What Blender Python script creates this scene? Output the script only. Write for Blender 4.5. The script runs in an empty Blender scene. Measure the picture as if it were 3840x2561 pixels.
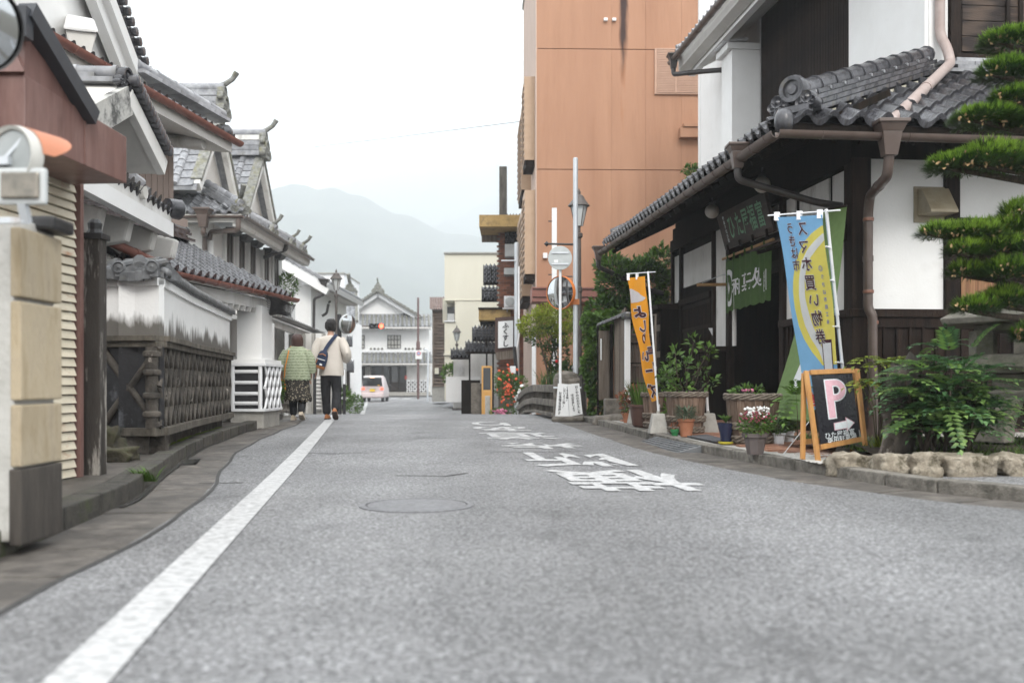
import bpy, bmesh, math, random
from mathutils import Vector, Matrix
from mathutils import noise as mnoise
R = math.radians
random.seed(7)
SC = bpy.context.scene
COL = SC.collection

# ------------------------------------------------------------------ camera
F = 3733.0          # focal length in photo pixels (35 mm lens)
H0 = 0.7            # eye height
cam = bpy.data.cameras.new('camera')
cam.lens = 35.0; cam.sensor_width = 36.0
cam.shift_y = (1440 - 1280.5) / 3840.0
cam.clip_start = 0.1; cam.clip_end = 9000
cam.dof.use_dof = True; cam.dof.focus_distance = 12.0; cam.dof.aperture_fstop = 1.9
co = bpy.data.objects.new('camera', cam); COL.objects.link(co)
co.location = (0, 0, H0); co.rotation_euler = (R(90), 0, 0)
SC.camera = co

# ------------------------------------------------------------------ sky (overcast) and sun
W = bpy.data.worlds.new('World'); SC.world = W; W.use_nodes = True
nt = W.node_tree; nt.nodes.clear()
out = nt.nodes.new('ShaderNodeOutputWorld')
sky = nt.nodes.new('ShaderNodeTexSky'); sky.sky_type = 'NISHITA'; sky.sun_disc = False
sky.sun_elevation = R(38); sky.sun_rotation = R(166); sky.air_density = 1.5; sky.dust_density = 3.0
b1 = nt.nodes.new('ShaderNodeBackground'); b1.inputs[1].default_value = 0.10
nt.links.new(sky.outputs[0], b1.inputs[0])
tc = nt.nodes.new('ShaderNodeTexCoord'); sep = nt.nodes.new('ShaderNodeSeparateXYZ')
nt.links.new(tc.outputs['Generated'], sep.inputs[0])
ramp = nt.nodes.new('ShaderNodeMapRange')          # overcast dome: brighter towards the zenith
ramp.inputs[1].default_value = 0.0; ramp.inputs[2].default_value = 1.0
ramp.inputs[3].default_value = 1.55; ramp.inputs[4].default_value = 2.7
nt.links.new(sep.outputs[2], ramp.inputs[0])
cn = nt.nodes.new('ShaderNodeTexNoise'); cn.inputs['Scale'].default_value = 2.2; cn.inputs['Detail'].default_value = 5
nt.links.new(tc.outputs['Generated'], cn.inputs[0])
cr = nt.nodes.new('ShaderNodeMapRange'); cr.inputs[1].default_value = .3; cr.inputs[2].default_value = .7
cr.inputs[3].default_value = .96; cr.inputs[4].default_value = 1.04
nt.links.new(cn.outputs[0], cr.inputs[0])
mm = nt.nodes.new('ShaderNodeMath'); mm.operation = 'MULTIPLY'
nt.links.new(ramp.outputs[0], mm.inputs[0]); nt.links.new(cr.outputs[0], mm.inputs[1])
b2 = nt.nodes.new('ShaderNodeBackground'); b2.inputs[0].default_value = (.975, .99, 1.0, 1)
nt.links.new(mm.outputs[0], b2.inputs[1])
ms = nt.nodes.new('ShaderNodeMixShader'); ms.inputs[0].default_value = .88
nt.links.new(b1.outputs[0], ms.inputs[1]); nt.links.new(b2.outputs[0], ms.inputs[2])
nt.links.new(ms.outputs[0], out.inputs[0])
sl = bpy.data.lights.new('sun', 'SUN'); sl.energy = 1.5; sl.angle = R(20); sl.color = (1, .96, .9)
so = bpy.data.objects.new('sun', sl); COL.objects.link(so)
so.rotation_euler = (R(52), 0, R(14)); so.location = (0, 0, 30)
vs = SC.view_settings
vs.view_transform = 'Standard'; vs.look = 'None'; vs.gamma = 1; vs.exposure = 0.3; vs.use_curve_mapping = False
cy = SC.cycles
cy.use_denoising = True
cy.max_bounces = 5; cy.diffuse_bounces = 2; cy.glossy_bounces = 2; cy.transmission_bounces = 4; cy.transparent_max_bounces = 8
cy.volume_bounces = 3; cy.caustics_reflective = False; cy.caustics_refractive = False

# ------------------------------------------------------------------ helpers
def P(px, py, d):
    return Vector(((px - 1920) * d / F, d, H0 - (py - 1440) * d / F))
def V(*a): return Vector(a)
def ss(t): t = max(0, min(1, t)); return t * t * (3 - 2 * t)
def zg(y):
    z = .08 * ss((y - 7) / 12)
    z -= .56 * ss((y - 20) / 10)
    return z

MATS = {}
def mat(name, col, col2=None, scale=8, rough=.7, bump=0, bscale=None, metal=0, detail=4, rnd=0, island=0, spec=None,
        dirt=None, dcol=(.03, .028, .025), dscale=3, stretch=None, trans=0, coords='Object', wave=None, emis=0, alpha=None, coat=0, rough2=None):
    """procedural material: two colours mixed by noise, per-object / per-island variation, stains, bump"""
    if name in MATS: return MATS[name]
    m = bpy.data.materials.new(name); m.use_nodes = True
    t = m.node_tree; N = t.nodes; L = t.links
    bs = N['Principled BSDF']
    bs.inputs['Roughness'].default_value = rough; bs.inputs['Metallic'].default_value = metal
    if spec is not None: bs.inputs['Specular IOR Level'].default_value = spec
    if coat: bs.inputs['Coat Weight'].default_value = coat; bs.inputs['Coat Roughness'].default_value = .1
    tcn = N.new('ShaderNodeTexCoord'); src = tcn.outputs[coords]
    if coords == 'World':
        pass
    mp = N.new('ShaderNodeMapping'); L.new(src, mp.inputs[0])
    if stretch: mp.inputs['Scale'].default_value = stretch
    no = N.new('ShaderNodeTexNoise'); no.inputs['Scale'].default_value = scale; no.inputs['Detail'].default_value = detail
    no.inputs['Roughness'].default_value = .62
    L.new(mp.outputs[0], no.inputs[0])
    c1 = (*col, 1); c2 = (*(col2 or col), 1)
    rp = N.new('ShaderNodeValToRGB'); rp.color_ramp.elements[0].position = .33; rp.color_ramp.elements[1].position = .68
    rp.color_ramp.elements[0].color = c1; rp.color_ramp.elements[1].color = c2
    fac = no.outputs[0]
    if wave:
        wv = N.new('ShaderNodeTexWave'); wv.inputs['Scale'].default_value = wave; wv.inputs['Distortion'].default_value = 9
        wv.inputs['Detail'].default_value = 3; wv.inputs['Detail Scale'].default_value = 1.2
        L.new(mp.outputs[0], wv.inputs[0]); fac = wv.outputs['Fac']
        rp.color_ramp.elements[0].position = .1; rp.color_ramp.elements[1].position = .95
    L.new(fac, rp.inputs[0]); colout = rp.outputs[0]
    if rnd or island:
        if rnd:
            oi = N.new('ShaderNodeObjectInfo'); rv = oi.outputs['Random']; amt = rnd
        else:
            ge = N.new('ShaderNodeNewGeometry'); rv = ge.outputs['Random Per Island']; amt = island
        mr = N.new('ShaderNodeMapRange'); mr.inputs[3].default_value = 1 - amt; mr.inputs[4].default_value = 1 + amt
        L.new(rv, mr.inputs[0])
        hs = N.new('ShaderNodeHueSaturation'); L.new(mr.outputs[0], hs.inputs['Value']); L.new(colout, hs.inputs['Color'])
        colout = hs.outputs[0]
    if dirt:     # stains: amount, threshold softness
        dn = N.new('ShaderNodeTexNoise'); dn.inputs['Scale'].default_value = dscale; dn.inputs['Detail'].default_value = 6
        dn.inputs['Roughness'].default_value = .7
        L.new(mp.outputs[0], dn.inputs[0])
        dr = N.new('ShaderNodeMapRange'); dr.inputs[1].default_value = dirt[0]; dr.inputs[2].default_value = dirt[1]
        dr.inputs[4].default_value = dirt[2] if len(dirt) > 2 else 1
        L.new(dn.outputs[0], dr.inputs[0])
        mx = N.new('ShaderNodeMixRGB'); mx.inputs[2].default_value = (*dcol, 1)
        L.new(dr.outputs[0], mx.inputs[0]); L.new(colout, mx.inputs[1]); colout = mx.outputs[0]
    L.new(colout, bs.inputs['Base Color'])
    if rough2 is not None:
        rr = N.new('ShaderNodeMapRange'); rr.inputs[1].default_value = .35; rr.inputs[2].default_value = .65
        rr.inputs[3].default_value = rough; rr.inputs[4].default_value = rough2
        L.new(no.outputs[0], rr.inputs[0]); L.new(rr.outputs[0], bs.inputs['Roughness'])
    if bump:
        bn = N.new('ShaderNodeTexNoise'); bn.inputs['Scale'].default_value = bscale or scale * 4; bn.inputs['Detail'].default_value = 4
        L.new(mp.outputs[0], bn.inputs[0])
        bp = N.new('ShaderNodeBump'); bp.inputs['Strength'].default_value = bump; bp.inputs['Distance'].default_value = .02
        L.new(bn.outputs[0], bp.inputs['Height']); L.new(bp.outputs[0], bs.inputs['Normal'])
    if trans:
        tr = N.new('ShaderNodeBsdfTranslucent'); L.new(colout, tr.inputs[0])
        mxs = N.new('ShaderNodeMixShader'); mxs.inputs[0].default_value = trans
        L.new(bs.outputs[0], mxs.inputs[1]); L.new(tr.outputs[0], mxs.inputs[2])
        L.new(mxs.outputs[0], N['Material Output'].inputs[0])
    if emis:
        bs.inputs['Emission Color'].default_value = c1; bs.inputs['Emission Strength'].default_value = emis
    if alpha is not None:
        bs.inputs['Alpha'].default_value = alpha
    MATS[name] = m
    return m

def woff(o):
    v = Vector((0, 0, 0))
    while o is not None:
        v += o.location; o = o.parent
    return v

def link(o, parent=None):
    COL.objects.link(o)
    if parent is not None: o.parent = parent
    return o

def tag(o, label=None, cat=None, group=None, kind=None):
    if label: o['label'] = label
    if cat: o['category'] = cat
    if group: o['group'] = group
    if kind: o['kind'] = kind
    return o

def thing(name, label, cat, loc=(0, 0, 0), group=None):
    o = bpy.data.objects.new(name, None); o.location = loc; o.empty_display_size = .1
    COL.objects.link(o)
    return tag(o, label, cat, group)

class MB:
    """collects shapes in world coordinates, builds ONE mesh object"""
    def __init__(s): s.v = []; s.f = []
    def add(s, vs_, fs_):
        b = len(s.v); s.v += [Vector(v) for v in vs_]; s.f += [tuple(i + b for i in f) for f in fs_]; return s
    def box(s, c, size, rot=None, bev=0):
        x, y, z = size[0] / 2, size[1] / 2, size[2] / 2
        pts = [Vector(p) for p in ((-x, -y, -z), (x, -y, -z), (x, y, -z), (-x, y, -z), (-x, -y, z), (x, -y, z), (x, y, z), (-x, y, z))]
        if rot is not None: pts = [rot @ p for p in pts]
        c = Vector(c)
        return s.add([p + c for p in pts], [(0, 3, 2, 1), (4, 5, 6, 7), (0, 1, 5, 4), (1, 2, 6, 5), (2, 3, 7, 6), (3, 0, 4, 7)])
    def hexa(s, b, t):     # 4 bottom + 4 top points
        return s.add(list(b) + list(t), [(0, 3, 2, 1), (4, 5, 6, 7), (0, 1, 5, 4), (1, 2, 6, 5), (2, 3, 7, 6), (3, 0, 4, 7)])
    def slab(s, pts, vec):  # polygon extruded along a vector
        n = len(pts); vec = Vector(vec)
        a = [Vector(p) for p in pts]; b = [p + vec for p in a]
        fs = [tuple(range(n - 1, -1, -1)), tuple(range(n, 2 * n))] + [(i, (i + 1) % n, (i + 1) % n + n, i + n) for i in range(n)]
        return s.add(a + b, fs)
    def beam(s, p, q, w, h, up=(0, 0, 1)):   # bar p->q, width w sideways, height h along up
        p, q = Vector(p), Vector(q); t = (q - p).normalized(); up = Vector(up)
        if abs(t.dot(up)) > .98: up = Vector((0, 1, 0))
        sd = t.cross(up).normalized(); up = sd.cross(t).normalized()
        a, b = sd * w / 2, up * h / 2
        return s.add([p - a - b, p + a - b, p + a + b, p - a + b, q - a - b, q + a - b, q + a + b, q - a + b],
                     [(0, 1, 2, 3), (7, 6, 5, 4), (0, 4, 5, 1), (1, 5, 6, 2), (2, 6, 7, 3), (3, 7, 4, 0)])
    def tube(s, path, r, n=8, cap=True):
        path = [Vector(p) for p in path]; m = len(path)
        rs = r if isinstance(r, (list, tuple)) else [r] * m
        prev = None; vs_ = []
        for i, p in enumerate(path):
            t = (path[min(i + 1, m - 1)] - path[max(i - 1, 0)]).normalized()
            if prev is None:
                a = Vector((0, 0, 1)) if abs(t.z) < .9 else Vector((1, 0, 0)); u = t.cross(a).normalized()
            else:
                u = (prev - t * prev.dot(t)).normalized()
            prev = u; w = t.cross(u)
            for k in range(n):
                an = 2 * math.pi * k / n
                vs_.append(p + (u * math.cos(an) + w * math.sin(an)) * rs[i])
        fs = [(i * n + k, i * n + (k + 1) % n, (i + 1) * n + (k + 1) % n, (i + 1) * n + k) for i in range(m - 1) for k in range(n)]
        if cap: fs += [tuple(range(n - 1, -1, -1)), tuple((m - 1) * n + k for k in range(n))]
        return s.add(vs_, fs)
    def lathe(s, c, prof, n=16, sx=1, sy=1, axis=None, cap=True):   # prof: (r, z)
        c = Vector(c); vs_ = []
        for r, z in prof:
            for k in range(n):
                a = 2 * math.pi * k / n; p = Vector((r * math.cos(a) * sx, r * math.sin(a) * sy, z))
                if axis is not None: p = axis @ p
                vs_.append(c + p)
        m = len(prof)
        fs = [(i * n + k, i * n + (k + 1) % n, (i + 1) * n + (k + 1) % n, (i + 1) * n + k) for i in range(m - 1) for k in range(n)]
        if cap: fs += [tuple(range(n - 1, -1, -1)), tuple((m - 1) * n + k for k in range(n))]
        return s.add(vs_, fs)
    def loft(s, rings, cap=True):
        n = len(rings[0]); m = len(rings); vs_ = [p for r in rings for p in r]
        fs = [(i * n + k, i * n + (k + 1) % n, (i + 1) * n + (k + 1) % n, (i + 1) * n + k) for i in range(m - 1) for k in range(n)]
        if cap: fs += [tuple(range(n - 1, -1, -1)), tuple((m - 1) * n + k for k in range(n))]
        return s.add(vs_, fs)
    def grid(s, fn, nu, nv):
        vs_ = [fn(i / nu, j / nv) for j in range(nv + 1) for i in range(nu + 1)]
        return s.add(vs_, [(j * (nu + 1) + i, j * (nu + 1) + i + 1, (j + 1) * (nu + 1) + i + 1, (j + 1) * (nu + 1) + i) for j in range(nv) for i in range(nu)])
    def quad(s, a, b, c, d): return s.add([a, b, c, d], [(0, 1, 2, 3)])
    def mesh(s, name, m=None, smooth=False, off=None, bevel=0, fix=False):
        me = bpy.data.meshes.new(name)
        off = off or Vector((0, 0, 0))
        me.from_pydata([v - off for v in s.v], [], s.f)
        if fix or bevel:
            bm = bmesh.new(); bm.from_mesh(me)
            bmesh.ops.recalc_face_normals(bm, faces=bm.faces)
            if bevel:
                bmesh.ops.bevel(bm, geom=[e for e in bm.edges if len(e.link_faces) == 2 and e.calc_face_angle(0) > .5], offset=bevel, segments=2, affect='EDGES', profile=.6)
            bm.to_mesh(me); bm.free()
        if smooth is True: me.polygons.foreach_set('use_smooth', [True] * len(me.polygons))
        elif smooth:
            me.polygons.foreach_set('use_smooth', [True] * len(me.polygons)); me.set_sharp_from_angle(angle=R(smooth))
        if m is not None: me.materials.append(m)
        me.update()
        return me
    def build(s, name, m, parent=None, smooth=False, bevel=0, fix=True, kind=None, loc=None):
        """loc: origin of a top-level object"""
        off = woff(parent) if parent is not None else Vector(loc or (0, 0, 0))
        me = s.mesh(name, m, smooth, off, bevel, fix)
        o = bpy.data.objects.new(name, me); link(o, parent)
        if parent is None: o.location = off
        if kind: o['kind'] = kind
        return o

def put(me, name, M, parent=None):
    """object sharing mesh data, world matrix M (parents carry translation only)"""
    o = bpy.data.objects.new(name, me); COL.objects.link(o)
    if parent is not None:
        o.parent = parent; o.matrix_basis = Matrix.Translation(-woff(parent)) @ M
    else: o.matrix_basis = M
    return o

def frame(o, x, y, z=None):
    """matrix from origin and axis vectors (kept with their lengths)"""
    x, y = Vector(x), Vector(y)
    z = Vector(z) if z is not None else x.cross(y).normalized()
    return Matrix(((x.x, y.x, z.x, o[0]), (x.y, y.y, z.y, o[1]), (x.z, y.z, z.z, o[2]), (0, 0, 0, 1)))

TMP = bpy.data.scenes.new('workbench')      # side scene: shapes are evaluated here without updating the big one
_fc = bpy.data.curves.new('lettering', 'FONT'); _fo = bpy.data.objects.new('lettering', _fc); TMP.collection.objects.link(_fo)
def evaluated_mesh(o):
    vl = TMP.view_layers[0]; vl.update(); return bpy.data.meshes.new_from_object(o.evaluated_get(vl.depsgraph))
_glyph = {}
def glyphs(s, bold=0.0, extr=0.0, sh=0.0):
    k = (s, bold, extr, sh)
    if k not in _glyph:
        _fc.body = s; _fc.offset = bold; _fc.extrude = extr; _fc.resolution_u = 3; _fc.shear = sh
        _fc.update_tag(); _fo.update_tag()
        me = evaluated_mesh(_fo)
        _glyph[k] = ([v.co.copy() for v in me.vertices], [tuple(p.vertices) for p in me.polygons])
        bpy.data.meshes.remove(me)
    return _glyph[k]
def letter(mb, s, o, x, y, bold=0.0, center=True, fn=None, extr=0.0):
    """one character: cell centre o, cell axes x (width) and y (height)"""
    vs_, fs = glyphs(s, bold, extr); o, x, y = Vector(o), Vector(x), Vector(y); n = x.cross(y).normalized()
    pts = [o + x * (v.x - (.5 if center else 0)) + y * (v.y - .37) + n * v.z for v in vs_]
    if fn: pts = [fn(p) for p in pts]
    mb.add(pts, fs)

def finish():
    bpy.data.objects.remove(_fo); bpy.data.curves.remove(_fc); bpy.data.scenes.remove(TMP)
# ------------------------------------------------------------------ shared materials
M_asph = mat('asphalt', (.065, .065, .067), (.29, .29, .295), 62, .6, .8, 90, detail=2.5, dirt=(.42, .75, .4), dcol=(.22, .218, .215), dscale=.45)
M_gut = mat('gutter_concrete', (.06, .052, .045), (.155, .138, .12), 9, .6, .4, 60, dirt=(.46, .62, .8), dcol=(.045, .04, .035), dscale=2.5, rnd=.15)
M_kerb = mat('kerb_concrete', (.11, .10, .085), (.24, .22, .19), 14, .8, .5, 70, dirt=(.5, .66, .8), dcol=(.045, .042, .032), dscale=4, rnd=.15)
M_kerbd = mat('dark_kerb_concrete', (.03, .028, .024), (.085, .076, .062), 12, .7, .5, 60, dirt=(.55, .7, .8), dcol=(.05, .07, .012), dscale=5, rnd=.2)
M_paint = mat('road_paint', (.45, .45, .45), (.60, .60, .595), 40, .65, .3, 120, dirt=(.45, .60, .7), dcol=(.21, .21, .21), dscale=17, stretch=(1, 1.8, 1))
M_soil = mat('ground_soil', (.07, .065, .055), (.15, .14, .12), 3, .9, .4, 30)
M_pave = mat('old_pavement', (.06, .052, .045), (.13, .115, .10), 5, .6, .4, 40, dirt=(.5, .65, .6), dcol=(.03, .03, .02), dscale=2)
M_terra = mat('terrace_tile', (.26, .12, .075), (.36, .19, .125), 12, .55, .2, 50, rnd=.2)
M_grout = mat('terrace_grout', (.22, .17, .14), (.28, .22, .18), 20, .8)
M_plaster = mat('white_plaster', (.80, .795, .78), (.85, .85, .84), 2.5, .8, .12, 40, dirt=(.60, .85, .35), dcol=(.45, .43, .40), dscale=1.3)
M_plaster_s = mat('stained_plaster', (.66, .645, .61), (.78, .77, .75), 3, .8, .15, 40, dirt=(.54, .74, .75), dcol=(.22, .20, .175), dscale=2.6, stretch=(1, 1, .35))
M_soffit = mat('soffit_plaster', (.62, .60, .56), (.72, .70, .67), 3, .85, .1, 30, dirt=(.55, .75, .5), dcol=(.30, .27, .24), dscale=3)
M_beige = mat('beige_panel', (.30, .235, .205), (.34, .27, .235), 2, .7)
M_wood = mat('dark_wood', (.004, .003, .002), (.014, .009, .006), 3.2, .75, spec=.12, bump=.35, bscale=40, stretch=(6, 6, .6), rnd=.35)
M_wood2 = mat('brown_wood', (.007, .004, .003), (.027, .016, .011), 4, .7, .35, 40, stretch=(5, 5, .5), rnd=.3, dirt=(.6, .8, .6), dcol=(.085, .06, .045), dscale=7, spec=.18)
M_grain = mat('grained_wood', (.014, .008, .006), (.075, .05, .036), 3, .6, .3, 40, stretch=(.35, .35, 3.2), wave=1.1, rnd=.3, spec=.3)
M_wgrey = mat('weathered_wood', (.10, .075, .055), (.24, .195, .155), 3, .8, .4, 40, stretch=(8, 8, .5), rnd=.25)
M_tile = mat('roof_tile', (.025, .025, .029), (.10, .10, .11), 7, .22, .15, 30, rnd=.35, dirt=(.56, .72, .6), dcol=(.10, .085, .05), dscale=5)
M_tile_l = mat('pale_roof_tile', (.17, .175, .19), (.34, .345, .36), 5, .42, .15, 30, rnd=.3, dirt=(.58, .75, .6), dcol=(.13, .12, .09), dscale=4)
M_tile_m = mat('mossy_ridge_tile', (.10, .10, .09), (.26, .26, .24), 8, .7, .3, 30, dirt=(.5, .68, .75), dcol=(.17, .16, .06), dscale=5, rnd=.2)
M_mort = mat('roof_mortar', (.45, .42, .33), (.62, .59, .5), 10, .9, .5, 30, dirt=(.5, .7, .6), dcol=(.16, .14, .06), dscale=8)
M_gutter = mat('brown_gutter', (.085, .06, .05), (.115, .085, .072), 6, .38, .05)
M_gutr = mat('red_brown_gutter', (.20, .075, .055), (.26, .11, .085), 5, .45, .05)
M_pinkpipe = mat('faded_pipe', (.33, .255, .23), (.40, .33, .305), 5, .5)
M_dpipe = mat('dark_pipe', (.03, .025, .024), (.05, .042, .04), 5, .4)
M_iron = mat('black_iron', (.012, .012, .013), (.03, .03, .032), 10, .5)
M_galv = mat('galvanised_steel', (.50, .53, .56), (.62, .65, .68), 6, .45, metal=.25, dirt=(.62, .75, .8), dcol=(.28, .15, .07), dscale=6, stretch=(1, 1, .3))
M_white = mat('white_paint', (.74, .75, .76), (.82, .82, .83), 4, .4)
M_conc = mat('concrete', (.30, .29, .265), (.44, .42, .385), 8, .85, .35, 50, dirt=(.55, .72, .6), dcol=(.17, .16, .13), dscale=4)
M_stone = mat('old_stone', (.085, .075, .062), (.22, .195, .165), 6, .85, .5, 40, dirt=(.52, .68, .7), dcol=(.05, .046, .034), dscale=5, rnd=.15)
M_glass = mat('dark_glass', (.02, .022, .024), rough=.08, spec=.6)
M_black = mat('ink', (.012, .011, .012), rough=.7)

t = M_asph.node_tree; N, L = t.nodes, t.links; bs = N['Principled BSDF']; old = bs.inputs['Base Color'].links[0].from_socket
tc = N.new('ShaderNodeTexCoord')
def agg(scale, lo, hi, p0, p1):      # stones of the wearing course
    vo = N.new('ShaderNodeTexVoronoi'); vo.inputs['Scale'].default_value = scale; L.new(tc.outputs['Object'], vo.inputs[0])
    sp = N.new('ShaderNodeSeparateColor'); L.new(vo.outputs['Color'], sp.inputs[0])
    mr = N.new('ShaderNodeMapRange'); L.new(sp.outputs[0], mr.inputs[0]); mr.inputs[1].default_value = p0; mr.inputs[2].default_value = p1; mr.inputs[3].default_value = lo; mr.inputs[4].default_value = hi
    return mr.outputs[0]
def mulc(col, fac):
    m_ = N.new('ShaderNodeMixRGB'); m_.blend_type = 'MULTIPLY'; m_.inputs[0].default_value = 1; L.new(col, m_.inputs[1]); L.new(fac, m_.inputs[2]); return m_.outputs[0]
def worn(scale, st_, lo, hi, a, b, det=5):
    mp = N.new('ShaderNodeMapping'); mp.inputs['Scale'].default_value = st_; mp.inputs['Rotation'].default_value = (0, 0, -.14); L.new(tc.outputs['Object'], mp.inputs[0])
    no = N.new('ShaderNodeTexNoise'); no.inputs['Scale'].default_value = scale; no.inputs['Detail'].default_value = det; L.new(mp.outputs[0], no.inputs[0])
    mr = N.new('ShaderNodeMapRange'); L.new(no.outputs[0], mr.inputs[0]); mr.inputs[1].default_value = a; mr.inputs[2].default_value = b; mr.inputs[3].default_value = lo; mr.inputs[4].default_value = hi
    return mr.outputs[0]
c_ = mulc(old, agg(66, .68, 1.5, .1, .95)); c_ = mulc(c_, agg(150, .75, 1.3, 0, 1))
c_ = mulc(c_, worn(1.0, (1.1, .07, 1), .80, 1.16, .32, .68))      # tyre tracks along the lane
c_ = mulc(c_, worn(.7, (1, 1, 1), .84, 1.12, .35, .62, 7))        # patches
c_ = mulc(c_, worn(2.6, (1, .55, 1), .78, 1.0, .30, .40, 6))      # small oil and damp spots
L.new(c_, bs.inputs['Base Color'])

# ------------------------------------------------------------------ ground, road, kerbs
def poly_at(pts, y):
    for (x0, y0), (x1, y1) in zip(pts, pts[1:]):
        if y <= y1 or (x1, y1) == pts[-1]:
            t = (y - y0) / (y1 - y0); return x0 + (x1 - x0) * t
KL = [(-1.8, -3), (-1.9, 1), (-2.06, 4.0), (-2.28, 5.9), (-2.6, 7.3), (-3.05, 9.2), (-3.33, 10.8), (-3.58, 13), (-3.85, 16), (-4.2, 18.5), (-4.75, 22), (-6.9, 40), (-8.9, 55), (-11.4, 72), (-12.2, 78)]
KR = [(7.5, -3), (6.0, 1), (4.4, 4.2), (3.45, 5.3), (2.7, 6.45), (2.2, 8.43), (1.85, 10.2), (1.52, 13.5), (1.18, 17), (1.0, 19), (.75, 22), (-.4, 40), (-2.7, 66), (-3.3, 78)]
ys = [-3, 0, 2, 3, 4, 5, 6, 7] + [7.5 + .5 * i for i in range(48)] + [32, 34, 37, 40, 45, 50, 55, 60, 66, 72, 78]
g = MB()
gy = [-40] + ys + [100, 200, 500, 1200, 2700]
vsx = [-2700, -400, -60, -20, -10, -5, 0, 5, 10, 20, 60, 400, 2700]
g.add([(x, y, zg(y) - .03) for y in gy for x in vsx], [(j * 13 + i, j * 13 + i + 1, (j + 1) * 13 + i + 1, (j + 1) * 13 + i) for j in range(len(gy) - 1) for i in range(12)])
tag(g.build('ground', M_soil, fix=False), kind='structure')
rd = MB()
LA = lambda y: poly_at(KL, y) + (.42 if y < 19 else .1)
RA = lambda y: poly_at(KR, y) - (.48 if y < 19 else .1)
n = 9
rd.add([(LA(y) + (RA(y) - LA(y)) * i / 8, y, zg(y)) for y in ys for i in range(n)], [(j * n + i, j * n + i + 1, (j + 1) * n + i + 1, (j + 1) * n + i) for j in range(len(ys) - 1) for i in range(n - 1)])
rd.add([(-80, 78, zg(78)), (60, 78, zg(78)), (60, 91, zg(91)), (-80, 91, zg(91))], [(0, 1, 2, 3)])
tag(rd.build('road', M_asph, fix=False), kind='structure')

def run_along(pts, y0, y1, step):
    """sample a polyline by arc length"""
    res = []; y = y0
    while y < y1:
        x = poly_at(pts, y); x2 = poly_at(pts, y + .05); l = math.hypot(x2 - x, .05)
        res.append((x, y)); y += step * .05 / l
    return res
def blocks(name, piece, pts, y0, y1, step, prof, m, gap=.008, jitter=.004):
    """row of blocks along a polyline; prof(x0,x1) -> (inner offset, outer offset, z bottom, z top)"""
    root = bpy.data.objects.new(name, None); COL.objects.link(root); root['kind'] = 'structure'
    rr = run_along(pts, y0, y1, step)
    for (xa, ya), (xb, yb) in zip(rr, rr[1:]):
        a = Vector((xa, ya, 0)); b = Vector((xb, yb, 0)); t = (b - a).normalized(); nrm = Vector((t.y, -t.x, 0))
        a += t * gap; b -= t * gap; dz = random.uniform(-jitter, jitter)
        o0, o1, zb, zt = prof
        lo = [a + nrm * o0, a + nrm * o1, b + nrm * o1, b + nrm * o0]
        bot = [p + Vector((0, 0, zg(p.y) + zb)) for p in lo]; top = [p + Vector((0, 0, zg(p.y) + zt + dz)) for p in lo]
        MB().hexa(bot, top).build(piece, m, root, bevel=.012)
    return root
blocks('gutter_left', 'gutter_slab', KL, 1.2, 18.6, .6, (0, .43, -.1, .002), M_gut)
blocks('gutter_right', 'gutter_slab', KR, 3.6, 18.6, .6, (-.49, 0, -.1, .002), M_gut)
blocks('kerb_left', 'kerb_stone', KL, 1.2, 18.3, .6, (-.16, 0, -.1, .11), M_kerbd)
blocks('kerb_right', 'kerb_stone', KR, 5.9, 17.4, .6, (0, .14, -.1, .085), M_kerb)
blocks('kerb_far_left', 'kerb_stone', KL, 33, 74, 2.0, (-.2, 0, -.2, .12), M_kerb)
blocks('kerb_far_right', 'kerb_stone', KR, 33, 74, 2.0, (0, .2, -.2, .12), M_kerb)
# pavement behind the left kerb, terrace and parking apron on the right
pv = MB(); yl = [1 + .5 * i for i in range(36)]
pv.add([p for y in yl for p in ((poly_at(KL, y) - .15, y, zg(y) + .085), (-7, y, zg(y) + .09))], [(2 * i, 2 * i + 1, 2 * i + 3, 2 * i + 2) for i in range(len(yl) - 1)])
tag(pv.build('pavement_left', M_pave, fix=False), kind='structure')
tv = MB(); yl = [7.7 + .4 * i for i in range(25)]
tv.add([p for y in yl for p in ((poly_at(KR, y) + .13, y, zg(y) + .07), (5.5, y, zg(y) + .07))], [(2 * i, 2 * i + 1, 2 * i + 3, 2 * i + 2) for i in range(len(yl) - 1)])
tag(tv.build('terrace', M_conc, fix=False), kind='structure')
terr = bpy.data.objects['terrace']
tt = MB().box((0, 0, 0), (.292, .142, .03)).mesh('terrace_tile', M_terra, fix=True)
cnt = 0
for j in range(64):
    for i in range(9):
        y = 8.35 + .15 * j; x0 = poly_at(KR, y) + .3; x = x0 + .16 + .3 * i + (.15 if j % 2 else 0)
        if x < 3.9 - .105 * (y - 11) - .1 and y < 17.2 and cnt < 300:
            cnt += 1
            put(tt, 'paving_tile', Matrix.Translation((x, y, zg(y) + .0735 + random.uniform(0, .003))) @ Matrix.Rotation(R(6), 4, 'Z'), terr)
ap = MB()
ap.add([(3.2, 5.75, .012), (9, 5.2, .012), (9, 7.9, .04), (2.42, 7.9, .04)], [(0, 1, 2, 3)])
ap.add([(4.3, 4.4, .006), (9, 3.4, .006), (9, 5.2, .012), (3.2, 5.75, .012)], [(0, 1, 2, 3)])
tag(ap.build('parking_apron', M_asph, fix=False), kind='structure')
gr = thing('drain_grating', 'galvanised drain grating let into the asphalt in front of the border stones', 'grating', (5.0, 6.35, .02))
MB().beam((3.5, 6.37, .03), (7.5, 6.37, .03), .012, .03).build('bar', M_galv, gr)
MB().beam((3.5, 6.63, .03), (7.5, 6.63, .03), .012, .03).build('bar', M_galv, gr)
br = MB().beam((0, -.13, 0), (0, .13, 0), .012, .025).mesh('cross_bar', M_galv, fix=True)
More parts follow.
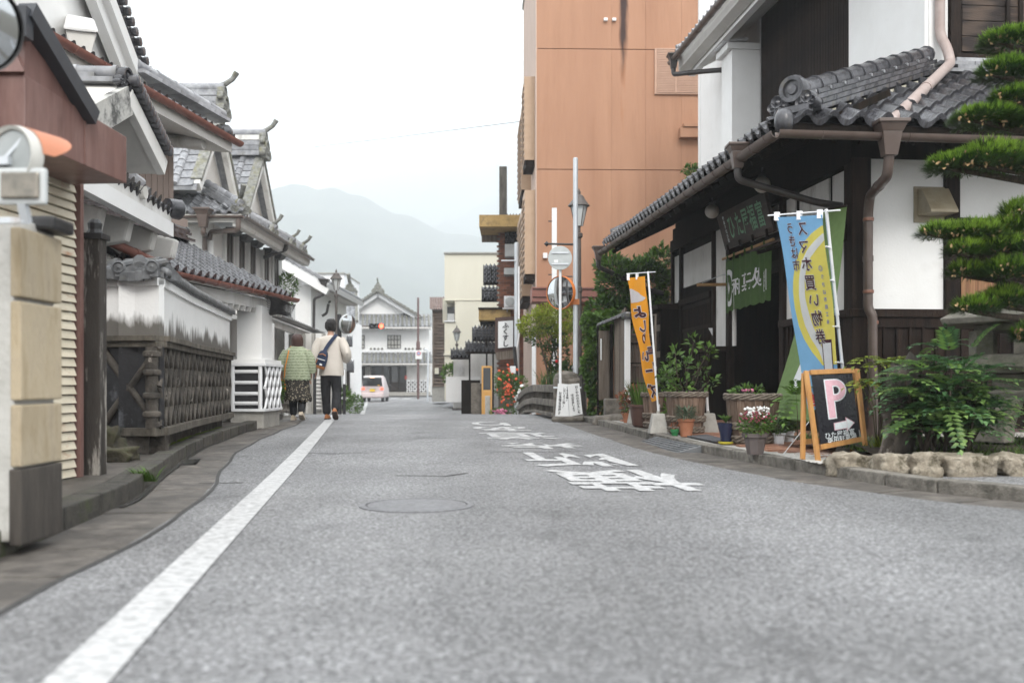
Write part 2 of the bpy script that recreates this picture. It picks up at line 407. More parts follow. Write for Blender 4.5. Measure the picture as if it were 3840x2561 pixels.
for i in range(95): put(br, 'cross_bar', Matrix.Translation((3.52 + i * .042, 6.5, .03)), gr)

# painted marks
def strip(name, pts, w, m=M_paint, dz=.006, kind='structure'):
    mb = MB(); L_, R_ = [], []
    for i, (x, y) in enumerate(pts):
        x0, y0 = pts[max(i - 1, 0)]; x1, y1 = pts[min(i + 1, len(pts) - 1)]
        t = Vector((x1 - x0, y1 - y0, 0)).normalized(); nn = Vector((t.y, -t.x, 0)) * w / 2
        L_.append((x - nn.x, y - nn.y, zg(y) + dz)); R_.append((x + nn.x, y + nn.y, zg(y) + dz))
    k = len(pts); mb.add(L_ + R_, [(i, k + i, k + i + 1, i + 1) for i in range(k - 1)])
    return tag(mb.build(name, m, fix=False), kind=kind)
lx = lambda y: -1.02 - .143 * (y - 2.33)
strip('edge_line', [(lx(y), y) for y in [.5 + .5 * i for i in range(40)]], .155)
strip('edge_line', [(-6.0 - .139 * (y - 40), y) for y in (33, 36, 40, 50, 60, 72)], .16)
for i, (a, b) in enumerate(((1325, 1356), (1372, 1406), (1425, 1459), (1472, 1506), (1517, 1551), (1285, 1312))):
    y = 81.6; xa, xb = (a - 1920) * y / F, (b - 1920) * y / F
    tag(MB().add([(xa, y - 3, zg(y) + .006), (xb, y - 3, zg(y) + .006), (xb - .2, y + 1.5, zg(y) + .006), (xa - .2, y + 1.5, zg(y) + .006)], [(0, 1, 2, 3)]).build('crosswalk_stripe', M_paint, fix=False), kind='structure')
word = MB()      # 横断歩道あり, painted for oncoming drivers
rows = [('横', 6.5, 8.05), ('断', 8.4, 9.95), ('歩', 10.45, 11.6), ('道', 12.0, 13.4), ('あ', 13.65, 15.0), ('り', 15.1, 16.6)]
cxr = lambda y: .93 - .137 * (y - 6.5)
for ch, y0, y1 in rows:
    vs_, fs = glyphs(ch, .018)
    pts = []
    for v in vs_:
        u = 1 - v.x - .5; w = 1 - (v.y + .09) / .94
        y = y0 + (y1 - y0) * w; pts.append((cxr(y) + u * .95, y, zg(y) + .006))
    word.add(pts, fs)
tag(word.build('road_lettering', M_paint, fix=False), kind='structure')
mh = thing('manhole_cover', 'round iron manhole cover in the asphalt of the near lane', 'manhole cover', (-.55, 5.74, 0))
M_man = mat('worn_iron', (.10, .10, .105), (.2, .2, .21), 30, .5, .5, 60)
MB().lathe((-.55, 5.74, 0), [(.33, -.02), (.33, .006), (.295, .008), (.295, -.01)], 40).build('frame_ring', M_man, mh, smooth=30)
MB().lathe((-.55, 5.74, 0), [(.285, -.02), (.285, .007), (.1, .009)], 40).build('lid', M_man, mh, smooth=30)
M_crack = mat('tar_seam', (.03, .03, .03), (.05, .048, .045), 10, .8)
for pts in (((-2.05, 9.9), (-1.72, 9.85), (-1.5, 9.95)), ((-2.2, 7.0), (-1.9, 7.05)), ((-.9, 7.6), (-.5, 7.55), (-.35, 7.8)), ((-1.2, 12.3), (-.7, 12.2)), ((-.25, 10.1), (.3, 10.05), (.75, 10.15))):
    strip('tar_seam', list(pts), .03, M_crack, .004)
M_wet = mat('gutter_water', (.06, .06, .06), rough=.04, spec=.8)
strip('gutter_water', [(poly_at(KL, y) + .035 + .012 * math.sin(y * 2.3), y) for y in [5.6 + .3 * i for i in range(32)]], .04, M_wet, .009)
strip('gutter_water', [(poly_at(KL, y) + .12, y) for y in (8.55, 8.75, 8.95, 9.1)], .12, M_wet, .0085)
strip('tar_seam', [(LA(y) + .02 + .02 * math.sin(y * 3), y) for y in [2 + .5 * i for i in range(30)]], .025, M_crack, .0045)

# ------------------------------------------------------------------ mountains and the hazy air
M_forest = mat('forest', (.02, .035, .02), (.05, .075, .04), .02, .9, detail=8)
def ridge(name, prof, d, depth, seed):
    mb = MB(); nx, ny = 160, 14; x0, x1 = prof[0][0], prof[-1][0]
    def fn(u, v):
        px = x0 + (x1 - x0) * u
        for (a, ya), (b, yb) in zip(prof, prof[1:]):
            if px <= b: py = ya + (yb - ya) * ss((px - a) / (b - a)); break
        top = H0 + (1440 - py) * d / F
        x = (px - 1920) * d / F; y = d - depth * (1 - v)
        z = -2 + (top + 2) * (v ** .8)
        w = mnoise.fractal(Vector((x * .004 + seed, y * .004, seed)), 1.0, 2.0, 6)
        z += w * top * .16 * (1 - v) * v * 3 + w * 5 * v
        return Vector((x, y, max(z, -2)))
    mb.grid(fn, nx, ny)
    return tag(mb.build(name, M_forest, smooth=True, fix=False), kind='structure')
ridge('hills', [(200, 800), (700, 770), (900, 745), (985, 726), (1050, 703), (1095, 691), (1140, 696), (1190, 712), (1250, 704), (1330, 730), (1500, 800), (1700, 880), (2100, 960), (2800, 1050)], 1450, 620, 3.1)
ridge('hills', [(700, 800), (1100, 735), (1260, 698), (1400, 664), (1560, 630), (1720, 600), (1900, 566), (2200, 520), (2700, 500), (3300, 620)], 2350, 800, 9.7)
hz = MB().box((0, 1250, 315), (3600, 2900, 640)).build('haze', None, fix=False, kind='stuff')
hm = bpy.data.materials.new('haze_air'); hm.use_nodes = True
ht = hm.node_tree; ht.nodes.remove(ht.nodes['Principled BSDF'])
hv = ht.nodes.new('ShaderNodeVolumePrincipled'); hv.inputs['Density'].default_value = .0009
hv.inputs['Color'].default_value = (.925, .965, 1, 1); hv.inputs['Anisotropy'].default_value = .0
ht.links.new(hv.outputs[0], ht.nodes['Material Output'].inputs['Volume'])
hz.data.materials.append(hm)
tag(hz, 'pale misty air over the street and hills', 'haze')
# ------------------------------------------------------------------ roof helpers
def tile_mesh(name, m, eave=False, kind='S'):
    if kind == 'S':
        pr = [(-.01, .042), (.10, .008), (.26, -.018), (.42, -.016), (.56, .010), (.68, .054), (.80, .078), (.91, .068), (1.03, .036)]
    elif kind == 'flat':
        pr = [(-.02, .02), (.12, .006), (.5, -.012), (.88, .006), (1.02, .02)]
    elif kind == 'round':
        pr = [(.5 + .42 * math.cos(math.pi * (1 - k / 6)) * .5 * 2 * .5, .0 + .085 * math.sin(math.pi * k / 6)) for k in range(7)]
    mb = MB(); n = len(pr); lip = .06 if eave else .042
    rows = [[(x, 0, z + .035 - lip) for x, z in pr], [(x, 0, z + .035) for x, z in pr], [(x, 1.12, z - .004) for x, z in pr]]
    mb.add([p for r in rows for p in r], [(j * n + i, j * n + i + 1, (j + 1) * n + i + 1, (j + 1) * n + i) for j in range(2) for i in range(n - 1)])
    if eave:
        if kind == 'S':
            mb.lathe((.80, -.03, .065), [(.02, -.03), (.17, -.03), (.2, 0), (.12, .02)], 8, sy=.24, axis=Matrix(((1, 0, 0), (0, 0, 1), (0, .22, 0))))
        elif kind == 'round':
            mb.lathe((.5, .0, .06), [(.0, -.0), (.21, -.02), (.24, 0), (.18, .03)], 8, axis=Matrix(((1, 0, 0), (0, 0, -1), (0, .33, 0))))
    return mb.mesh(name, m, smooth=40)
TS, TSE = tile_mesh('roof_tile', M_tile), tile_mesh('eave_tile', M_tile, True)
TLF, TLFE = tile_mesh('pan_tile', M_tile_l, kind='flat'), tile_mesh('pan_tile_eave', M_tile_l, True, 'flat')
TLR, TLRE = tile_mesh('cover_tile', M_tile_l, kind='round'), tile_mesh('cover_tile_eave', M_tile_l, True, 'round')
TSL, TSLE = tile_mesh('roof_tile', M_tile_l), tile_mesh('eave_tile', M_tile_l, True)

def tiles(parent, O, ex, ey, W_, L_, w, l, keep=None, me=TS, mee=TSE, limit=300, name='roof_tile', names=None, jit=.004):
    """tile the rectangle O + x*ex + y*ey; each tile an object of its own, past the limit joined as stuff"""
    O, ex, ey = Vector(O), Vector(ex).normalized(), Vector(ey).normalized(); nz = ex.cross(ey).normalized()
    nc = int(round(W_ / w)); w = W_ / nc; nr = int(math.ceil(L_ / l)); k = 0; rest = MB()
    for j in range(nr):
        for i in range(nc):
            x, y = i * w, j * l
            if keep and not keep(x + w / 2, y + l / 2): continue
            mesh = mee if j == 0 and mee else me
            if mesh is None: continue
            M = frame(O + ex * x + ey * y + nz * random.uniform(0, jit), ex * w, ey * l, nz)
            if k < limit: put(mesh, name, M, parent)
            else: rest.add([M @ v.co for v in mesh.vertices], [tuple(p.vertices) for p in mesh.polygons])
            k += 1
    if rest.v: rest.build('far_tiles', me.materials[0], parent, smooth=40, kind='stuff', fix=False)

def ridge_line(parent, p, q, w=.2, courses=3, h=.05, cap=.085, step=.4, m=M_tile, knobs=False, mcap=None):
    """a tiled ridge: courses of flat tiles under a half-round cap; every tile its own mesh"""
    p, q = Vector(p), Vector(q); L_ = (q - p).length; n = max(1, int(round(L_ / step))); t = (q - p) / n
    up = Vector((0, 0, 1)); sd = t.cross(up).normalized(); tn = t.normalized(); un = sd.cross(tn).normalized()
    fm = MB().beam(-tn * 0, tn * (t.length - .006), 1, 1, un)
    for c in range(courses):
        ww = w + .05 * (courses - c) * (1 if c == 0 else .55)
        me = MB().beam(Vector(), tn * (t.length - .006), ww, h - .006, un).mesh('course_tile', m, fix=True)
        for i in range(n):
            o = p + t * i + un * (h * (c + .5)) + (t * .5 if c % 2 else Vector())
            if c % 2 and i == n - 1: continue
            put(me, 'ridge_course_tile', Matrix.Translation(o), parent)
    me = MB().tube([Vector(), tn * (t.length - .01)], cap, 12).tube([tn * (t.length * .9), tn * (t.length * 1.0)], cap * 1.14, 12).mesh('cap_tile', mcap or m, smooth=50)
    for i in range(n): put(me, 'ridge_cap_tile', Matrix.Translation(p + t * i + un * (h * courses + cap * .25)), parent)
    if knobs:
        kn = MB().beam(-sd * (w * .62), sd * (w * .62), .035, .03).mesh('knob', M_tile_l, fix=True)
        for i in range(n): put(kn, 'ridge_knob', Matrix.Translation(p + t * (i + .3) + un * (h * (courses - .3))), parent)

def oni(parent, pos, face, s=1.0, m=M_tile, horn=False, name='ridge_end_tile'):
    """ridge-end ornament: a disc in a ring with side scrolls; with a swept finial if horn"""
    f = Vector(face).normalized(); up = Vector((0, 0, 1)); sd = up.cross(f).normalized(); up = f.cross(sd)
    A = Matrix((sd, up, f)).transposed(); c = Vector(pos)
    mb = MB()
    mb.lathe(c + up * .16 * s, [(.15 * s, -.12 * s), (.16 * s, .0), (.14 * s, .05 * s), (.10 * s, .045 * s), (.095 * s, .01 * s), (.06 * s, .01 * s), (.05 * s, .035 * s), (.0, .04 * s)], 18, axis=A)
    for sg in (-1, 1):
        for k, (dx, dz, r) in enumerate(((.17, .05, .085), (.23, .0, .06), (.1, .0, .07))):
            mb.lathe(c + sd * (sg * dx * s) + up * dz * s, [(r * s, -.08 * s), (r * 1.05 * s, 0), (r * .8 * s, .05 * s), (r * .4 * s, .03 * s), (.0, .06 * s)], 10, axis=A)
    mb.beam(c - sd * .2 * s - up * .06 * s, c + sd * .2 * s - up * .06 * s, .1 * s, .07 * s)
    if horn:
        pth = [c + up * (.28 + .0) * s - f * .12 * s, c + up * .36 * s + f * .05 * s, c + up * .46 * s + f * .2 * s, c + up * .62 * s + f * .3 * s]
        mb.tube(pth, [.07 * s, .065 * s, .06 * s, .075 * s], 8)
    return mb.build(name, m, parent, smooth=45)

# ------------------------------------------------------------------ the confectionery shop (right)
st = Vector((-.1044, .9945, 0)); sn = Vector((.9945, .1044, 0)); C0 = Vector((3.77, 11.0, 0))
def S(u, v, z): return C0 + st * u + sn * v + Vector((0, 0, z))
SR = Matrix((st, sn, Vector((0, 0, 1)))).transposed()      # box axes: u, v, z   (left-handed order is fine for boxes)
def sbox(mb, u0, u1, v0, v1, z0, z1):
    a = [S(u0, v0, z0), S(u1, v0, z0), S(u1, v1, z0), S(u0, v1, z0)]; b = [p + Vector((0, 0, z1 - z0)) for p in a]
    return mb.hexa(a, b)
shop = thing('confectionery_shop', 'old merchant house with white upper storey, dark wooden ground floor and tiled corner roof', 'shop', C0)
def sp(name, m, *boxes, bevel=0, parent=shop):
    mb = MB()
    for b in boxes: sbox(mb, *b)
    return mb.build(name, m, parent, bevel=bevel)
# ground-floor walls
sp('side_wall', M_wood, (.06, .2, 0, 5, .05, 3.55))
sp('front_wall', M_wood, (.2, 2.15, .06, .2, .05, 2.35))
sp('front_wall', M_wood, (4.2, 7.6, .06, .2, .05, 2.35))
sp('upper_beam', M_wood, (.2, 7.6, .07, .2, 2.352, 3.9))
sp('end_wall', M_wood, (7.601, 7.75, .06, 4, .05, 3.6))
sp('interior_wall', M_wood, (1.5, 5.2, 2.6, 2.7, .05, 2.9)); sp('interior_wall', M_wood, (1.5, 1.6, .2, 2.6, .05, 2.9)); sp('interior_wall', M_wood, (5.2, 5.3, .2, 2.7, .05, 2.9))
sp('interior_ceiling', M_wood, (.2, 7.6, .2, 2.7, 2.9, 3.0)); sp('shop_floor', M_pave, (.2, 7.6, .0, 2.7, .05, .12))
sp('door_panel', M_wood2, (2.2, 2.28, .3, 1.2, .12, 2.2)); sp('door_panel', M_wood2, (3.3, 4.15, .9, .95, .12, 2.2))
for z in (.5, 1.0, 1.5): sp('door_rail', M_wood2, (3.3, 4.15, .87, .899, z, z + .05))
# white panels of the side wall and front wall
sp('plaster_panel', M_plaster, (.04, .059, .205, 1.07, 1.53, 3.2)); sp('plaster_panel', M_plaster, (.04, .059, 1.25, 3.2, 2.56, 3.2))
sp('blind_backing', M_wood2, (.045, .059, 1.25, 3.2, .2, 2.45))
M_bamboo = mat('bamboo_blind', (.22, .10, .05), (.36, .20, .10), 6, .7, .2, 40, stretch=(12, 12, .4), rnd=.25)
for i in range(56): sp('blind_slat', M_bamboo, (.03, .042, 1.28 + i * .016, 1.293 + i * .016, .5, 1.95))
for u0, u1, z0, z1 in ((.22, 1.0, 1.53, 2.5), (1.08, 2.05, 1.53, 2.4), (.25, .62, 2.72, 3.12), (.72, 1.6, 2.62, 3.12), (1.75, 2.2, 2.62, 3.1), (2.35, 3.4, 2.75, 3.1)):
    sp('plaster_panel', M_plaster_s, (u0, u1, .035, .059, z0, z1))
for u0, u1, z0, z1 in ((4.47, 5.02, 1.28, 3.15), (5.2, 6.9, 2.42, 3.02), (7.12, 7.56, 2.2, 3.05), (4.1, 4.22, 1.28, 2.3)):
    sp('plaster_panel', M_plaster_s, (u0, u1, .03, .058, z0, z1))
# posts and beams
for u, w in ((2.1, .14), (4.3, .16), (5.06, .1), (6.98, .12), (7.55, .1)): sp('post', M_wood2, (u - w / 2, u + w / 2, -.02, .2, .1, 3.15), bevel=.008)
sp('corner_post', M_wood2, (-.02, .2, -.02, .2, .1, 3.2), bevel=.01)
sp('post', M_wood2, (-.01, .1, 1.075, 1.245, .1, 3.2), bevel=.01)
sp('sill_beam', M_wood2, (-.05, .06, -.06, 4.0, 1.44, 1.53), bevel=.008); sp('sill_beam', M_wood2, (.06, 2.1, -.06, .058, 1.44, 1.53), bevel=.008)
sp('sill_rail', M_wood2, (-.02, .06, .2, 4.0, 1.33, 1.435)); sp('head_beam', M_wood, (.0, .06, 1.25, 4.0, 2.45, 2.56)); sp('head_beam', M_wood, (.0, 7.6, -.03, .06, 3.15, 3.35))
sp('lintel', M_wood2, (2.17, 4.2, -.01, .2, 2.25, 2.35)); sp('lintel', M_wood2, (5.1, 6.93, -.06, .05, 2.1, 2.2))
for i in range(14):      # wainscot boards of the side wall, with battens
    v0 = .2 + i * .152
    sp('wainscot_board', M_wood2, (.01, .05, v0 + .003, v0 + .149, .2, 1.33))
    sp('batten', M_wood2, (-.014, .012, v0 - .011, v0 + .013, .2, 1.33))
for i in range(12):
    u0 = .22 + i * .152; sp('wainscot_board', M_wood2, (u0 + .003, u0 + .149, .01, .05, .2, 1.44)); sp('batten', M_wood2, (u0 - .01, u0 + .012, -.012, .012, .2, 1.44))
sp('base_board', mat('purple_base', (.05, .028, .026), (.09, .05, .045), 6, .8), (-.03, .05, .1, 4, .05, .2))
sp('foundation', M_conc, (-.06, -.031, .3, 4, .05, .16))
# vent hood on the side wall
vh = MB(); q = [(.05, 2.87), (-.06, 2.87), (-.26, 2.6), (-.26, 2.57), (.05, 2.57)]
vh.slab([S(u, .76, z) for u, z in q], sn * .32)
M_tan = mat('tan_metal', (.27, .225, .15), (.33, .285, .2), 5, .45, dirt=(.5, .75, .5), dcol=(.13, .10, .06), dscale=6)
hood = vh.build('vent_hood', M_tan, shop, bevel=.008)
sp('hood_flange', M_tan, (.02, .045, .72, 1.12, 2.5, 2.9), parent=hood)
# boarded counter box and shutter box on the street face
cb = sp('counter_box', M_wood, (4.32, 5.04, -.28, -.03, .1, 1.2)); sp('counter_top', M_wood2, (4.28, 5.08, -.33, -.025, 1.2, 1.28), bevel=.008, parent=cb)
for i in range(9): sp('batten', M_wood2, (4.34 + i * .082, 4.37 + i * .082, -.305, -.281, .25, 1.2), parent=cb)
bb = sp('shutter_box', M_wood, (7.02, 7.75, -.36, -.03, .1, 2.05)); sp('box_lid', M_wood2, (6.97, 7.8, -.42, -.025, 2.05, 2.14), bevel=.01, parent=bb)
for j in range(15):
    z = .22 + j * .12
    mb = MB(); a = [S(7.05, -.385, z), S(7.72, -.385, z), S(7.72, -.362, z), S(7.05, -.362, z)]; b = [S(7.05, -.37, z + .115), S(7.72, -.37, z + .115), S(7.72, -.362, z + .115), S(7.05, -.362, z + .115)]
    mb.hexa(a, b).build('lapped_board', M_wgrey if j % 4 == 0 else M_wood2, bb)
# lattice doors
for k, u0 in enumerate((5.13, 6.03)):
    dr = sp('lattice_door', M_wood, (u0, u0 + .86, .0 + k * .03, .025 + k * .03, .15, 2.1))
    for i in range(13): sp('slat', M_wood2, (u0 + .05 + i * .06, u0 + .075 + i * .06, -.022 + k * .03, -.001 + k * .03, .2, 2.05), parent=dr)
    for z in (.16, .55, 1.05, 1.62, 2.02): sp('door_rail', M_wood2, (u0 + .01, u0 + .85, -.03 + k * .03, -.0225 + k * .03, z, z + .06), parent=dr)
# lower roof: slopes, eave boards, rafters, gutter
u_e, v_e, z_e = -.95, -1.16, 3.30; u_w, v_w, z_w = 1.6, 1.75, 4.62; U_end = 8.05
ev = MB()
ev.add([S(u_e, v_e, z_e), S(U_end, v_e, z_e), S(U_end, v_w, z_w), S(u_w, v_w, z_w), S(u_e, 6, z_e), S(u_w, 6, z_w)], [(0, 1, 2, 3), (0, 3, 5, 4)])
th = Vector((0, 0, .1))
ev.add([p - th for p in ev.v[:6]], [(3, 2, 1, 0), (4, 5, 3, 0)])
ev.add([S(u_e, v_e, z_e), S(U_end, v_e, z_e), S(U_end, v_e, z_e - .1), S(u_e, v_e, z_e - .1), S(u_e, 6, z_e), S(u_e, 6, z_e - .1), S(U_end, v_w, z_w), S(U_end, v_w, z_w - .1)], [(0, 1, 2, 3), (0, 3, 5, 4), (1, 6, 7, 2)])
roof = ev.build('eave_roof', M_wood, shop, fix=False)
ul = Vector((0, 0, .012))
MB().add([S(u_e, v_e, z_e) + ul, S(u_w, v_w, z_w) + ul, S(u_w, 6, z_w) + ul, S(u_e, 6, z_e) + ul, S(U_end, v_e, z_e) + ul, S(U_end, v_w, z_w) + ul], [(0, 3, 2, 1), (0, 1, 5, 4)]).build('roof_underlay', M_tile, roof, fix=False)
sl_f = (S(0, v_w, z_w) - S(0, v_e, z_e)).normalized(); sl_s = (S(u_w, 0, z_w) - S(u_e, 0, z_e)).normalized()
for i in range(30):
    u = -.7 + i * .29; MB().beam(S(u, v_e + .06, z_e - .14), S(u, .06, z_e - .14 + 1.22 * .4536), .05, .07).build('rafter', M_wood, roof)
for i in range(18):
    v = -.9 + i * .29; MB().beam(S(u_e + .06, v, z_e - .14), S(.05, v, z_e - .14 + .94 * .5176), .05, .07).build('rafter', M_wood, roof)
def hipk(x, y):   # x along eave from corner, y upslope: keep right of the hip line
    return x > y / 2.87 * 2.91 - .3
tiles(roof, S(u_e - .04, v_e - .02, z_e + .02), sn, sl_s, 5.6, 2.85, .28, .33, hipk)
def hipf(x, y): return x > y / 3.2 * 2.55
# the street slope faces away upwards: only its lowest courses can be seen from below
tiles(roof, S(U_end, v_e - .04, z_e + .02), -st, sl_f, 9.0, .7, .225, .33, lambda x, y: x < 9.0 - y * .8)
h0, h1 = S(u_e + .12, v_e + .14, z_e + .1), S(u_w, v_w, z_w + .06)
ridge_line(roof, h0 + (h1 - h0) * .06, h1, .2, 4, .052, .1, .36, knobs=True)
hd = (h0 - h1).normalized(); oni(roof, h0 + Vector((0, 0, .12)), Vector((hd.x, hd.y, 0)), .95)
MB().lathe(h0 + hd * .2 - Vector((0, 0, .02)), [(.0, -.13), (.07, -.11), (.1, -.04), (.1, .04), (.07, .11), (0, .13)], 12).build('corner_tile', M_tile, roof, smooth=True)
mo = MB()
for k in range(9):
    p = h0 + (h1 - h0) * (.1 + k * .1); s1 = Vector((sn.x, sn.y, 0))
    mo.beam(p + s1 * .17 - Vector((0, 0, .02)), p + (h1 - h0) * .085 + s1 * .17 - Vector((0, 0, .02)), .16, .07)
mo.build('ridge_mortar', M_mort, roof, bevel=.01)
# courses where the side roof meets the upper wall
for c in range(4):
    me = MB().box((0, 0, 0), (.46, .12 + .03 * (3 - c), .044)).mesh('course_tile', M_tile_l, fix=True)
    for i in range(7):
        put(me, 'wall_course_tile', Matrix.Translation(S(u_w - .09, 2.05 + i * .47 + (.23 if c % 2 else 0), z_w + .06 + c * .05)) @ Matrix.Rotation(R(6), 4, 'Z'), roof)
ridge_line(roof, S(U_end - .1, v_e + .15, z_e + .14), S(U_end - .1, v_w, z_w + .08), .2, 2, .05, .08, .36)
gu = MB(); 
def gutter(parent, a, b, r=.062, m=M_gutter, hooks=.45, name='gutter'):
    a, b = Vector(a), Vector(b); t = (b - a).normalized(); sd = t.cross(Vector((0, 0, 1)))
    n = 10; ring = [sd * (r * math.cos(math.pi * (1 + k / n))) + Vector((0, 0, r * math.sin(math.pi * (1 + k / n)))) for k in range(n + 1)]
    mb = MB(); inn = [p * .9 for p in ring]
    full = ring + inn[::-1]
    mb.loft([[a + p for p in full], [b + p for p in full]])
    g_ = mb.build(name, m, parent, smooth=50)
    L_ = (b - a).length
    if hooks:
        hk = MB().tube([sd * (r * 1.04 * math.cos(math.pi * (1 + k / 8))) + Vector((0, 0, r * 1.04 * math.sin(math.pi * (1 + k / 8)))) for k in range(9)], .006, 5).mesh('gutter_hook', m)
        for i in range(int(L_ / hooks)): put(hk, 'gutter_hook', Matrix.Translation(a + t * (hooks * (i + .5))), g_)
    return g_
gz = z_e - .1
gutter(shop, S(u_e - .08, v_e - .1, gz), S(U_end, v_e - .1, gz), .07, hooks=.42)
gutter(shop, S(u_e - .08, v_e - .1, gz), S(u_e - .08, 5.6, gz - .01), .068, hooks=.9)
def hopper(parent, p, s=1.0, m=M_gutter):
    p = Vector(p); mb = MB()
    mb.hexa([p + Vector((x * .055 * s, y * .055 * s, -.2 * s)) for x, y in ((-1, -1), (1, -1), (1, 1), (-1, 1))], [p + Vector((x * .085 * s, y * .085 * s, .0)) for x, y in ((-1, -1), (1, -1), (1, 1), (-1, 1))])
    mb.hexa([p + Vector((x * .088 * s, y * .088 * s, .0)) for x, y in ((-1, -1), (1, -1), (1, 1), (-1, 1))], [p + Vector((x * .12 * s, y * .12 * s, .07 * s)) for x, y in ((-1, -1), (1, -1), (1, 1), (-1, 1))])
    mb.box(p + Vector((0, 0, .085 * s)), (.27 * s, .27 * s, .03 * s))
    return mb.build('rain_hopper', m, parent, bevel=.006)
def pipe(parent, pts, r=.045, m=M_dpipe, collars=True, name='downpipe'):
    pts = [Vector(p) for p in pts]; sm = [pts[0]]
    for i in range(1, len(pts) - 1):
        a, b, c = pts[i - 1], pts[i], pts[i + 1]; k = min(.12, (a - b).length * .4, (c - b).length * .4)
        p0 = b + (a - b).normalized() * k; p1 = b + (c - b).normalized() * k
        for t in (0, .25, .5, .75, 1): sm.append(p0 * (1 - t) ** 2 + b * 2 * t * (1 - t) + p1 * t * t)
    sm.append(pts[-1])
    o = MB().tube(sm, r, 12).build(name, m, parent, smooth=50)
    if collars:
        for a, b in zip(pts, pts[1:]):
            if (b - a).length > .5: MB().tube([a + (b - a) * .45, a + (b - a) * .45 + (b - a).normalized() * .06], r * 1.12, 12).build('pipe_collar', m, o, smooth=50)
    return o
# hopper and downpipes at the near corner
hp = P(3335, 500, 9.95); hopper(shop, hp, 1.15)
pipe(shop, [hp + Vector((0, 0, -.2)), hp + Vector((0, .05, -.42)), P(3262, 735, 10.75), P(3255, 800, 10.85), P(3255, 1155, 10.85), P(3272, 1185, 10.83), P(3275, 1660, 10.8)], .052, M_gutter)
for y in (830, 1100, 1215, 1540): MB().lathe(P(3256 if y < 1150 else 3274, y, 10.84), [(.058, 0), (.06, .02), (.058, .035)], 12).build('pipe_bracket', mat('copper_band', (.2, .09, .06), (.27, .13, .09), 8, .5), shop)
pipe(shop, [S(1.52, 1.86, 7.4), S(1.52, 1.86, 5.15), S(1.42, 1.9, 4.95), S(1.3, 1.88, 4.72), hp + Vector((.04, .1, .12))], .062, M_pinkpipe)
hp2 = S(.1, v_e - .12, gz + .05); hopper(shop, hp2, .9)
pipe(shop, [hp2 - Vector((0, 0, .15)), hp2 - Vector((0, 0, .3)), S(.25, -.3, 2.74), S(.3, .0, 2.72)], .04)
hp3 = S(U_end + .1, v_e - .12, gz + .03); hopper(shop, hp3, .9)
pipe(shop, [hp3 - Vector((0, 0, .15)), hp3 - Vector((0, 0, .3)), S(U_end + .2, -.25, 2.5), S(U_end + .2, .0, 2.45)], .045)
# upper storey
sp('upper_wall', M_plaster, (1.75, 3.92, 1.75, 1.95, 3.9, 8.4)); sp('upper_wall', M_plaster, (7.75, 11.6, 1.75, 6, 3.4, 8.4))
sp('upper_wall_core', M_wood, (3.92, 7.75, 1.9, 2.0, 4.2, 8.3)); sp('upper_side_wall', M_wood, (1.62, 1.74, 1.95, 6, 4.3, 8.4))
sp('corner_pilaster', M_plaster, (1.6, 3.0, 1.7, 1.749, 4.3, 8.0)); sp('corner_pilaster', M_plaster, (1.58, 1.75, 1.75, 2.0, 4.3, 8.0))
nsl = 62
sm = MB(); sbox(sm, 0, .034, 1.76, 1.82, 4.3, 7.75); sme = sm.mesh('slat', M_wood2, off=Vector(C0), fix=True)
for i in range(nsl): put(sme, 'lattice_slat', Matrix.Translation(C0 + st * (3.95 + i * 3.78 / nsl)), shop)
pr_ = sp('party_pier', M_plaster, (7.73, 8.35, 1.2, 1.748, 3.6, 7.02)); sp('pier_capital', M_plaster, (7.68, 8.4, 1.1, 1.747, 7.02, 7.14), parent=pr_)
for i in range(6): MB().tube([S(7.72 + .1 * i, 1.02, 7.17), S(7.72 + .1 * i, 1.5, 7.22)], .035, 8).build('pier_tile', M_white, pr_, smooth=50)
# rain shutters of grained boards on the upper side wall
for k in range(8):
    for c in range(3):
        v0 = 2.2 + c * .62; sp('shutter_board', M_grain, (1.585, 1.61, v0, v0 + .6, 4.98 + k * .2, 5.17 + k * .2))
for v0 in (2.12, 2.785, 2.96, 3.42): sp('shutter_stile', M_wood2, (1.55, 1.583, v0, v0 + .05, 4.93, 6.9))
sp('shutter_frame', M_wood2, (1.53, 1.61, 2.02, 2.115, 4.88, 6.9)); sp('shutter_sill', M_wood2, (1.53, 1.61, 2.02, 4.6, 4.88, 4.93))
# upper eave: plastered soffit, tiles, gutter
zu = 7.5
ue = MB(); A_ = [(.78, zu - .02), (.78, zu - .2), (.95, zu - .27), (1.15, zu - .2), (1.76, zu + .12), (1.76, zu + .55), (.74, zu + .05)]
ue.slab([S(.2, v, z) for v, z in A_], st * 9.75)
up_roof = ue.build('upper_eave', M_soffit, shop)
sp('eave_step', M_plaster, (.2, 9.9, .99, 1.12, zu - .33, zu - .26), parent=up_roof)
tiles(up_roof, S(9.95, .7, zu + .07), -st, (sn * .9 + Vector((0, 0, .42))), 9.7, .5, .24, .3, None, TSL, TSLE)
ridge_line(up_roof, S(9.9, .78, zu + .14), S(9.9, 2.6, zu + .95), .16, 2, .05, .07, .3, M_tile_l)
ugr = gutter(shop, S(.2, .62, zu - .02), S(10.0, .62, zu - .02), .07, hooks=.4)
hp4 = S(9.75, .62, zu - .03); hopper(shop, hp4, 1.0, M_dpipe); pipe(shop, [hp4 - Vector((0, 0, .18)), hp4 - Vector((0, 0, .32)), S(9.0, 1.1, zu - .5), S(8.55, 1.6, zu - .58), S(8.55, 1.6, zu - .85)], .05)
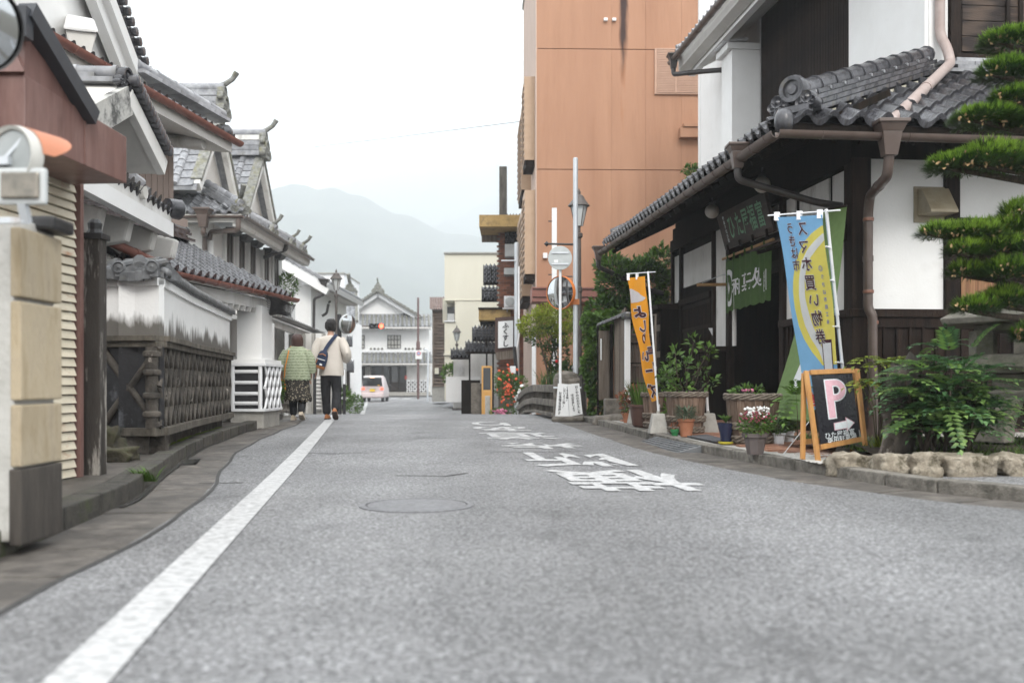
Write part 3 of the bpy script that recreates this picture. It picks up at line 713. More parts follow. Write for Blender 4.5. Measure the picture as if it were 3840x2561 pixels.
# small boarded canopy over the entrance
cn_ = MB().slab([S(.35, -.02, 2.56), S(.35, -.5, 2.4), S(.35, -.5, 2.43), S(.35, -.02, 2.6)], st * 1.6).build('entrance_canopy', M_wood2, shop)
for i in range(5): MB().beam(S(.45 + i * .3, -.03, 2.5), S(.45 + i * .3, -.5, 2.36), .03, .05).build('canopy_rafter', M_wood, cn_)
sp('canopy_box', M_wood2, (.12, .5, -.28, -.02, 2.3, 2.48), parent=cn_)
# two frosted globe lamps under the eave
M_globe = mat('frosted_globe', (.55, .53, .49), (.6, .58, .54), 3, .5)
for px, py, d, r, lb in ((2858, 693, 12.6, .105, 'frosted white globe lamp under the eave nearer to the corner gutter'), (2670, 793, 14.7, .105, 'frosted white globe lamp above the carved signboard, farther along the eave')):
    c = P(px, py, d); t_ = thing('globe_lamp', lb, 'lamp', c, 'globe lamps under the shop eave')
    MB().lathe(c, [(0, -r)] + [(r * math.sin(a), -r * math.cos(a)) for a in [math.pi * k / 12 for k in range(1, 12)]] + [(0, r)], 20, cap=False).build('globe', M_globe, t_, smooth=True)
    MB().lathe(c, [(.045, r * .95), (.05, r * 1.15), (.02, r * 1.3)], 12).tube([c + Vector((0, 0, r)), c + Vector((0, 0, .42))], .012, 8).build('stem', M_iron, t_, smooth=40)
# plain white wing and blue-grey block behind
sp('wing_wall', M_plaster, (11.601, 11.75, 1.74, 6, 3.0, 9.5))
bg = thing('blue_grey_building', 'pale blue-grey tower block rising behind the shop roof', 'building', (9, 36, 0))
M_bg = mat('blue_grey_render', (.33, .40, .45), (.38, .45, .50), 2, .8)
MB().box((10.3, 40, 7), (7.2, 8, 14.4)).build('wall', M_bg, bg); MB().box((10.3, 40, 14.3), (7.4, 8.2, .25)).build('parapet', M_white, bg)
for k in range(3): MB().box((8.5 + k * 1.8, 35.98, 12.2), (1, .06, 1.3)).build('window', M_glass, bg)
# ------------------------------------------------------------------ generic pieces
def fbox(mb, px0, px1, py0, py1, d, depth):
    """box whose front face covers a pixel rectangle at distance d"""
    a, b = P(px0, py1, d), P(px1, py0, d)
    return mb.box(((a.x + b.x) / 2, d + depth / 2, (a.z + b.z) / 2), (abs(b.x - a.x), depth, abs(b.z - a.z)))
def fpart(name, m, parent, *rects, bevel=0):
    mb = MB()
    for r in rects: fbox(mb, *r)
    return mb.build(name, m, parent, bevel=bevel)

# ------------------------------------------------------------------ salmon-coloured building
M_or = mat('salmon_render', (.36, .188, .113), (.425, .232, .142), .9, .8, .25, 18, dirt=(.48, .74, .55), dcol=(.27, .13, .072), dscale=1.1, stretch=(1, 1, .12))
t = M_or.node_tree; N, L = t.nodes, t.links      # one long rust streak down the wall
bs = N['Principled BSDF']; old = bs.inputs['Base Color'].links[0].from_socket
tcn = N.new('ShaderNodeTexCoord'); sx = N.new('ShaderNodeSeparateXYZ'); L.new(tcn.outputs['Object'], sx.inputs[0])
nn = N.new('ShaderNodeTexNoise'); nn.inputs['Scale'].default_value = 2.2; nn.inputs['Detail'].default_value = 5; mpp = N.new('ShaderNodeMapping'); mpp.inputs['Scale'].default_value = (2, 1, .5); L.new(tcn.outputs['Object'], mpp.inputs[0]); L.new(mpp.outputs[0], nn.inputs[0])
def mth(op, a, b=None, clamp=False):
    m_ = N.new('ShaderNodeMath'); m_.operation = op; m_.use_clamp = clamp
    for i, v in enumerate((a, b)):
        if v is None: continue
        if isinstance(v, (int, float)): m_.inputs[i].default_value = v
        else: L.new(v, m_.inputs[i])
    return m_.outputs[0]
dx = mth('ABSOLUTE', mth('ADD', mth('SUBTRACT', sx.outputs[0], 2.30), mth('MULTIPLY', mth('SUBTRACT', nn.outputs[0], .5), .22)))
def mrange(v, a, b, c=0., e=1.):
    m_ = N.new('ShaderNodeMapRange'); L.new(v, m_.inputs[0]); m_.inputs[1].default_value = a; m_.inputs[2].default_value = b; m_.inputs[3].default_value = c; m_.inputs[4].default_value = e
    return m_.outputs[0]
wd = mrange(sx.outputs[2], 6.5, 10.5, .05, .14)
core = mth('SUBTRACT', 1, mth('DIVIDE', dx, wd), True)
s1 = mth('MULTIPLY', mth('MULTIPLY', core, mrange(sx.outputs[2], 8.6, 10.2)), 1.6, True)
s2 = mth('MULTIPLY', mth('MULTIPLY', core, mrange(sx.outputs[2], 7.2, 9)), mrange(nn.outputs[0], .42, .6), True)
for fac_, cc in ((s2, (.36, .15, .06, 1)), (s1, (.045, .022, .018, 1))):
    mx = N.new('ShaderNodeMixRGB'); mx.inputs[2].default_value = cc; L.new(fac_, mx.inputs[0]); L.new(old, mx.inputs[1]); old = mx.outputs[0]
L.new(old, bs.inputs['Base Color'])
od = 26.4; ox = .653; ob = thing('salmon_building', 'tall salmon-coloured rendered building with rust streak and louvred windows', 'building', (ox, od, 0))
on = Vector((1, .03, 0)); os_ = Vector((-.037, 1, 0)); OB = Vector((ox, od, 0))
def O(a, b, z): return OB + on * a + os_ * b + Vector((0, 0, z))
def obx(mb, a0, a1, b0, b1, z0, z1): return mb.hexa([O(a0, b0, z0), O(a1, b0, z0), O(a1, b1, z0), O(a0, b1, z0)], [O(a0, b0, z1), O(a1, b0, z1), O(a1, b1, z1), O(a0, b1, z1)])
def opart(name, m, *bx, parent=ob, bevel=0):
    mb = MB()
    for b in bx: obx(mb, *b)
    return mb.build(name, m, parent, bevel=bevel)
M_side = mat('peach_render', (.50, .38, .31), (.56, .43, .36), 1, .8, .2, 18)
opart('core_wall', mat('joint_backing', (.2, .1, .06), rough=.9), (.02, 7.5, .03, 6.75, -.6, 13.2))  # darker brown backing that shows in the joints between panels
for (z0, z1) in ((-.6, 3.19), (3.2, 6.39), (6.4, 9.59), (9.6, 13.2)):
    for (a0, a1) in ((0, 2.0), (2.004, 2.9), (2.904, 3.86), (3.864, 7.5)):
        opart('wall_panel', M_or, (a0, a1, 0, .03, z0, z1 - .012))
opart('street_wall', M_side, (-.02, .02, 0.001, 6.8, -.6, 13.2)); opart('roof_edge', M_conc, (-.06, 7.5, -.03, 6.9, 13.2, 13.35))
M_louv = mat('louvre_tan', (.42, .29, .19), (.47, .33, .225), 4, .5)
M_louvp = mat('louvre_salmon', (.44, .27, .19), (.49, .31, .22), 4, .5)
def zz(py, d=od): return H0 + (1440 - py) * d / F
def aa(px, d=od): return (px - 1920) * d / F - ox
w_ = opart('louvre_window', M_louvp, (aa(2456), aa(2626), -.06, -.001, zz(352), zz(180)))
for k in range(26): opart('louvre_slat', M_louvp, (aa(2464), aa(2620), -.085, -.061, zz(346) + k * .0455, zz(346) + .03 + k * .0455), parent=w_)
opart('window_divider', M_louvp, (aa(2532), aa(2537), -.095, -.086, zz(350), zz(184)), parent=w_)
opart('small_pane', M_glass, (aa(2626), aa(2700), -.03, -.001, zz(345), zz(300)))
opart('wall_ledge', M_or, (aa(2548), aa(2700), -.22, -.001, zz(518), zz(482))); opart('ledge_cap', M_or, (aa(2560), aa(2700), -.26, -.001, zz(480), zz(467)))
for px in (2271, 2303): opart('vent_cap', M_white, (aa(px - 7), aa(px + 7), -.09, -.001, zz(80), zz(69)), bevel=.01)
opart('vent_cap', M_white, (aa(2036), aa(2052), -.1, -.001, zz(970), zz(950)), bevel=.01)
for (b0, b1, z0, z1) in ((.5, 1.7, 6.75, 9.0), (2.3, 4.6, 6.3, 8.6), (.3, 1.5, 1.9 + 1.75, 5.9), (1.9, 4.9, 3.2, 5.7)):
    bw = opart('bay_window', M_louv, (-.3, -.021, b0, b1, z0, z1))
    for k in range(12): opart('louvre_slat', M_louv, (-.33, -.301, b0 + .05, b1 - .05, z0 + .1 + k * (z1 - z0 - .2) / 12, z0 + .14 + k * (z1 - z0 - .2) / 12), parent=bw)
    opart('bay_base', M_wood2, (-.28, -.02, b0 + .05, b1 - .05, z0 - .16, z0 - .002), parent=bw)
opart('downpipe', M_white, (aa(1994), aa(2008), -.12, -.001, -.3, 2.2)); 
cn2 = opart('shopfront_canopy', mat('red_brown_metal', (.22, .085, .065), (.26, .105, .08), 4, .5), (aa(1988), aa(2330), -.9, -.002, zz(1132, 25.6), zz(1078, 25.6)))
for k in (0, 1): opart('canopy_groove', M_wood2, (aa(1990), aa(2330), -.915, -.901, zz(1118 - 30 * k, 25.6), zz(1114 - 30 * k, 25.6)), parent=cn2)
opart('dark_shopfront', mat('maroon_wall', (.10, .045, .035), (.13, .06, .045), 3, .7), (2.2, 4.5, -.04, -.003, -.3, 2.9))

# ------------------------------------------------------------------ street lamps
M_lampb = mat('lamp_bronze', (.075, .062, .055), (.11, .095, .085), 8, .5)
M_lampg = mat('lamp_glass', (.50, .52, .52), (.58, .6, .6), 3, .25)
def street_lamp(x, y, zb, h, label):
    t_ = thing('street_lamp', label, 'street lamp', (x, y, zb), 'old-style lanterns along the street')
    b = Vector((x, y, zb))
    MB().lathe(b, [(.22, 0), (.22, .12), (.17, .18), (.15, .24), (.13, .95), (.15, 1.0), (.10, 1.08), (.06, 1.14)], 10).build('fluted_base', M_lampb, t_, smooth=20)
    MB().lathe(b, [(.055, 1.1), (.05, h * .55), (.065, h * .55 + .02), (.065, h * .55 + .1), (.045, h * .55 + .12), (.04, h - .95), (.07, h - .93), (.07, h - .86), (.03, h - .84), (.03, h - .72)], 12).build('pole', M_lampb, t_, smooth=30)
    MB().tube([b + Vector((-.3, 0, h * .62)), b + Vector((.0, 0, h * .62))], .015, 6).lathe(b + Vector((-.32, 0, h * .62)), [(.0, -.03), (.03, 0), (0, .03)], 8).build('banner_arm', M_lampb, t_)
    ln = MB().lathe(b, [(.07, h - .72), (.155, h - .34)], 6).build('lantern_glass', M_lampg, t_)
    for k in range(6):
        a = k * math.pi / 3; MB().tube([b + Vector((.073 * math.cos(a), .073 * math.sin(a), h - .72)), b + Vector((.158 * math.cos(a), .158 * math.sin(a), h - .34))], .009, 5).build('lantern_bar', M_lampb, ln)
    MB().lathe(b, [(.21, h - .345), (.2, h - .325), (.12, h - .22), (.09, h - .16), (.03, h - .12), (.035, h - .08), (.012, h - .03), (.004, h)], 12).build('lantern_cap', M_lampb, t_, smooth=25)
    return t_
street_lamp((2171 - 1920) * 18.8 / F, 18.8, .0, 4.4, 'bronze street lamp close behind the galvanised mirror pole')
street_lamp((1713 - 1920) * 45 / F, 45, -.48, 3.85, 'bronze street lamp in front of the cream building, across the bridge')
street_lamp((1261 - 1920) * 33 / F, 33, -.48, 5.0, 'bronze street lamp on the left near the white gabled storehouse')

# ------------------------------------------------------------------ convex mirrors
M_orange = mat('orange_rim', (.62, .17, .03), (.7, .22, .05), 5, .5)
M_mirror = mat('mirror_face', (.62, .64, .65), rough=.06, metal=1)
M_backm = mat('mirror_back_grey', (.40, .42, .42), (.5, .52, .52), 4, .5)
def axes(nv):
    f = Vector(nv).normalized(); up = Vector((0, 0, 1)); sd = up.cross(f).normalized(); return Matrix((sd, f.cross(sd), f)).transposed()
def mirror_disc(par, c, nv, r, rim=M_orange, back=M_backm):
    A = axes(nv); c = Vector(c)
    MB().lathe(c, [(0, .10 * r + .02)] + [(r * .97 * k / 8, .02 + .10 * r * (1 - (k / 8) ** 2)) for k in range(1, 9)], 32, axis=A, cap=False).build('mirror_face', M_mirror, par, smooth=True)
    MB().lathe(c, [(r * .965, .03), (r * 1.0, .035), (r * 1.03, .02), (r * 1.03, -.03), (r * .98, -.04)], 32, axis=A, cap=False).build('rim', rim, par, smooth=40)
    MB().lathe(c, [(r * .98, -.035), (r * .5, -.06), (0, -.065)], 32, axis=A, cap=False).build('back_plate', back, par, smooth=40)
def pole(par, x, y, z0, z1, r, m, name='pole', cap=True):
    MB().lathe((x, y, 0), [(r, z0), (r, z1), (r * .6, z1 + r * .3)], 16).build(name, m, par, smooth=40)
mx_, my_ = (2158 - 1920) * 17.4 / F, 17.4
mp_ = thing('mirror_pole', 'galvanised pole carrying an orange-rimmed round traffic mirror by the bridge', 'traffic mirror', (mx_, my_, .05))
pole(mp_, mx_, my_, .05, 4.64, .042, M_galv)
mirror_disc(mp_, P(2103, 1098, 17.2), (-.62, -.78, -.06), .285)
MB().beam(P(2130, 1130, 17.3), P(2160, 1130, 17.4), .03, .03).box(P(2158, 1133, 17.4), (.13, .11, .1)).build('clamp', mat('rusty_clamp', (.35, .11, .04), (.45, .17, .06), 12, .8), mp_)
MB().tube([P(2052, 915, 17.4), P(2158, 917, 17.4)], .018, 8).lathe(P(2050, 915, 17.4), [(0, -.05), (.05, 0), (0, .05)], 10).build('banner_arm', M_iron, mp_, smooth=40)
sgx = (2101 - 1920) * 17.0 / F
sg = thing('road_sign_pole', 'white post with a round road sign seen from behind', 'road sign', (sgx, 17.0, .05))
pole(sg, sgx, 17.0, .05, H0 + 500 * 17 / F, .024, M_white)
MB().lathe(P(2100, 968, 16.95), [(.2, 0), (.205, .004), (.2, .008)], 32, axis=axes((0, -1, 0))).build('sign_disc', mat('sign_back', (.44, .47, .47), (.52, .55, .55), 5, .4), sg, smooth=30)
for py in (948, 990): MB().beam(P(2068, py, 16.93), P(2132, py, 16.93), .012, .03).build('bracket', M_galv, sg)
MB().box(P(2085, 980, 16.935), (.07, .006, .05)).build('sticker', M_white, sg)
wb = thing('white_channel_post', 'plain white square post in front of the salmon wall', 'post', (1.0, 24, -.4))
fpart('post_body', M_white, wb, (2070, 2088, 780, 1500, 24.2, .1)); fpart('hook', M_iron, wb, (2056, 2070, 828, 832, 24.2, .02), (2056, 2070, 1028, 1032, 24.2, .02))
# notice boards at the foot of the sign post
def board_text(par, cols, TL, TR, BL, m=M_black, size=None, off=.004, bold=.01, name='lettering'):
    """vertical columns of characters; each (u, v0, v1, text) in board coordinates"""
    TL, TR, BL = Vector(TL), Vector(TR), Vector(BL); ex, ey = TR - TL, BL - TL; nrm = ey.cross(ex).normalized()
    mb = MB()
    for u, v0, v1, s in cols:
        n_ = len(s); ch = (v1 - v0) / n_
        for i, c in enumerate(s):
            if c == ' ': continue
            o = TL + ex * u + ey * (v0 + (i + .5) * ch) - nrm * off * (1 if nrm.y > 0 else -1)
            h_ = ey.length * ch; w2 = (size or h_) 
            letter(mb, c, o, ex.normalized() * w2, -ey.normalized() * h_, bold)
    return mb.build(name, m, par, fix=False)
def board(name, label, cat, pts, m, thick=.012, loc=None):
    t_ = thing(name, label, cat, loc or pts[3]); a = [Vector(p) for p in pts]; nv = (a[1] - a[0]).cross(a[3] - a[0]).normalized()
    if nv.y < 0: nv = -nv
    MB().slab(a, nv * thick).build('panel', m, t_); return t_
M_sign = mat('sign_white', (.70, .71, .71), (.76, .77, .77), 3, .5)
b1_ = [P(2128, 1441, 16.72), P(2172, 1437, 16.75), P(2185, 1552, 16.75), P(2136, 1562, 16.72)]
nb1 = board('notice_board', 'white notice board with brush lettering, leaning right of the white post', 'notice board', b1_, M_sign)
board_text(nb1, [(.72, .06, .94, 'おくやみのおかえしを'), (.3, .3, .86, 'はぶきましょう')], b1_[0], b1_[1], b1_[3] + (b1_[2] - b1_[3]) * .1, size=.058, bold=.02)
b2_ = [P(2092, 1437, 16.78), P(2131, 1441, 16.76), P(2143, 1563, 16.74), P(2082, 1560, 16.78)]
nb2 = board('notice_board', 'white notice board with smaller lettering, behind the white post', 'notice board', b2_, M_sign)
board_text(nb2, [(.98, .08, .9, '病気お見舞のおかえしは'), (.66, .1, .97, 'しないように致しましょう'), (.28, .25, .95, '社会福祉協議会')], b2_[0], b2_[1], b2_[3] + Vector((.02, 0, 0)), size=.05, bold=.02)
stb = MB(); a = P(2072, 1585, 16.6); stb.hexa([P(2070, 1583, 16.5), P(2190, 1580, 16.5), P(2190, 1570, 17.1), P(2075, 1570, 17.1)], [P(2066, 1567, 16.5), P(2188, 1563, 16.5), P(2190, 1553, 17.1), P(2078, 1553, 17.1)])
tag(stb.build('stone_footing', M_stone, bevel=.03, loc=P(2130, 1575, 16.8)), 'low mossy stone footing under the notice boards', 'footing')

# ------------------------------------------------------------------ bridge parapets
def parapet(name, label, pts, h, npost, m=M_stone):
    t_ = thing(name, label, 'railing', Vector((pts[0][0], pts[0][1], zg(pts[0][1]))))
    pv_ = [Vector((x, y, zg(y) + .05)) for x, y in pts]
    for z, hh in ((h - .07, .14), (h * .42, .12), (.03, .06)):
        for a, b in zip(pv_, pv_[1:]): MB().beam(a + Vector((0, 0, z)), b + Vector((0, 0, z)), .17, hh).build('rail', m, t_, bevel=.015)
    tot = sum((b - a).length for a, b in zip(pv_, pv_[1:]))
    for k in range(npost):
        s_ = tot * (k + .5) / npost
        for a, b in zip(pv_, pv_[1:]):
            l = (b - a).length
            if s_ <= l: p = a + (b - a) * (s_ / l); break
            s_ -= l
        MB().box(p + Vector((0, 0, h * .46)), (.1, .1, h * .84)).build('baluster', m, t_, bevel=.01)
    return t_
rr_ = parapet('bridge_parapet', 'weathered stone bridge railing on the right, curving away behind the notice boards', [(.86, 17.3), (.66, 18.6), (.5, 20.2), (.36, 22.2), (.2, 25)], .56, 16)
MB().box(P(2125, 1490, 17.25) - Vector((0, 0, .02)), (.46, .3, .72)).build('end_pier', M_stone, rr_, bevel=.05)
MB().lathe(P(2125, 1490, 17.25), [(.22, .33), (.2, .4), (.1, .45), (0, .46)], 16, sy=.7).build('pier_cap', M_stone, rr_, smooth=40)
MB().beam(P(2075, 1453, 17.05), P(2180, 1453, 17.05), .01, .03).build('perforated_strap', M_galv, rr_)
parapet('bridge_parapet', 'weathered railing on the left beside the woman in the green cardigan', [(-4.35, 17.9), (-4.5, 19), (-4.75, 20.6), (-5.0, 22.5)], .56, 14)

# ------------------------------------------------------------------ right side beyond the bridge
M_cream = mat('cream_render', (.66, .63, .52), (.71, .68, .57), 1.2, .8, .1, 20, dirt=(.58, .8, .3), dcol=(.45, .42, .33), dscale=.8, stretch=(1, 1, .3))
cb_ = thing('cream_building', 'plain cream rendered building with one recessed window across the bridge', 'building', P(1760, 1500, 48))
fpart('wall', M_cream, cb_, (1706, 1960, 950, 1500, 48, 6), (1667, 1706.3, 950, 1128, 48, 6), (1667, 1706.3, 1204, 1500, 48, 6))
fpart('recess_wall', M_cream, cb_, (1660, 1712, 1120, 1210, 49.5, .2)); fpart('parapet', M_conc, cb_, (1664, 1962, 946, 951, 47.9, 6.2)); fpart('joint_band', M_cream, cb_, (1665, 1940, 1125, 1127, 47.96, .03))
wi = fpart('window', M_glass, cb_, (1677, 1705, 1150, 1202, 49.3, .1)); fpart('window_sill', M_white, wi, (1665, 1708, 1202, 1206, 47.9, .5)); fpart('curtain', M_white, wi, (1678, 1704, 1176, 1202, 49.25, .04))
fpart('lower_band', M_cream, cb_, (1664, 1700, 1325, 1332, 47.9, .3))
M_cedar = mat('grey_cedar', (.085, .06, .045), (.2, .15, .12), 3, .8, .3, 30, stretch=(.6, 1, 6), rnd=.3)
wh = thing('clapboard_house', 'narrow dark house of lapped cedar boards with corrugated roof', 'house', P(1640, 1500, 58))
fpart('wall', M_wood, wh, (1622, 1666, 1150, 1450, 58.1, 5)); fpart('foundation', M_conc, wh, (1620, 1667, 1448, 1506, 58.0, 5))
for k in range(25): MB().hexa([P(1621, 1160 + k * 11.6 + 10.8, 57.9), P(1667, 1160 + k * 11.6 + 10.8, 57.9), P(1667, 1160 + k * 11.6 + 10.8, 58.09), P(1621, 1160 + k * 11.6 + 10.8, 58.09)], [P(1621, 1160 + k * 11.6, 58.04), P(1667, 1160 + k * 11.6, 58.04), P(1667, 1160 + k * 11.6, 58.09), P(1621, 1160 + k * 11.6, 58.09)]).build('lapped_board', M_cedar, wh)
cr_ = MB(); cr_.grid(lambda u, v: P(1611 + 56 * u, 1160 - 46 * v, 57.6 + 2.2 * v) + Vector((0, 0, .035 * math.sin(u * 42))), 60, 2); cr_.build('corrugated_roof', mat('rusty_sheet', (.12, .075, .06), (.22, .16, .14), 6, .6), wh, smooth=True, fix=False)
fpart('drain_pipe', M_wgrey, wh, (1623, 1627, 1190, 1450, 57.8, .06)); fpart('meter_box', M_cream, wh, (1630, 1645, 1380, 1402, 57.7, .12))
# brick building with ochre slabs and a concrete chimney
M_brick = mat('brick', (.17, .065, .04), (.27, .115, .07), 6, .85, .3, 40, rnd=.3)
M_mortar = mat('mortar', (.17, .13, .11), (.23, .19, .16), 20, .9)
M_ochre = mat('ochre_render', (.42, .28, .10), (.55, .38, .16), 2.5, .8, dirt=(.5, .68, .8), dcol=(.13, .10, .06), dscale=3)
bb_ = thing('brick_house', 'tall narrow brick building with ochre canopies and small tiled roofs', 'building', P(1900, 1520, 36))
fpart('wall', M_mortar, bb_, (1869, 1990, 828, 1530, 36.03, 4))
bm_ = MB().box((0, 0, 0), (.235, .05, .075)).mesh('brick', M_brick, fix=True); a0 = P(1869, 1500, 36); k = 0
for j in range(72):
    for i in range(4):
        if k < 290: put(bm_, 'brick', Matrix.Translation((a0.x + .12 + i * .247 + (.12 if j % 2 else 0) - .06, 36.012 + random.uniform(-.006, .006), 6.55 - j * .088)), bb_); k += 1
fpart('canopy_slab', M_ochre, bb_, (1797, 1950, 806, 850, 34.6, 3)); fpart('canopy_soffit', M_wgrey, bb_, (1806, 1945, 850.5, 905, 36.6, .3)); fpart('canopy_slab', M_ochre, bb_, (1795, 1915, 1160, 1200, 34.8, 2))
fpart('canopy_lid', M_wood2, bb_, (1793, 1918, 1153, 1159.5, 34.7, 2.2))
fpart('canopy_soffit', M_wood, bb_, (1801, 1912, 1200.5, 1240, 35.6, .3))
ch_ = thing('concrete_chimney', 'slim soot-stained concrete chimney standing above the brick building', 'chimney', P(1886, 806, 37))
fpart('shaft', mat('sooty_concrete', (.06, .055, .05), (.16, .15, .13), 4, .9, .3, 30, stretch=(2, 2, .4)), ch_, (1872, 1901, 624, 815, 37.5, .32), bevel=.02)
def small_roof(par, px0, px1, py0, py1, d, dep=1.0, m=TS, cols=6, name='tiled_roof'):
    """little pent roof facing the camera-left street: eave line px0..px1 at py1, rising back to py0"""
    a, b = P(px0, py1, d), P(px1, py1, d); c = P(px1, py0, d + dep); e = P(px0, py0, d + dep)
    r_ = MB().slab([a, b, c, e], Vector((0, 0, -.08))).build(name, M_wood, par)
    tiles(r_, a + Vector((0, -.03, .01)), b - a, e - a, (b - a).length, (e - a).length, (b - a).length / cols, .3, None, m, m)
    return r_
small_roof(bb_, 1893, 1952, 822, 912, 35.4, 1.2, TS, 5)
ent = thing('sushi_shop_entrance', 'low tiled entrance roofs with dark gate posts beside the hanging sign box', 'entrance', P(1830, 1540, 33))
for px0, px1, py0, py1, d in ((1770, 1870, 1236, 1272, 33.5), (1745, 1866, 1290, 1318, 32.5), (1690, 1760, 1316, 1340, 36), (1812, 1872, 1000, 1062, 37), (1806, 1868, 1085, 1125, 36.5)):
    small_roof(ent, px0, px1, py0, py1, d, .9, TS, max(4, int((px1 - px0) / 14)))
fpart('post', M_wood, ent, (1758, 1764, 1320, 1545, 33, .1), (1846, 1852, 1320, 1550, 31.5, .1), (1822, 1828, 1270, 1545, 33, .1)); fpart('back_wall', M_plaster_s, ent, (1700, 1870, 1320, 1530, 37.8, .2))
fpart('garden_wall', M_plaster, ent, (1672, 1800, 1412, 1508, 36.5, .2)); fpart('dark_fence', M_wood, ent, (1730, 1800, 1425, 1552, 30.5, .1)); fpart('stone_wall', M_stone, ent, (1766, 1806, 1436, 1556, 27.5, .3), bevel=.03)
fpart('orange_door_frame', mat('varnished_pine', (.52, .27, .07), (.60, .33, .10), 5, .5), ent, (1806, 1812, 1372, 1556, 27, .06), (1840, 1845, 1372, 1556, 27, .06), (1812, 1840, 1372, 1379, 27, .06), (1812, 1840, 1462, 1556, 27.01, .04))
fpart('door_pane', M_glass, ent, (1812, 1840, 1379, 1462, 27.03, .01))
tag(fpart('stone_marker', M_conc, None, (1819, 1838, 1484, 1556, 25.4, .14), bevel=.015), 'small upright pale stone marker before the orange-framed door', 'stone post')
sb_ = thing('sign_box', 'white lightbox sign with dark frame reading four hiragana', 'sign', P(1893, 1320, 29))
q = [P(1857, 1191, 29.1), P(1931, 1186, 28.9), P(1931, 1311, 28.9), P(1856, 1322, 29.1)]
MB().slab(q, (0, .22, 0)).build('frame', mat('sign_frame', (.05, .022, .015), (.07, .032, .022), 5, .5), sb_)
q2 = [P(1868, 1206, 29.0), P(1924, 1202, 28.87), P(1924, 1300, 28.87), P(1868, 1306, 29.0)]
MB().slab([p - Vector((0, .03, 0)) for p in q2], (0, .02, 0)).build('face', M_sign, sb_)
board_text(sb_, [(.5, .05, .97, 'ふくすし')], q2[0] - Vector((0, .04, 0)), q2[1] - Vector((0, .04, 0)), q2[3] - Vector((0, .04, 0)), bold=.03, size=.2)
MB().slab([P(1858, 1322, 29.1), P(1930, 1311, 28.9), P(1926, 1345, 28.9), P(1862, 1350, 29.1)], (0, .1, 0)).build('weathered_board', M_wgrey, sb_)
t_ = thing('globe_lamp', 'white globe lamp on the wall right of the hanging sign box', 'lamp', P(1952, 1213, 27)); c = P(1952, 1213, 26.5)
MB().lathe(c, [(0, -.08), (.056, -.056), (.08, 0), (.056, .056), (0, .08)], 14, cap=False).build('globe', M_white, t_, smooth=True); MB().beam(c, c + Vector((.16, .6, 0)), .03, .03).build('arm', M_iron, t_)
ac = thing('air_conditioner', 'white outdoor air conditioner on brackets beside the brick wall', 'air conditioner', P(1910, 1170, 34.5)); fpart('case', M_white, ac, (1890, 1934, 1110, 1152, 34.3, .5), bevel=.02)
MB().lathe(P(1912, 1131, 34.28), [(.16, 0), (.15, .02), (.05, .03)], 16, axis=axes((0, -1, 0))).build('fan_grille', M_backm, ac); fpart('bracket', M_white, ac, (1884, 1938, 1154, 1158, 34.3, .6), (1900, 1904, 1158, 1168, 34.6, .3))
dk = thing('vent_duct', 'boxy grey metal vent duct on the brick wall under the tiled roof', 'duct', P(1910, 950, 35.3)); fpart('duct_box', M_backm, dk, (1893, 1932, 915, 962, 35.2, .6), bevel=.02); fpart('duct_box', M_backm, dk, (1890, 1930, 1005, 1030, 35.2, .6), bevel=.02)
ut = thing('utility_pole', 'grey service pole wrapped in cables between brick wall and salmon building', 'utility pole', P(1940, 1500, 27.6))
pole(ut, (1938 - 1920) * 27.6 / F, 27.6, -.4, 4.6, .07, M_galv); MB().tube([P(1946, 1000, 27.4), P(1946, 1260, 27.4), P(1935, 1330, 27.4), P(1938, 1400, 27.3)], .025, 6).build('cable', M_white, ut, smooth=True)
fpart('meter_box', M_white, ut, (1912, 1934, 1373, 1400, 27.2, .2), bevel=.01); MB().tube([P(1929, 1300, 27.3), P(1940, 1450, 27.3)], .05, 8).build('conduit', M_iron, ut); fpart('service_bracket', M_galv, ut, (1880, 1935, 975, 979, 27.5, .05))
# ------------------------------------------------------------------ the house closing the street
fd = 95.0
fh = thing('gabled_white_house', 'white two-storey gabled house with tiled pent roofs closing the end of the street', 'house', P(1440, 1480, fd))
fpart('upper_wall', M_plaster, fh, (1290, 1610, 1222, 1330, fd, 7)); fpart('ground_wall', M_wood, fh, (1290, 1524, 1362, 1482, fd + .25, 7)); fpart('ground_wall', M_plaster_s, fh, (1524, 1612, 1362, 1482, fd + .1, 7))
gb = MB().slab([P(1322, 1182, fd + .5), P(1417, 1100, fd + .5), P(1560, 1182, fd + .5)], (0, 6, 0)).build('gable_wall', M_plaster, fh)
for a, b in (((1417, 1094), (1580, 1192)), ((1417, 1094), (1300, 1172))):
    p, q_ = P(*a, fd - .2), P(*b, fd - .2)
    MB().beam(p - Vector((0, 0, .28)), q_ - Vector((0, 0, .28)), .25, .3).build('barge_board', M_white, gb)
    MB().beam(p + Vector((0, 3, .05)), q_ + Vector((0, 3, .05)), 7, .22).build('roof_slope', M_tile_m, fh)
    for k in range(12):
        c = p + (q_ - p) * (k + .5) / 12; MB().tube([c + Vector((0, -.6, .12)), c + Vector((0, .5, .12))], .13, 6).build('verge_tile', M_tile_m, fh, smooth=50)
for px, py in ((1368, 1137), (1464, 1137), (1512, 1167)): fpart('purlin_end', M_white, gb, (px - 6, px + 6, py - 5, py + 6, fd - .1, .6))
oni(fh, P(1417, 1092, fd - .3), (0, -1, 0), 2.2, M_tile_m); oni(fh, P(1417, 1074, fd - .25), (0, -1, 0), 1.2, M_tile_m, True)
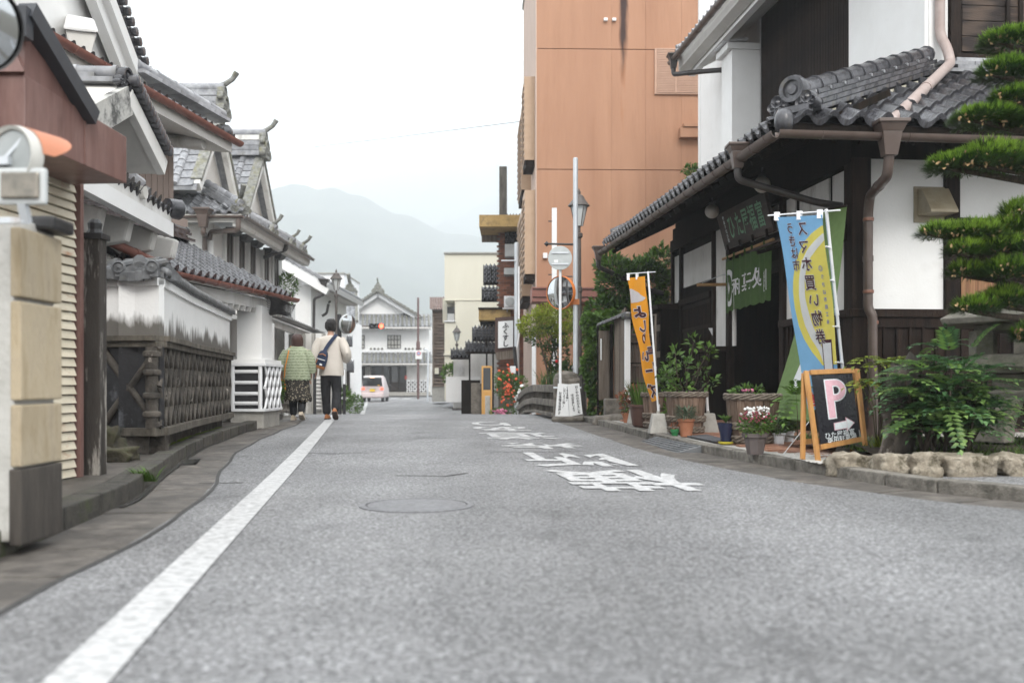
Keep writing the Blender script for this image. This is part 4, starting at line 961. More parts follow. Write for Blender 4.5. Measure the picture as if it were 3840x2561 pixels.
for (y0, y1, dd) in ((1184, 1226, 1.6), (1322, 1362, 1.9)):
    a, b = P(1285, y1, fd - dd), P(1618, y1, fd - dd); e = P(1285 + 0, y0, fd + .3)
    rs = MB().slab([a, b, P(1612, y0, fd + .3), P(1292, y0, fd + .3)], (0, 0, -.14)).build('pent_roof', M_soffit, fh)
    ey = P(1452, y0, fd + .3) - P(1452, y1, fd - dd)
    tiles(rs, a + Vector((0, -.05, .03)), b - a, ey, (b - a).length, ey.length, .42, .62, None, TLF, TLFE, limit=300, name='pan_tile')
    rows_ = MB().tube([Vector(), ey], .1, 6).mesh('cover_row', M_tile_m, smooth=50)
    for k in range(20): put(rows_, 'cover_row', Matrix.Translation(a + (b - a) * (k + .5) / 20 + Vector((0, -.05, .08))), rs)
    for k in range(34): fpart('rafter_end', M_plaster_s, rs, (1292 + k * 9.6, 1296 + k * 9.6, y1 + 4.5, y1 + 9, fd - dd + .1, 1.2))
for x0 in (1316, 1452):
    w_ = fpart('window', M_white, fh, (x0, x0 + 51, 1256, 1307, fd - .02, .3))
    fpart('pane', mat('curtained_glass', (.40, .39, .36), (.55, .54, .5), 4, .3), w_, (x0 + 2, x0 + 49, 1258, 1305, fd - .05, .02))
    for k in range(5): fpart('bar', M_wood, w_, (x0 + 1 + k * 12, x0 + 3.2 + k * 12, 1257, 1306, fd - .12, .05))
    for y in (1257, 1273, 1292, 1305): fpart('bar', M_wood, w_, (x0, x0 + 51, y, y + 2, fd - .13, .05))
for k, px in enumerate((1391, 1405, 1419, 1433, 1521, 1534, 1548, 1563, 1577, 1592)):
    MB().lathe(P(px, 1308, fd - .05), [(.11, 0), (.11, .05), (.06, .07)], 12, axis=axes((0, -1, 0))).build('wall_anchor', M_tile if k % 3 == 1 else M_tile_m, fh)
fpart('eave_band', M_white, fh, (1292, 1604, 1315, 1321, fd - .1, .3))
for x0, x1, pale_pane in ((1331, 1360, 1), (1365, 1395, 1), (1406, 1432, 0), (1436, 1462, 0), (1467, 1494, 0), (1498, 1522, 0)):
    p_ = fpart('door', M_wood2, fh, (x0, x1, 1372, 1468, fd + .18, .06)); fpart('pane', MATS['curtained_glass'] if pale_pane else M_glass, p_, (x0 + 3, x1 - 3, 1374, 1432, fd + .14, .03))
    if pale_pane:
        for k in range(4): fpart('slat', M_wood2, p_, (x0 + 3 + k * 7, x0 + 5 + k * 7, 1374, 1432, fd + .1, .03))
fpart('stone_step', M_conc, fh, (1310, 1612, 1470, 1484, fd - .6, .9)); fpart('bench', M_wood2, fh, (1316, 1400, 1440, 1456, fd - .1, .3))
nm = fpart('lattice_plinth', M_glass, fh, (1525, 1604, 1426, 1474, fd - .02, .1))
for k in range(10):
    for sgn in (-1, 1):
        xa = 1525 + k * 16 - 40; xb = xa + 46
        if sgn < 0: xa, xb = xb, xa
        p, q_ = P(xa, 1474, fd - .1), P(xb, 1427, fd - .1)
        lo_, hi_ = P(1526, 0, fd).x, P(1603, 0, fd).x
        t0, t1 = 0., 1.
        dxx = q_.x - p.x
        ta, tb = (lo_ - p.x) / dxx, (hi_ - p.x) / dxx
        t0, t1 = max(0, min(ta, tb)), min(1, max(ta, tb))
        if t1 - t0 > .08: MB().beam(p + (q_ - p) * t0, p + (q_ - p) * t1, .1, .13).build('plaster_ridge', M_white, nm)
fpart('lattice_frame', M_white, nm, (1524, 1605, 1424, 1427, fd - .12, .1), (1524, 1605, 1472, 1475, fd - .12, .1))
fpart('letter_box', mat('red_box', (.5, .06, .04), rough=.5), fh, (1518, 1525, 1408, 1422, fd - .2, .2))
# traffic light, sign pole
tl_ = thing('traffic_light', 'horizontal traffic light showing red, on an arm over the crossing', 'traffic light', P(1330, 1500, 78))
fpart('housing', M_iron, tl_, (1384, 1441, 1213, 1233, 78, .3), bevel=.05)
MB().tube([P(1325, 1223, 78.2), P(1385, 1223, 78.2)], .05, 8).build('arm', M_gutter, tl_); pole(tl_, P(1325, 0, 78.2).x, 78.2, -.48, 5.6, .1, M_gutter)
M_redl = mat('red_lamp', (1, .10, .05), emis=5)
for px, m in ((1394, M_glass), (1412, M_glass), (1430.5, M_redl)):
    MB().lathe(P(px, 1223, 77.95), [(.19, 0), (.12, .05), (0, .07)], 16, axis=axes((0, -1, 0))).build('lens', m, tl_, smooth=True)
    MB().lathe(P(px, 1223, 77.97), [(.2, -.02), (.21, .2), (.2, .2), (.19, -.02)], 16, axis=axes((0, -1, 0)), cap=False).build('visor', M_iron, tl_, smooth=True)
sp_ = thing('brown_pole', 'tall brown steel pole with a small no-parking plate at the crossing', 'sign pole', P(1568, 1497, 78))
x_ = P(1568, 0, 78).x; pole(sp_, x_, 78, -.48, 7.45, .085, mat('brown_pole', (.09, .045, .04), (.13, .07, .065), 5, .5)); MB().lathe((x_, 78, 0), [(.1, -.4), (.1, 2.3), (.14, 3.3), (.16, 3.9), (.1, 4.1)], 12).build('sleeve', MATS['brown_pole'], sp_, smooth=40)
pl = fpart('plate', M_sign, sp_, (1558, 1582, 1313, 1346, 77.8, .03)); MB().lathe(P(1570, 1325, 77.79), [(.17, 0), (.17, .01)], 20, axis=axes((0, -1, 0))).build('red_ring', mat('sign_red', (.55, .06, .06), rough=.5), pl)
MB().lathe(P(1570, 1325, 77.77), [(.115, 0), (.115, .01)], 20, axis=axes((0, -1, 0))).build('blue_disc', mat('sign_blue', (.3, .38, .55), rough=.5), pl)
wp_ = thing('grey_pole', 'slim pale grey pole with a bent top on the right kerb', 'pole', P(1605, 1510, 68)); MB().tube([P(1603, 1512, 68), P(1606, 1330, 68), P(1602, 1312, 68), P(1590, 1308, 68)], .06, 8).build('shaft', M_galv, wp_, smooth=40)
# ------------------------------------------------------------------ small van, seen from behind
vd = 66.0; vc = P(1396.5, 1507, vd); vz = zg(vd)
van = thing('small_van', 'pale pink boxy kei van braking at the crossing', 'car', Vector((vc.x, vd, vz)))
M_van = mat('pale_pink_paint', (.66, .55, .55), (.68, .57, .57), 2, .3, coat=.5)
def ring(y, z0, z1, w0, w1):
    c = .09; pts = [(-w0 + c, z0), (w0 - c, z0), (w0, z0 + c), (w0 + .01, (z0 + z1) * .45), (w1, z1 - .16), (w1 - .12, z1), (-w1 + .12, z1), (-w1, z1 - .16), (-w0 - .01, (z0 + z1) * .45), (-w0, z0 + c)]
    return [Vector((vc.x + x, vd + y, vz + z)) for x, z in pts]
MB().loft([ring(.02, .28, 1.05, .68, .69), ring(-.04 + .04, .26, 1.08, .735, .72), ring(.06, .26, 1.68, .737, .60), ring(.16, .25, 1.74, .737, .61), ring(1.9, .25, 1.76, .737, .61), ring(2.5, .25, 1.6, .735, .58), ring(3.0, .25, 1.05, .73, .7), ring(3.35, .3, .8, .68, .66)]).build('body', M_van, van, smooth=35)
def vbox(name, m, x0, x1, y0, y1, z0, z1, bevel=.02): return MB().box((vc.x + (x0 + x1) / 2, vd + (y0 + y1) / 2, vz + (z0 + z1) / 2), (x1 - x0, y1 - y0, z1 - z0)).build(name, m, van, bevel=bevel)
MB().slab([Vector((vc.x + x, vd - .02 + y, vz + z)) for x, y, z in ((-.66, 0, 1.05), (.66, 0, 1.05), (.60, .06, 1.58), (-.60, .06, 1.58))], (0, .12, 0)).build('rear_window', M_glass, van)
vbox('bumper', M_van, -.72, .72, -.1, .15, .3, .6, .05); vbox('roof_spoiler', M_white, -.58, .58, -.06, .2, 1.6, 1.72, .03); vbox('number_plate', mat('yellow_plate', (.75, .50, .02), rough=.5), -.17, .17, -.05, .0, .68, .85, .01)
vbox('brake_lamp', mat('brake_lamp', (.9, .5, .3), emis=2.5), -.14, .14, -.065, -.04, 1.6, 1.65, .005); vbox('plate_garnish', M_galv, -.24, .24, -.045, .0, .88, .93, .01)
M_tail = mat('tail_lamp', (1, .12, .06), emis=1.3)
for s_ in (-1, 1):
    vbox('tail_lamp', M_tail, s_ * .63 - .11, s_ * .63 + .11, -.04, .06, .8, .93, .03)
    MB().lathe((vc.x + s_ * .62, vd + .55, vz + .27), [(.16, -.08), (.27, -.08), (.27, .08), (.16, .08)], 18, axis=axes((1, 0, 0))).build('tyre', M_black, van, smooth=40)
    MB().lathe((vc.x + s_ * .62, vd + 2.75, vz + .27), [(.16, -.08), (.27, -.08), (.27, .08), (.16, .08)], 18, axis=axes((1, 0, 0))).build('tyre', M_black, van, smooth=40)
    vbox('door_mirror', M_iron, s_ * .86 - .09, s_ * .86 + .09, 2.35, 2.45, 1.0, 1.15, .02)
vbox('sticker', mat('orange_sticker', (.7, .4, .05), rough=.5), .36, .48, -.045, -.021, 1.07, 1.13, .002)

# ------------------------------------------------------------------ left side, far
# L4: white gabled storehouse
l4 = thing('gabled_storehouse', 'white plastered storehouse with steep tiled verge behind the bronze street lamp', 'storehouse', P(1100, 1500, 42))
d4 = 42.0
MB().slab([P(980, 1480, d4), P(1166, 1480, d4), P(1166, 1050, d4), P(1040, 975, d4), P(980, 940, d4)], (0, 9, 0)).build('wall', M_plaster, l4)
a, b = P(1010, 938, d4 - .7), P(1228, 1062, d4 - .7)
rf = MB().beam(a + Vector((0, 5, -.1)), b + Vector((0, 5, -.1)), 10, .22).build('roof_slope', M_white, l4)
for k in range(9):
    p, q_ = a + (b - a) * (k / 9), a + (b - a) * ((k + .93) / 9); MB().beam(p + Vector((0, .15, .1)), q_ + Vector((0, .15, .06)), .42, .14).build('verge_tile', M_tile_l, rf, bevel=.02)
    if k % 1 == 0: MB().beam(p + Vector((0, 5.3, .1)), q_ + Vector((0, 5.3, .08)), 9, .1).build('tile_course', M_tile_l, rf)
MB().beam(a - Vector((0, -.1, .32)), b - Vector((0, -.1, .36)), .3, .26).build('barge_board', M_plaster, rf)
for px, py in ((1047, 1000), (1143, 1055)): fpart('purlin_end', M_white, l4, (px - 12, px + 12, py - 10, py + 12, d4 - .6, .7))
fpart('eave_soffit', M_soffit, l4, (1166, 1215, 1062, 1085, d4, 9))
hopper(l4, P(1216, 1062, d4 - .6), 1.6, M_dpipe); pipe(l4, [P(1216, 1085, d4 - .6), P(1214, 1105, d4 - .6), P(1178, 1120, d4 - .3), P(1176, 1240, d4 - .1)], .06); gutter(l4, P(1222, 1068, d4 - .8), P(1255, 1100, d4 + 8), .08, M_dpipe, 0)
pipe(l4, [P(1240, 1130, d4 + 4), P(1215, 1145, d4 + 4), P(1206, 1180, d4 + 4)], .05); pipe(l4, [P(1232, 1140, d4 + 2), P(1225, 1175, d4 + 2), P(1208, 1185, d4 + 2)], .06)
# L5: house with a pale tiled slope, white block behind
l5 = thing('pale_tiled_house', 'house with a broad pale grey tiled slope left of the crossing', 'house', P(1270, 1500, 68))
a, b, c, e = P(1200, 1206, 66), P(1338, 1206, 66), P(1334, 1100, 70), P(1200, 1100, 70)
r5 = MB().slab([a, b, c, e], (0, 0, -.15)).build('roof_slope', M_tile_l, l5)
tiles(r5, a, b - a, e - a, (b - a).length, (e - a).length, .3, .4, None, TSL, TSLE, limit=200)
ridge_line(r5, e, c, .3, 3, .08, .12, .8, M_tile_l); oni(r5, c + Vector((-.4, -.1, .1)), (0, -1, 0), 1.9, M_tile_m, True)
MB().beam(b, c, .2, .2).build('verge', M_tile_m, r5)
fpart('wall', M_plaster, l5, (1180, 1306, 1200, 1500, 67, 6)); small_roof(l5, 1278, 1322, 1270, 1296, 64, .8, TS, 5); small_roof(l5, 1280, 1328, 1362, 1392, 60, .8, TS, 5)
fpart('dark_shopfront', M_wood, l5, (1290, 1310, 1390, 1490, 64.5, .3))
wb_ = thing('white_block', 'plain white rendered block above the storehouse roof', 'building', P(1250, 1500, 80)); fpart('wall', M_white, wb_, (1180, 1290, 1026, 1500, 80, 8)); fpart('parapet', M_conc, wb_, (1178, 1292, 1022, 1026, 79.8, 8.4))
# left traffic mirror
lm = thing('traffic_mirror', 'grey round traffic mirror on a dark post behind the man', 'traffic mirror', P(1275, 1500, 24)); mirror_disc(lm, P(1303, 1216, 24), (.75, -.62, -.12), .235, M_backm)
pole(lm, P(1273, 0, 24).x, 24, -.2, H0 + 260 * 24 / F, .05, M_iron); MB().beam(P(1273, 1215, 24), P(1303, 1219, 24.05), .03, .05).build('bracket', M_iron, lm)
# dark posts and kerbside plants on the left beyond the bridge
for px, y0, d, lb in ((1180, 1300, 22, 'thin dark post between the two walkers'), (1291, 1385, 22, 'thin dark post with a white strip right of the man')):
    pt = thing('roadside_post', lb, 'post', P(px, 1555, d)); pole(pt, P(px, 0, d).x, d, -.15, H0 + (1440 - y0) * d / F, .035, M_iron)
    if px > 1200: fpart('white_strip', M_white, pt, (px - 4, px + 4, 1385, 1440, d - .06, .01))
# white lattice-based wall behind the walkers
lw = thing('white_lattice_wall', 'white plaster wall with lattice pattern between the walkers', 'wall', P(1200, 1540, 26)); fpart('wall_body', M_plaster_s, lw, (1120, 1235, 1250, 1550, 27, .4)); 
for k in range(9): MB().tube([P(1186, 1420 + k * 14, 26.9), P(1230, 1420 + k * 14, 26.9)], .045, 6).build('plaster_roll', M_plaster, lw, smooth=50)
for k in range(3): fpart('post', M_conc, lw, (1130 + k * 38, 1140 + k * 38, 1250, 1550, 26.6, .2))
# second gatehouse (low eave behind the walkers)
g2 = thing('low_gatehouse', 'low gatehouse with dark board doors and a tiled eave behind the woman', 'gatehouse', P(1080, 1560, 23))
e0, e1 = Vector((-5.35, 21.2, 2.3)), Vector((-6.05, 32.0, 2.3)); bk = Vector((-1.5, -.1, .62))
r2 = MB().slab([e0, e1, e1 + bk, e0 + bk], (0, 0, -.1)).build('tiled_roof', M_soffit, g2)
tiles(r2, e1 + Vector((.04, 0, .03)), e0 - e1, bk, (e0 - e1).length, bk.length, .3, .33, None, TS, TSE, limit=240)
ridge_line(r2, e0 + bk * .75, e1 + bk * .75, .2, 2, .05, .09, .5); ridge_line(r2, e0 + Vector((0, .15, .08)), e0 + bk + Vector((0, .15, .08)), .2, 1, .05, .09, .4)
gutter(g2, e0 + Vector((.1, -.1, -.03)), e1 + Vector((.1, 0, -.03)), .08, M_dpipe, 0); hopper(g2, e0 + Vector((.1, -.1, .02)), 1.0, M_dpipe)
pipe(g2, [e0 + Vector((.1, -.1, -.2)), e0 + Vector((.1, -.1, -.35)), e0 + Vector((-.6, .2, -.5)), e0 + Vector((-1.0, .3, -.55))], .05)
for k in range(40):
    p = e0 + (e1 - e0) * (k / 40); MB().beam(p + Vector((-.12, .1, -.16)), p + Vector((-1.1, .05, .1)), .07, .1).build('rafter', M_plaster_s, r2)
MB().slab([e0 + Vector((-.05, 0, -.1)), e1 + Vector((-.05, 0, -.1)), e1 + Vector((-.05, 0, -.28)), e0 + Vector((-.05, 0, -.28))], (-.08, 0, 0)).build('fascia', M_plaster_s, g2)
wd_ = Vector((-1.05, 0, 0))
def g2b(name, m, s0, s1, v, z0, z1, th_=.1):
    a, b = e0 + (e1 - e0) * s0, e0 + (e1 - e0) * s1
    return MB().slab([Vector((a.x + v, a.y, z0)), Vector((b.x + v, b.y, z0)), Vector((b.x + v, b.y, z1)), Vector((a.x + v, a.y, z1))], (-th_, 0, 0)).build(name, m, g2)
g2b('wall', M_plaster, 0.0, .07, -1.0, -.3, 2.4, .3)
for k in range(10): g2b('door_board', M_wood, .075 + k * .02, .0945 + k * .02, -1.05, -.2, 2.2)
g2b('wall', M_wood, .28, .34, -1.4, -.2, 2.2)
for s_ in (.275, .42, .58, .78, .98): g2b('post', M_plaster_s, s_, s_ + .018, -.9, -.4, 2.3, .2)
g2b('wall', M_plaster_s, .42, 1.0, -1.3, -.4, 2.4)
# ------------------------------------------------------------------ left: materials
M_nam = mat('soot_black_tile', (.008, .008, .009), (.028, .028, .031), 5, .5, .2, 30, dirt=(.58, .68, .5), dcol=(.22, .23, .25), dscale=2.6, rnd=.4)
M_namr = mat('soot_plaster', (.026, .022, .018), (.11, .095, .078), 7, .8, .5, 40, dirt=(.62, .70, .9), dcol=(.42, .38, .33), dscale=6, rnd=.25)
M_cope = mat('coping_tile_grey', (.075, .078, .082), (.17, .175, .18), 8, .55, .2, 30, rnd=.2, dirt=(.58, .72, .5), dcol=(.09, .085, .05), dscale=5)
M_ledge = mat('stained_ledge', (.045, .038, .028), (.135, .118, .095), 6, .85, .4, 40, dirt=(.5, .66, .8), dcol=(.045, .04, .03), dscale=7, stretch=(1, 1, .5), rnd=.15)
def mat_rise(name, z0, z1, base, dark):
    """plaster with rising damp and soot above a ledge: ragged upper edge"""
    m = mat(name, base, tuple(c * 1.06 for c in base), 3, .8, .12, 40)
    t = m.node_tree; N, L = t.nodes, t.links; bs = N['Principled BSDF']; old = bs.inputs['Base Color'].links[0].from_socket
    tc = N.new('ShaderNodeTexCoord'); sx = N.new('ShaderNodeSeparateXYZ'); L.new(tc.outputs['Object'], sx.inputs[0])
    mp = N.new('ShaderNodeMapping'); mp.inputs['Scale'].default_value = (2.2, 2.2, .45); L.new(tc.outputs['Object'], mp.inputs[0])
    no = N.new('ShaderNodeTexNoise'); no.inputs['Scale'].default_value = 4; no.inputs['Detail'].default_value = 7; no.inputs['Roughness'].default_value = .72; L.new(mp.outputs[0], no.inputs[0])
    a = N.new('ShaderNodeMapRange'); L.new(sx.outputs[2], a.inputs[0]); a.inputs[1].default_value = z0; a.inputs[2].default_value = z1; a.inputs[3].default_value = .85; a.inputs[4].default_value = -.25
    s = N.new('ShaderNodeMath'); s.operation = 'ADD'; L.new(a.outputs[0], s.inputs[0]); L.new(no.outputs[0], s.inputs[1])
    n2 = N.new('ShaderNodeTexNoise'); n2.inputs['Scale'].default_value = 1.5; n2.inputs['Detail'].default_value = 2; L.new(tc.outputs['Object'], n2.inputs[0])
    q2 = N.new('ShaderNodeMapRange'); L.new(n2.outputs[0], q2.inputs[0]); q2.inputs[1].default_value = .3; q2.inputs[2].default_value = .7; q2.inputs[3].default_value = -.35; q2.inputs[4].default_value = .3
    s3 = N.new('ShaderNodeMath'); L.new(s.outputs[0], s3.inputs[0]); L.new(q2.outputs[0], s3.inputs[1]); s = s3
    r = N.new('ShaderNodeMapRange'); L.new(s.outputs[0], r.inputs[0]); r.inputs[1].default_value = .62; r.inputs[2].default_value = .92; r.inputs[4].default_value = .93
    mx = N.new('ShaderNodeMixRGB'); mx.inputs[2].default_value = (*dark, 1); L.new(r.outputs[0], mx.inputs[0]); L.new(old, mx.inputs[1]); L.new(mx.outputs[0], bs.inputs['Base Color'])
    return m
M_rise = mat_rise('damp_plaster', 1.06, 1.44, (.74, .735, .72), (.075, .065, .052))

def wseg(mb, a, b, o0, o1, z0, z1, e0=0, e1=0):
    """wall piece between plan points a, b; o0..o1 offsets to the street side"""
    a, b = Vector((a[0], a[1], 0)), Vector((b[0], b[1], 0)); t = (b - a).normalized(); nn = Vector((t.y, -t.x, 0)); a -= t * e0; b += t * e1
    return mb.hexa([a + nn * o0 + Vector((0, 0, z0)), a + nn * o1 + Vector((0, 0, z0)), b + nn * o1 + Vector((0, 0, z0)), b + nn * o0 + Vector((0, 0, z0))],
                   [a + nn * o0 + Vector((0, 0, z1)), a + nn * o1 + Vector((0, 0, z1)), b + nn * o1 + Vector((0, 0, z1)), b + nn * o0 + Vector((0, 0, z1))])
def namako(par, a, b, z0, z1, pw, ph, r, mt, mr, off=.0):
    """diagonal raised-plaster lattice over black tiles on a wall face"""
    a, b = Vector((a[0], a[1], 0)), Vector((b[0], b[1], 0)); t = (b - a); L_ = t.length; t.normalize(); nn = Vector((t.y, -t.x, 0)); H_ = z1 - z0
    pt = lambda s, z: a + t * s + nn * off + Vector((0, 0, z0 + z))
    n = max(1, round(L_ / pw)); pw = L_ / n
    # diamonds (tiles) with their own depth
    my = max(1, round(H_ / ph)); ph = H_ / my
    for i in range(2 * n + 1):
        for j in range(2 * my + 1):
            if (i + j) % 2 == 0: continue
            cx, cz = i * pw / 2, j * ph / 2; pl_ = []
            for k in range(4):
                s_, z_ = cx + (pw / 2 * .96) * (1, 0, -1, 0)[k], cz + (ph / 2 * .96) * (0, 1, 0, -1)[k]
                pl_.append((s_, z_))
            # clip to the rectangle
            def clip(poly, ax, lim, sgn):
                out_ = []
                for q0, q1 in zip(poly, poly[1:] + poly[:1]):
                    i0, i1 = sgn * (q0[ax] - lim) <= 1e-6, sgn * (q1[ax] - lim) <= 1e-6
                    if i0: out_.append(q0)
                    if i0 != i1:
                        f_ = (lim - q0[ax]) / (q1[ax] - q0[ax]); out_.append(tuple(q0[k] + (q1[k] - q0[k]) * f_ for k in (0, 1)))
                return out_
            for ax, lim, sg_ in ((0, 0, -1), (0, L_, 1), (1, 0, -1), (1, H_, 1)):
                if pl_: pl_ = clip(pl_, ax, lim, sg_)
            if len(pl_) >= 3: MB().slab([pt(*q) for q in pl_], nn * .012).build('black_tile', mt, par)
    for i in range(-2 * my, 2 * n + 2 * my + 1):
        for sg_ in (1, -1):
            s0 = i * pw / 2
            if i % 2 == 0 and False: continue
            if (i % 2) == 0:
                s1 = s0 + sg_ * H_ / ph * pw; p, q = (s0, 0.), (s1, H_)
                t0, t1 = 0., 1.; ds = s1 - s0
                ta, tb = (0 - s0) / ds, (L_ - s0) / ds; t0, t1 = max(0, min(ta, tb)), min(1, max(ta, tb))
                if t1 - t0 < .03: continue
                k = max(2, int((t1 - t0) * H_ / ph * 4)); path = [pt(s0 + ds * (t0 + (t1 - t0) * q_ / k), H_ * (t0 + (t1 - t0) * q_ / k)) + nn * .018 for q_ in range(k + 1)]
                MB().tube(path, [r * random.uniform(.85, 1.15) for _ in path], 7).build('plaster_ridge', mr, par, smooth=60)

def cap_tiles(par, a, b, zt, w=.17, pitch=.095, m=M_cope):
    """tiled wall coping: ridge roll on top, short cross tiles to the street side"""
    a, b = Vector((a[0], a[1], zt)), Vector((b[0], b[1], zt)); t = (b - a); L_ = t.length; t.normalize(); nn = Vector((t.y, -t.x, 0)); n = int(L_ / pitch)
    MB().slab([a - nn * w, a - nn * w + Vector((0, 0, .04)), a + Vector((0, 0, .14)), a + nn * w + Vector((0, 0, .04)), a + nn * w], b - a).build('coping_body', m, par)
    me = MB().tube([Vector((0, 0, .135)), nn * w * 1.12 + Vector((0, 0, .05))], .032, 8).lathe(nn * w * 1.13 + Vector((0, 0, .045)), [(.0, -.02), (.036, -.01), (.036, .012), (0, .02)], 8, axis=axes(nn)).mesh('cross_tile', m, smooth=50)
    for k in range(n): put(me, 'coping_tile', Matrix.Translation(a + t * ((k + .5) * L_ / n)), par)
    rm = MB().tube([Vector(), t * .34], .055, 10).tube([t * .31, t * .345], .062, 10).mesh('ridge_roll', m, smooth=50)
    for k in range(max(1, int(L_ / .35))): put(rm, 'coping_roll', Matrix.Translation(a + t * (k * L_ / max(1, int(L_ / .35))) + Vector((0, 0, .14))), par)

# ------------------------------------------------------------------ dark lattice-faced garden wall
W0, WA, WB, WC = (-4.7, 8.98), (-3.05, 8.6), (-3.4, 10.6), (-3.8, 13.4)
dw = thing('garden_wall', 'low white plaster wall with soot-black diamond lattice base and tiled coping', 'wall', (-3.6, 10, 0))
for (a, b, ea, eb, bo) in ((W0, WA, 0, 0, -.08), (WA, WB, -.09, .03, -.35), (WB, WC, .0, 0, -.35)):
    wseg(MB(), a, b, min(bo, -.16), -.1, 0, .25, ea).build('stone_base', M_namr, dw)
    wseg(MB(), a, b, bo, .06, .25, .32, ea, eb).build('lower_ledge', M_ledge, dw, bevel=.006)
    wseg(MB(), a, b, bo, -.02, .32, 1.02, ea).build('wall_core', M_nam, dw)
    wseg(MB(), a, b, bo, .05, 1.02, 1.07, ea, eb).build('upper_ledge', M_ledge, dw, bevel=.006); wseg(MB(), a, b, bo, .08, 1.071, 1.12, ea, eb).build('upper_ledge', M_ledge, dw, bevel=.006)
    wseg(MB(), a, b, bo, -.0, 1.12, 1.6, ea).build('plaster_wall', M_rise, dw); wseg(MB(), a, b, bo - .01, .025, 1.55, 1.62, ea, eb).build('cornice', M_plaster, dw)
    m_ = lambda q, o: (q[0] + o[0], q[1] + o[1])
    tt_ = Vector((b[0] - a[0], b[1] - a[1])).normalized(); of = (-tt_.y * .16 * 1, tt_.x * .16)
    cap_tiles(dw, m_(a, of), m_(b, of), 1.62, .2)
namako(dw, W0, WA, .32, 1.02, .5, .47, .034, M_nam, M_namr, -.02)
namako(dw, WA, WB, .32, 1.02, .26, .35, .026, M_nam, M_namr, -.02)
namako(dw, WB, WC, .32, 1.02, .28, .35, .03, M_nam, M_namr, -.02)
# ringed corner column
cp = Vector((WA[0] - .06, WA[1] - .0, 0))
MB().lathe(cp, [(.055, .32), (.055, .42), (.055, 1.02)], 12).build('corner_roll', M_namr, dw, smooth=40)
for z in (.44, .6, .8, .96): MB().lathe(cp, [(.05, z - .03), (.075, z - .02), (.08, z), (.075, z + .02), (.05, z + .03)], 12).build('roll_band', M_namr, dw, smooth=40)
# scrolled end tiles on the near end of the coping
for k in range(4):
    c = Vector((W0[0] + (WA[0] - W0[0]) * (.42 + k * .19), W0[1] + (WA[1] - W0[1]) * (.42 + k * .19) - .12, 1.70)); MB().lathe(c, [(.055, -.04), (.06, .015), (.045, .025), (.04, .012), (.018, .012), (0, .025)], 16, axis=axes((.2, -1, 0))).tube([c + Vector((0, .02, .02)), c + Vector((.02, .26, .07))], .035, 8).build('scroll_tile', M_cope, dw, smooth=40)
wv_ = MB()
for k in range(24):
    u = k / 23; x = W0[0] + (WA[0] - W0[0]) * u; y = W0[1] + (WA[1] - W0[1]) * u - .1; wv_.box((x, y, 1.655 - .035 * abs(math.sin(u * math.pi * 4))), (.075, .05, .09))
wv_.build('waved_eave_tile', M_cope, dw, bevel=.01)
M_moss = mat('moss', (.06, .10, .008), (.14, .19, .02), 14, .95, .8, 60)
mb = MB()
for k in range(26):
    y = 9.3 + k * .14; x = poly_at(KL, y) - .17 - .05 * random.random()
    if random.random() < .85: mb.lathe((x, y, zg(y) + .085), [(.0, .03), (.05, .02), (.09, -.01)], 8, sx=random.uniform(.6, 1.2), sy=random.uniform(.8, 2.2), cap=False)
tag(mb.build('moss', M_moss, smooth=True, fix=False, kind='stuff'), 'bright moss along the kerb under the lattice wall', 'moss')

# ------------------------------------------------------------------ brown-awning house, far left
def Wn(X0, d0, sl): return lambda d: X0 + sl * (d - d0)
sh = thing('shuttered_garage', 'cream roller-shutter front under a red-brown metal awning, at the left edge', 'garage', (-2.9, 6, 0))
M_shut = mat('cream_shutter', (.56, .50, .38), (.64, .58, .46), 3, .5, dirt=(.56, .72, .8), dcol=(.36, .14, .05), dscale=4, stretch=(1, 1, 3), rnd=.08)
M_brown = mat('red_brown_sheet', (.125, .062, .052), (.195, .108, .092), 4, .42, dirt=(.48, .72, .6), dcol=(.27, .17, .15), dscale=5, stretch=(2, 2, .35))
fx = lambda d: -2.88 + .075 * (d - 6.6)
for k in range(33):
    z = .09 + k * .06
    MB().hexa([Vector((fx(5) - .03, 5, z)), Vector((fx(5) + .022, 5, z + .004)), Vector((fx(6.55) + .022, 6.55, z + .004)), Vector((fx(6.55) - .03, 6.55, z))],
              [Vector((fx(5) - .03, 5, z + .056)), Vector((fx(5) + .004, 5, z + .056)), Vector((fx(6.55) + .004, 6.55, z + .056)), Vector((fx(6.55) - .03, 6.55, z + .056))]).build('shutter_slat', M_shut, sh, bevel=.004)
MB().slab([Vector((fx(5) - .06, 4.5, 0)), Vector((fx(6.6) - .06, 6.6, 0)), Vector((fx(6.6) - .06, 6.6, 2.6)), Vector((fx(5) - .06, 4.5, 2.6))], (-3, 0, 0)).build('side_wall', M_brown, sh)
MB().box((fx(6.6) + .0, 6.6, 1.03), (.06, .05, 2.0)).build('shutter_rail', M_brown, sh)
ax = lambda d: -2.5 + .075 * (d - 6.46)
aw = MB().hexa([Vector((ax(5.29), 5.29, 2.0)), Vector((ax(6.46), 6.46, 2.0)), Vector((ax(6.46) - .45, 6.5, 2.0)), Vector((ax(5.29) - 2, 5.29, 2.0))],
               [Vector((ax(5.29), 5.29, 2.34)), Vector((ax(6.46), 6.46, 2.3)), Vector((ax(6.46) - .45, 6.5, 2.3)), Vector((ax(5.29) - 2, 5.29, 2.34))]).build('awning_fascia', M_brown, sh, bevel=.006)
MB().box((ax(5.9) + .004, 5.92, 2.16), (.012, .02, .31)).build('sheet_seam', M_brown, aw)
MB().slab([Vector((ax(5.29) - .012, 5.3, 2.34)), Vector((ax(5.95) - .012, 5.95, 2.32)), Vector((ax(5.32) - .012, 5.32, 2.56))], (-.5, 0, 0)).build('awning_cheek', M_brown, aw)
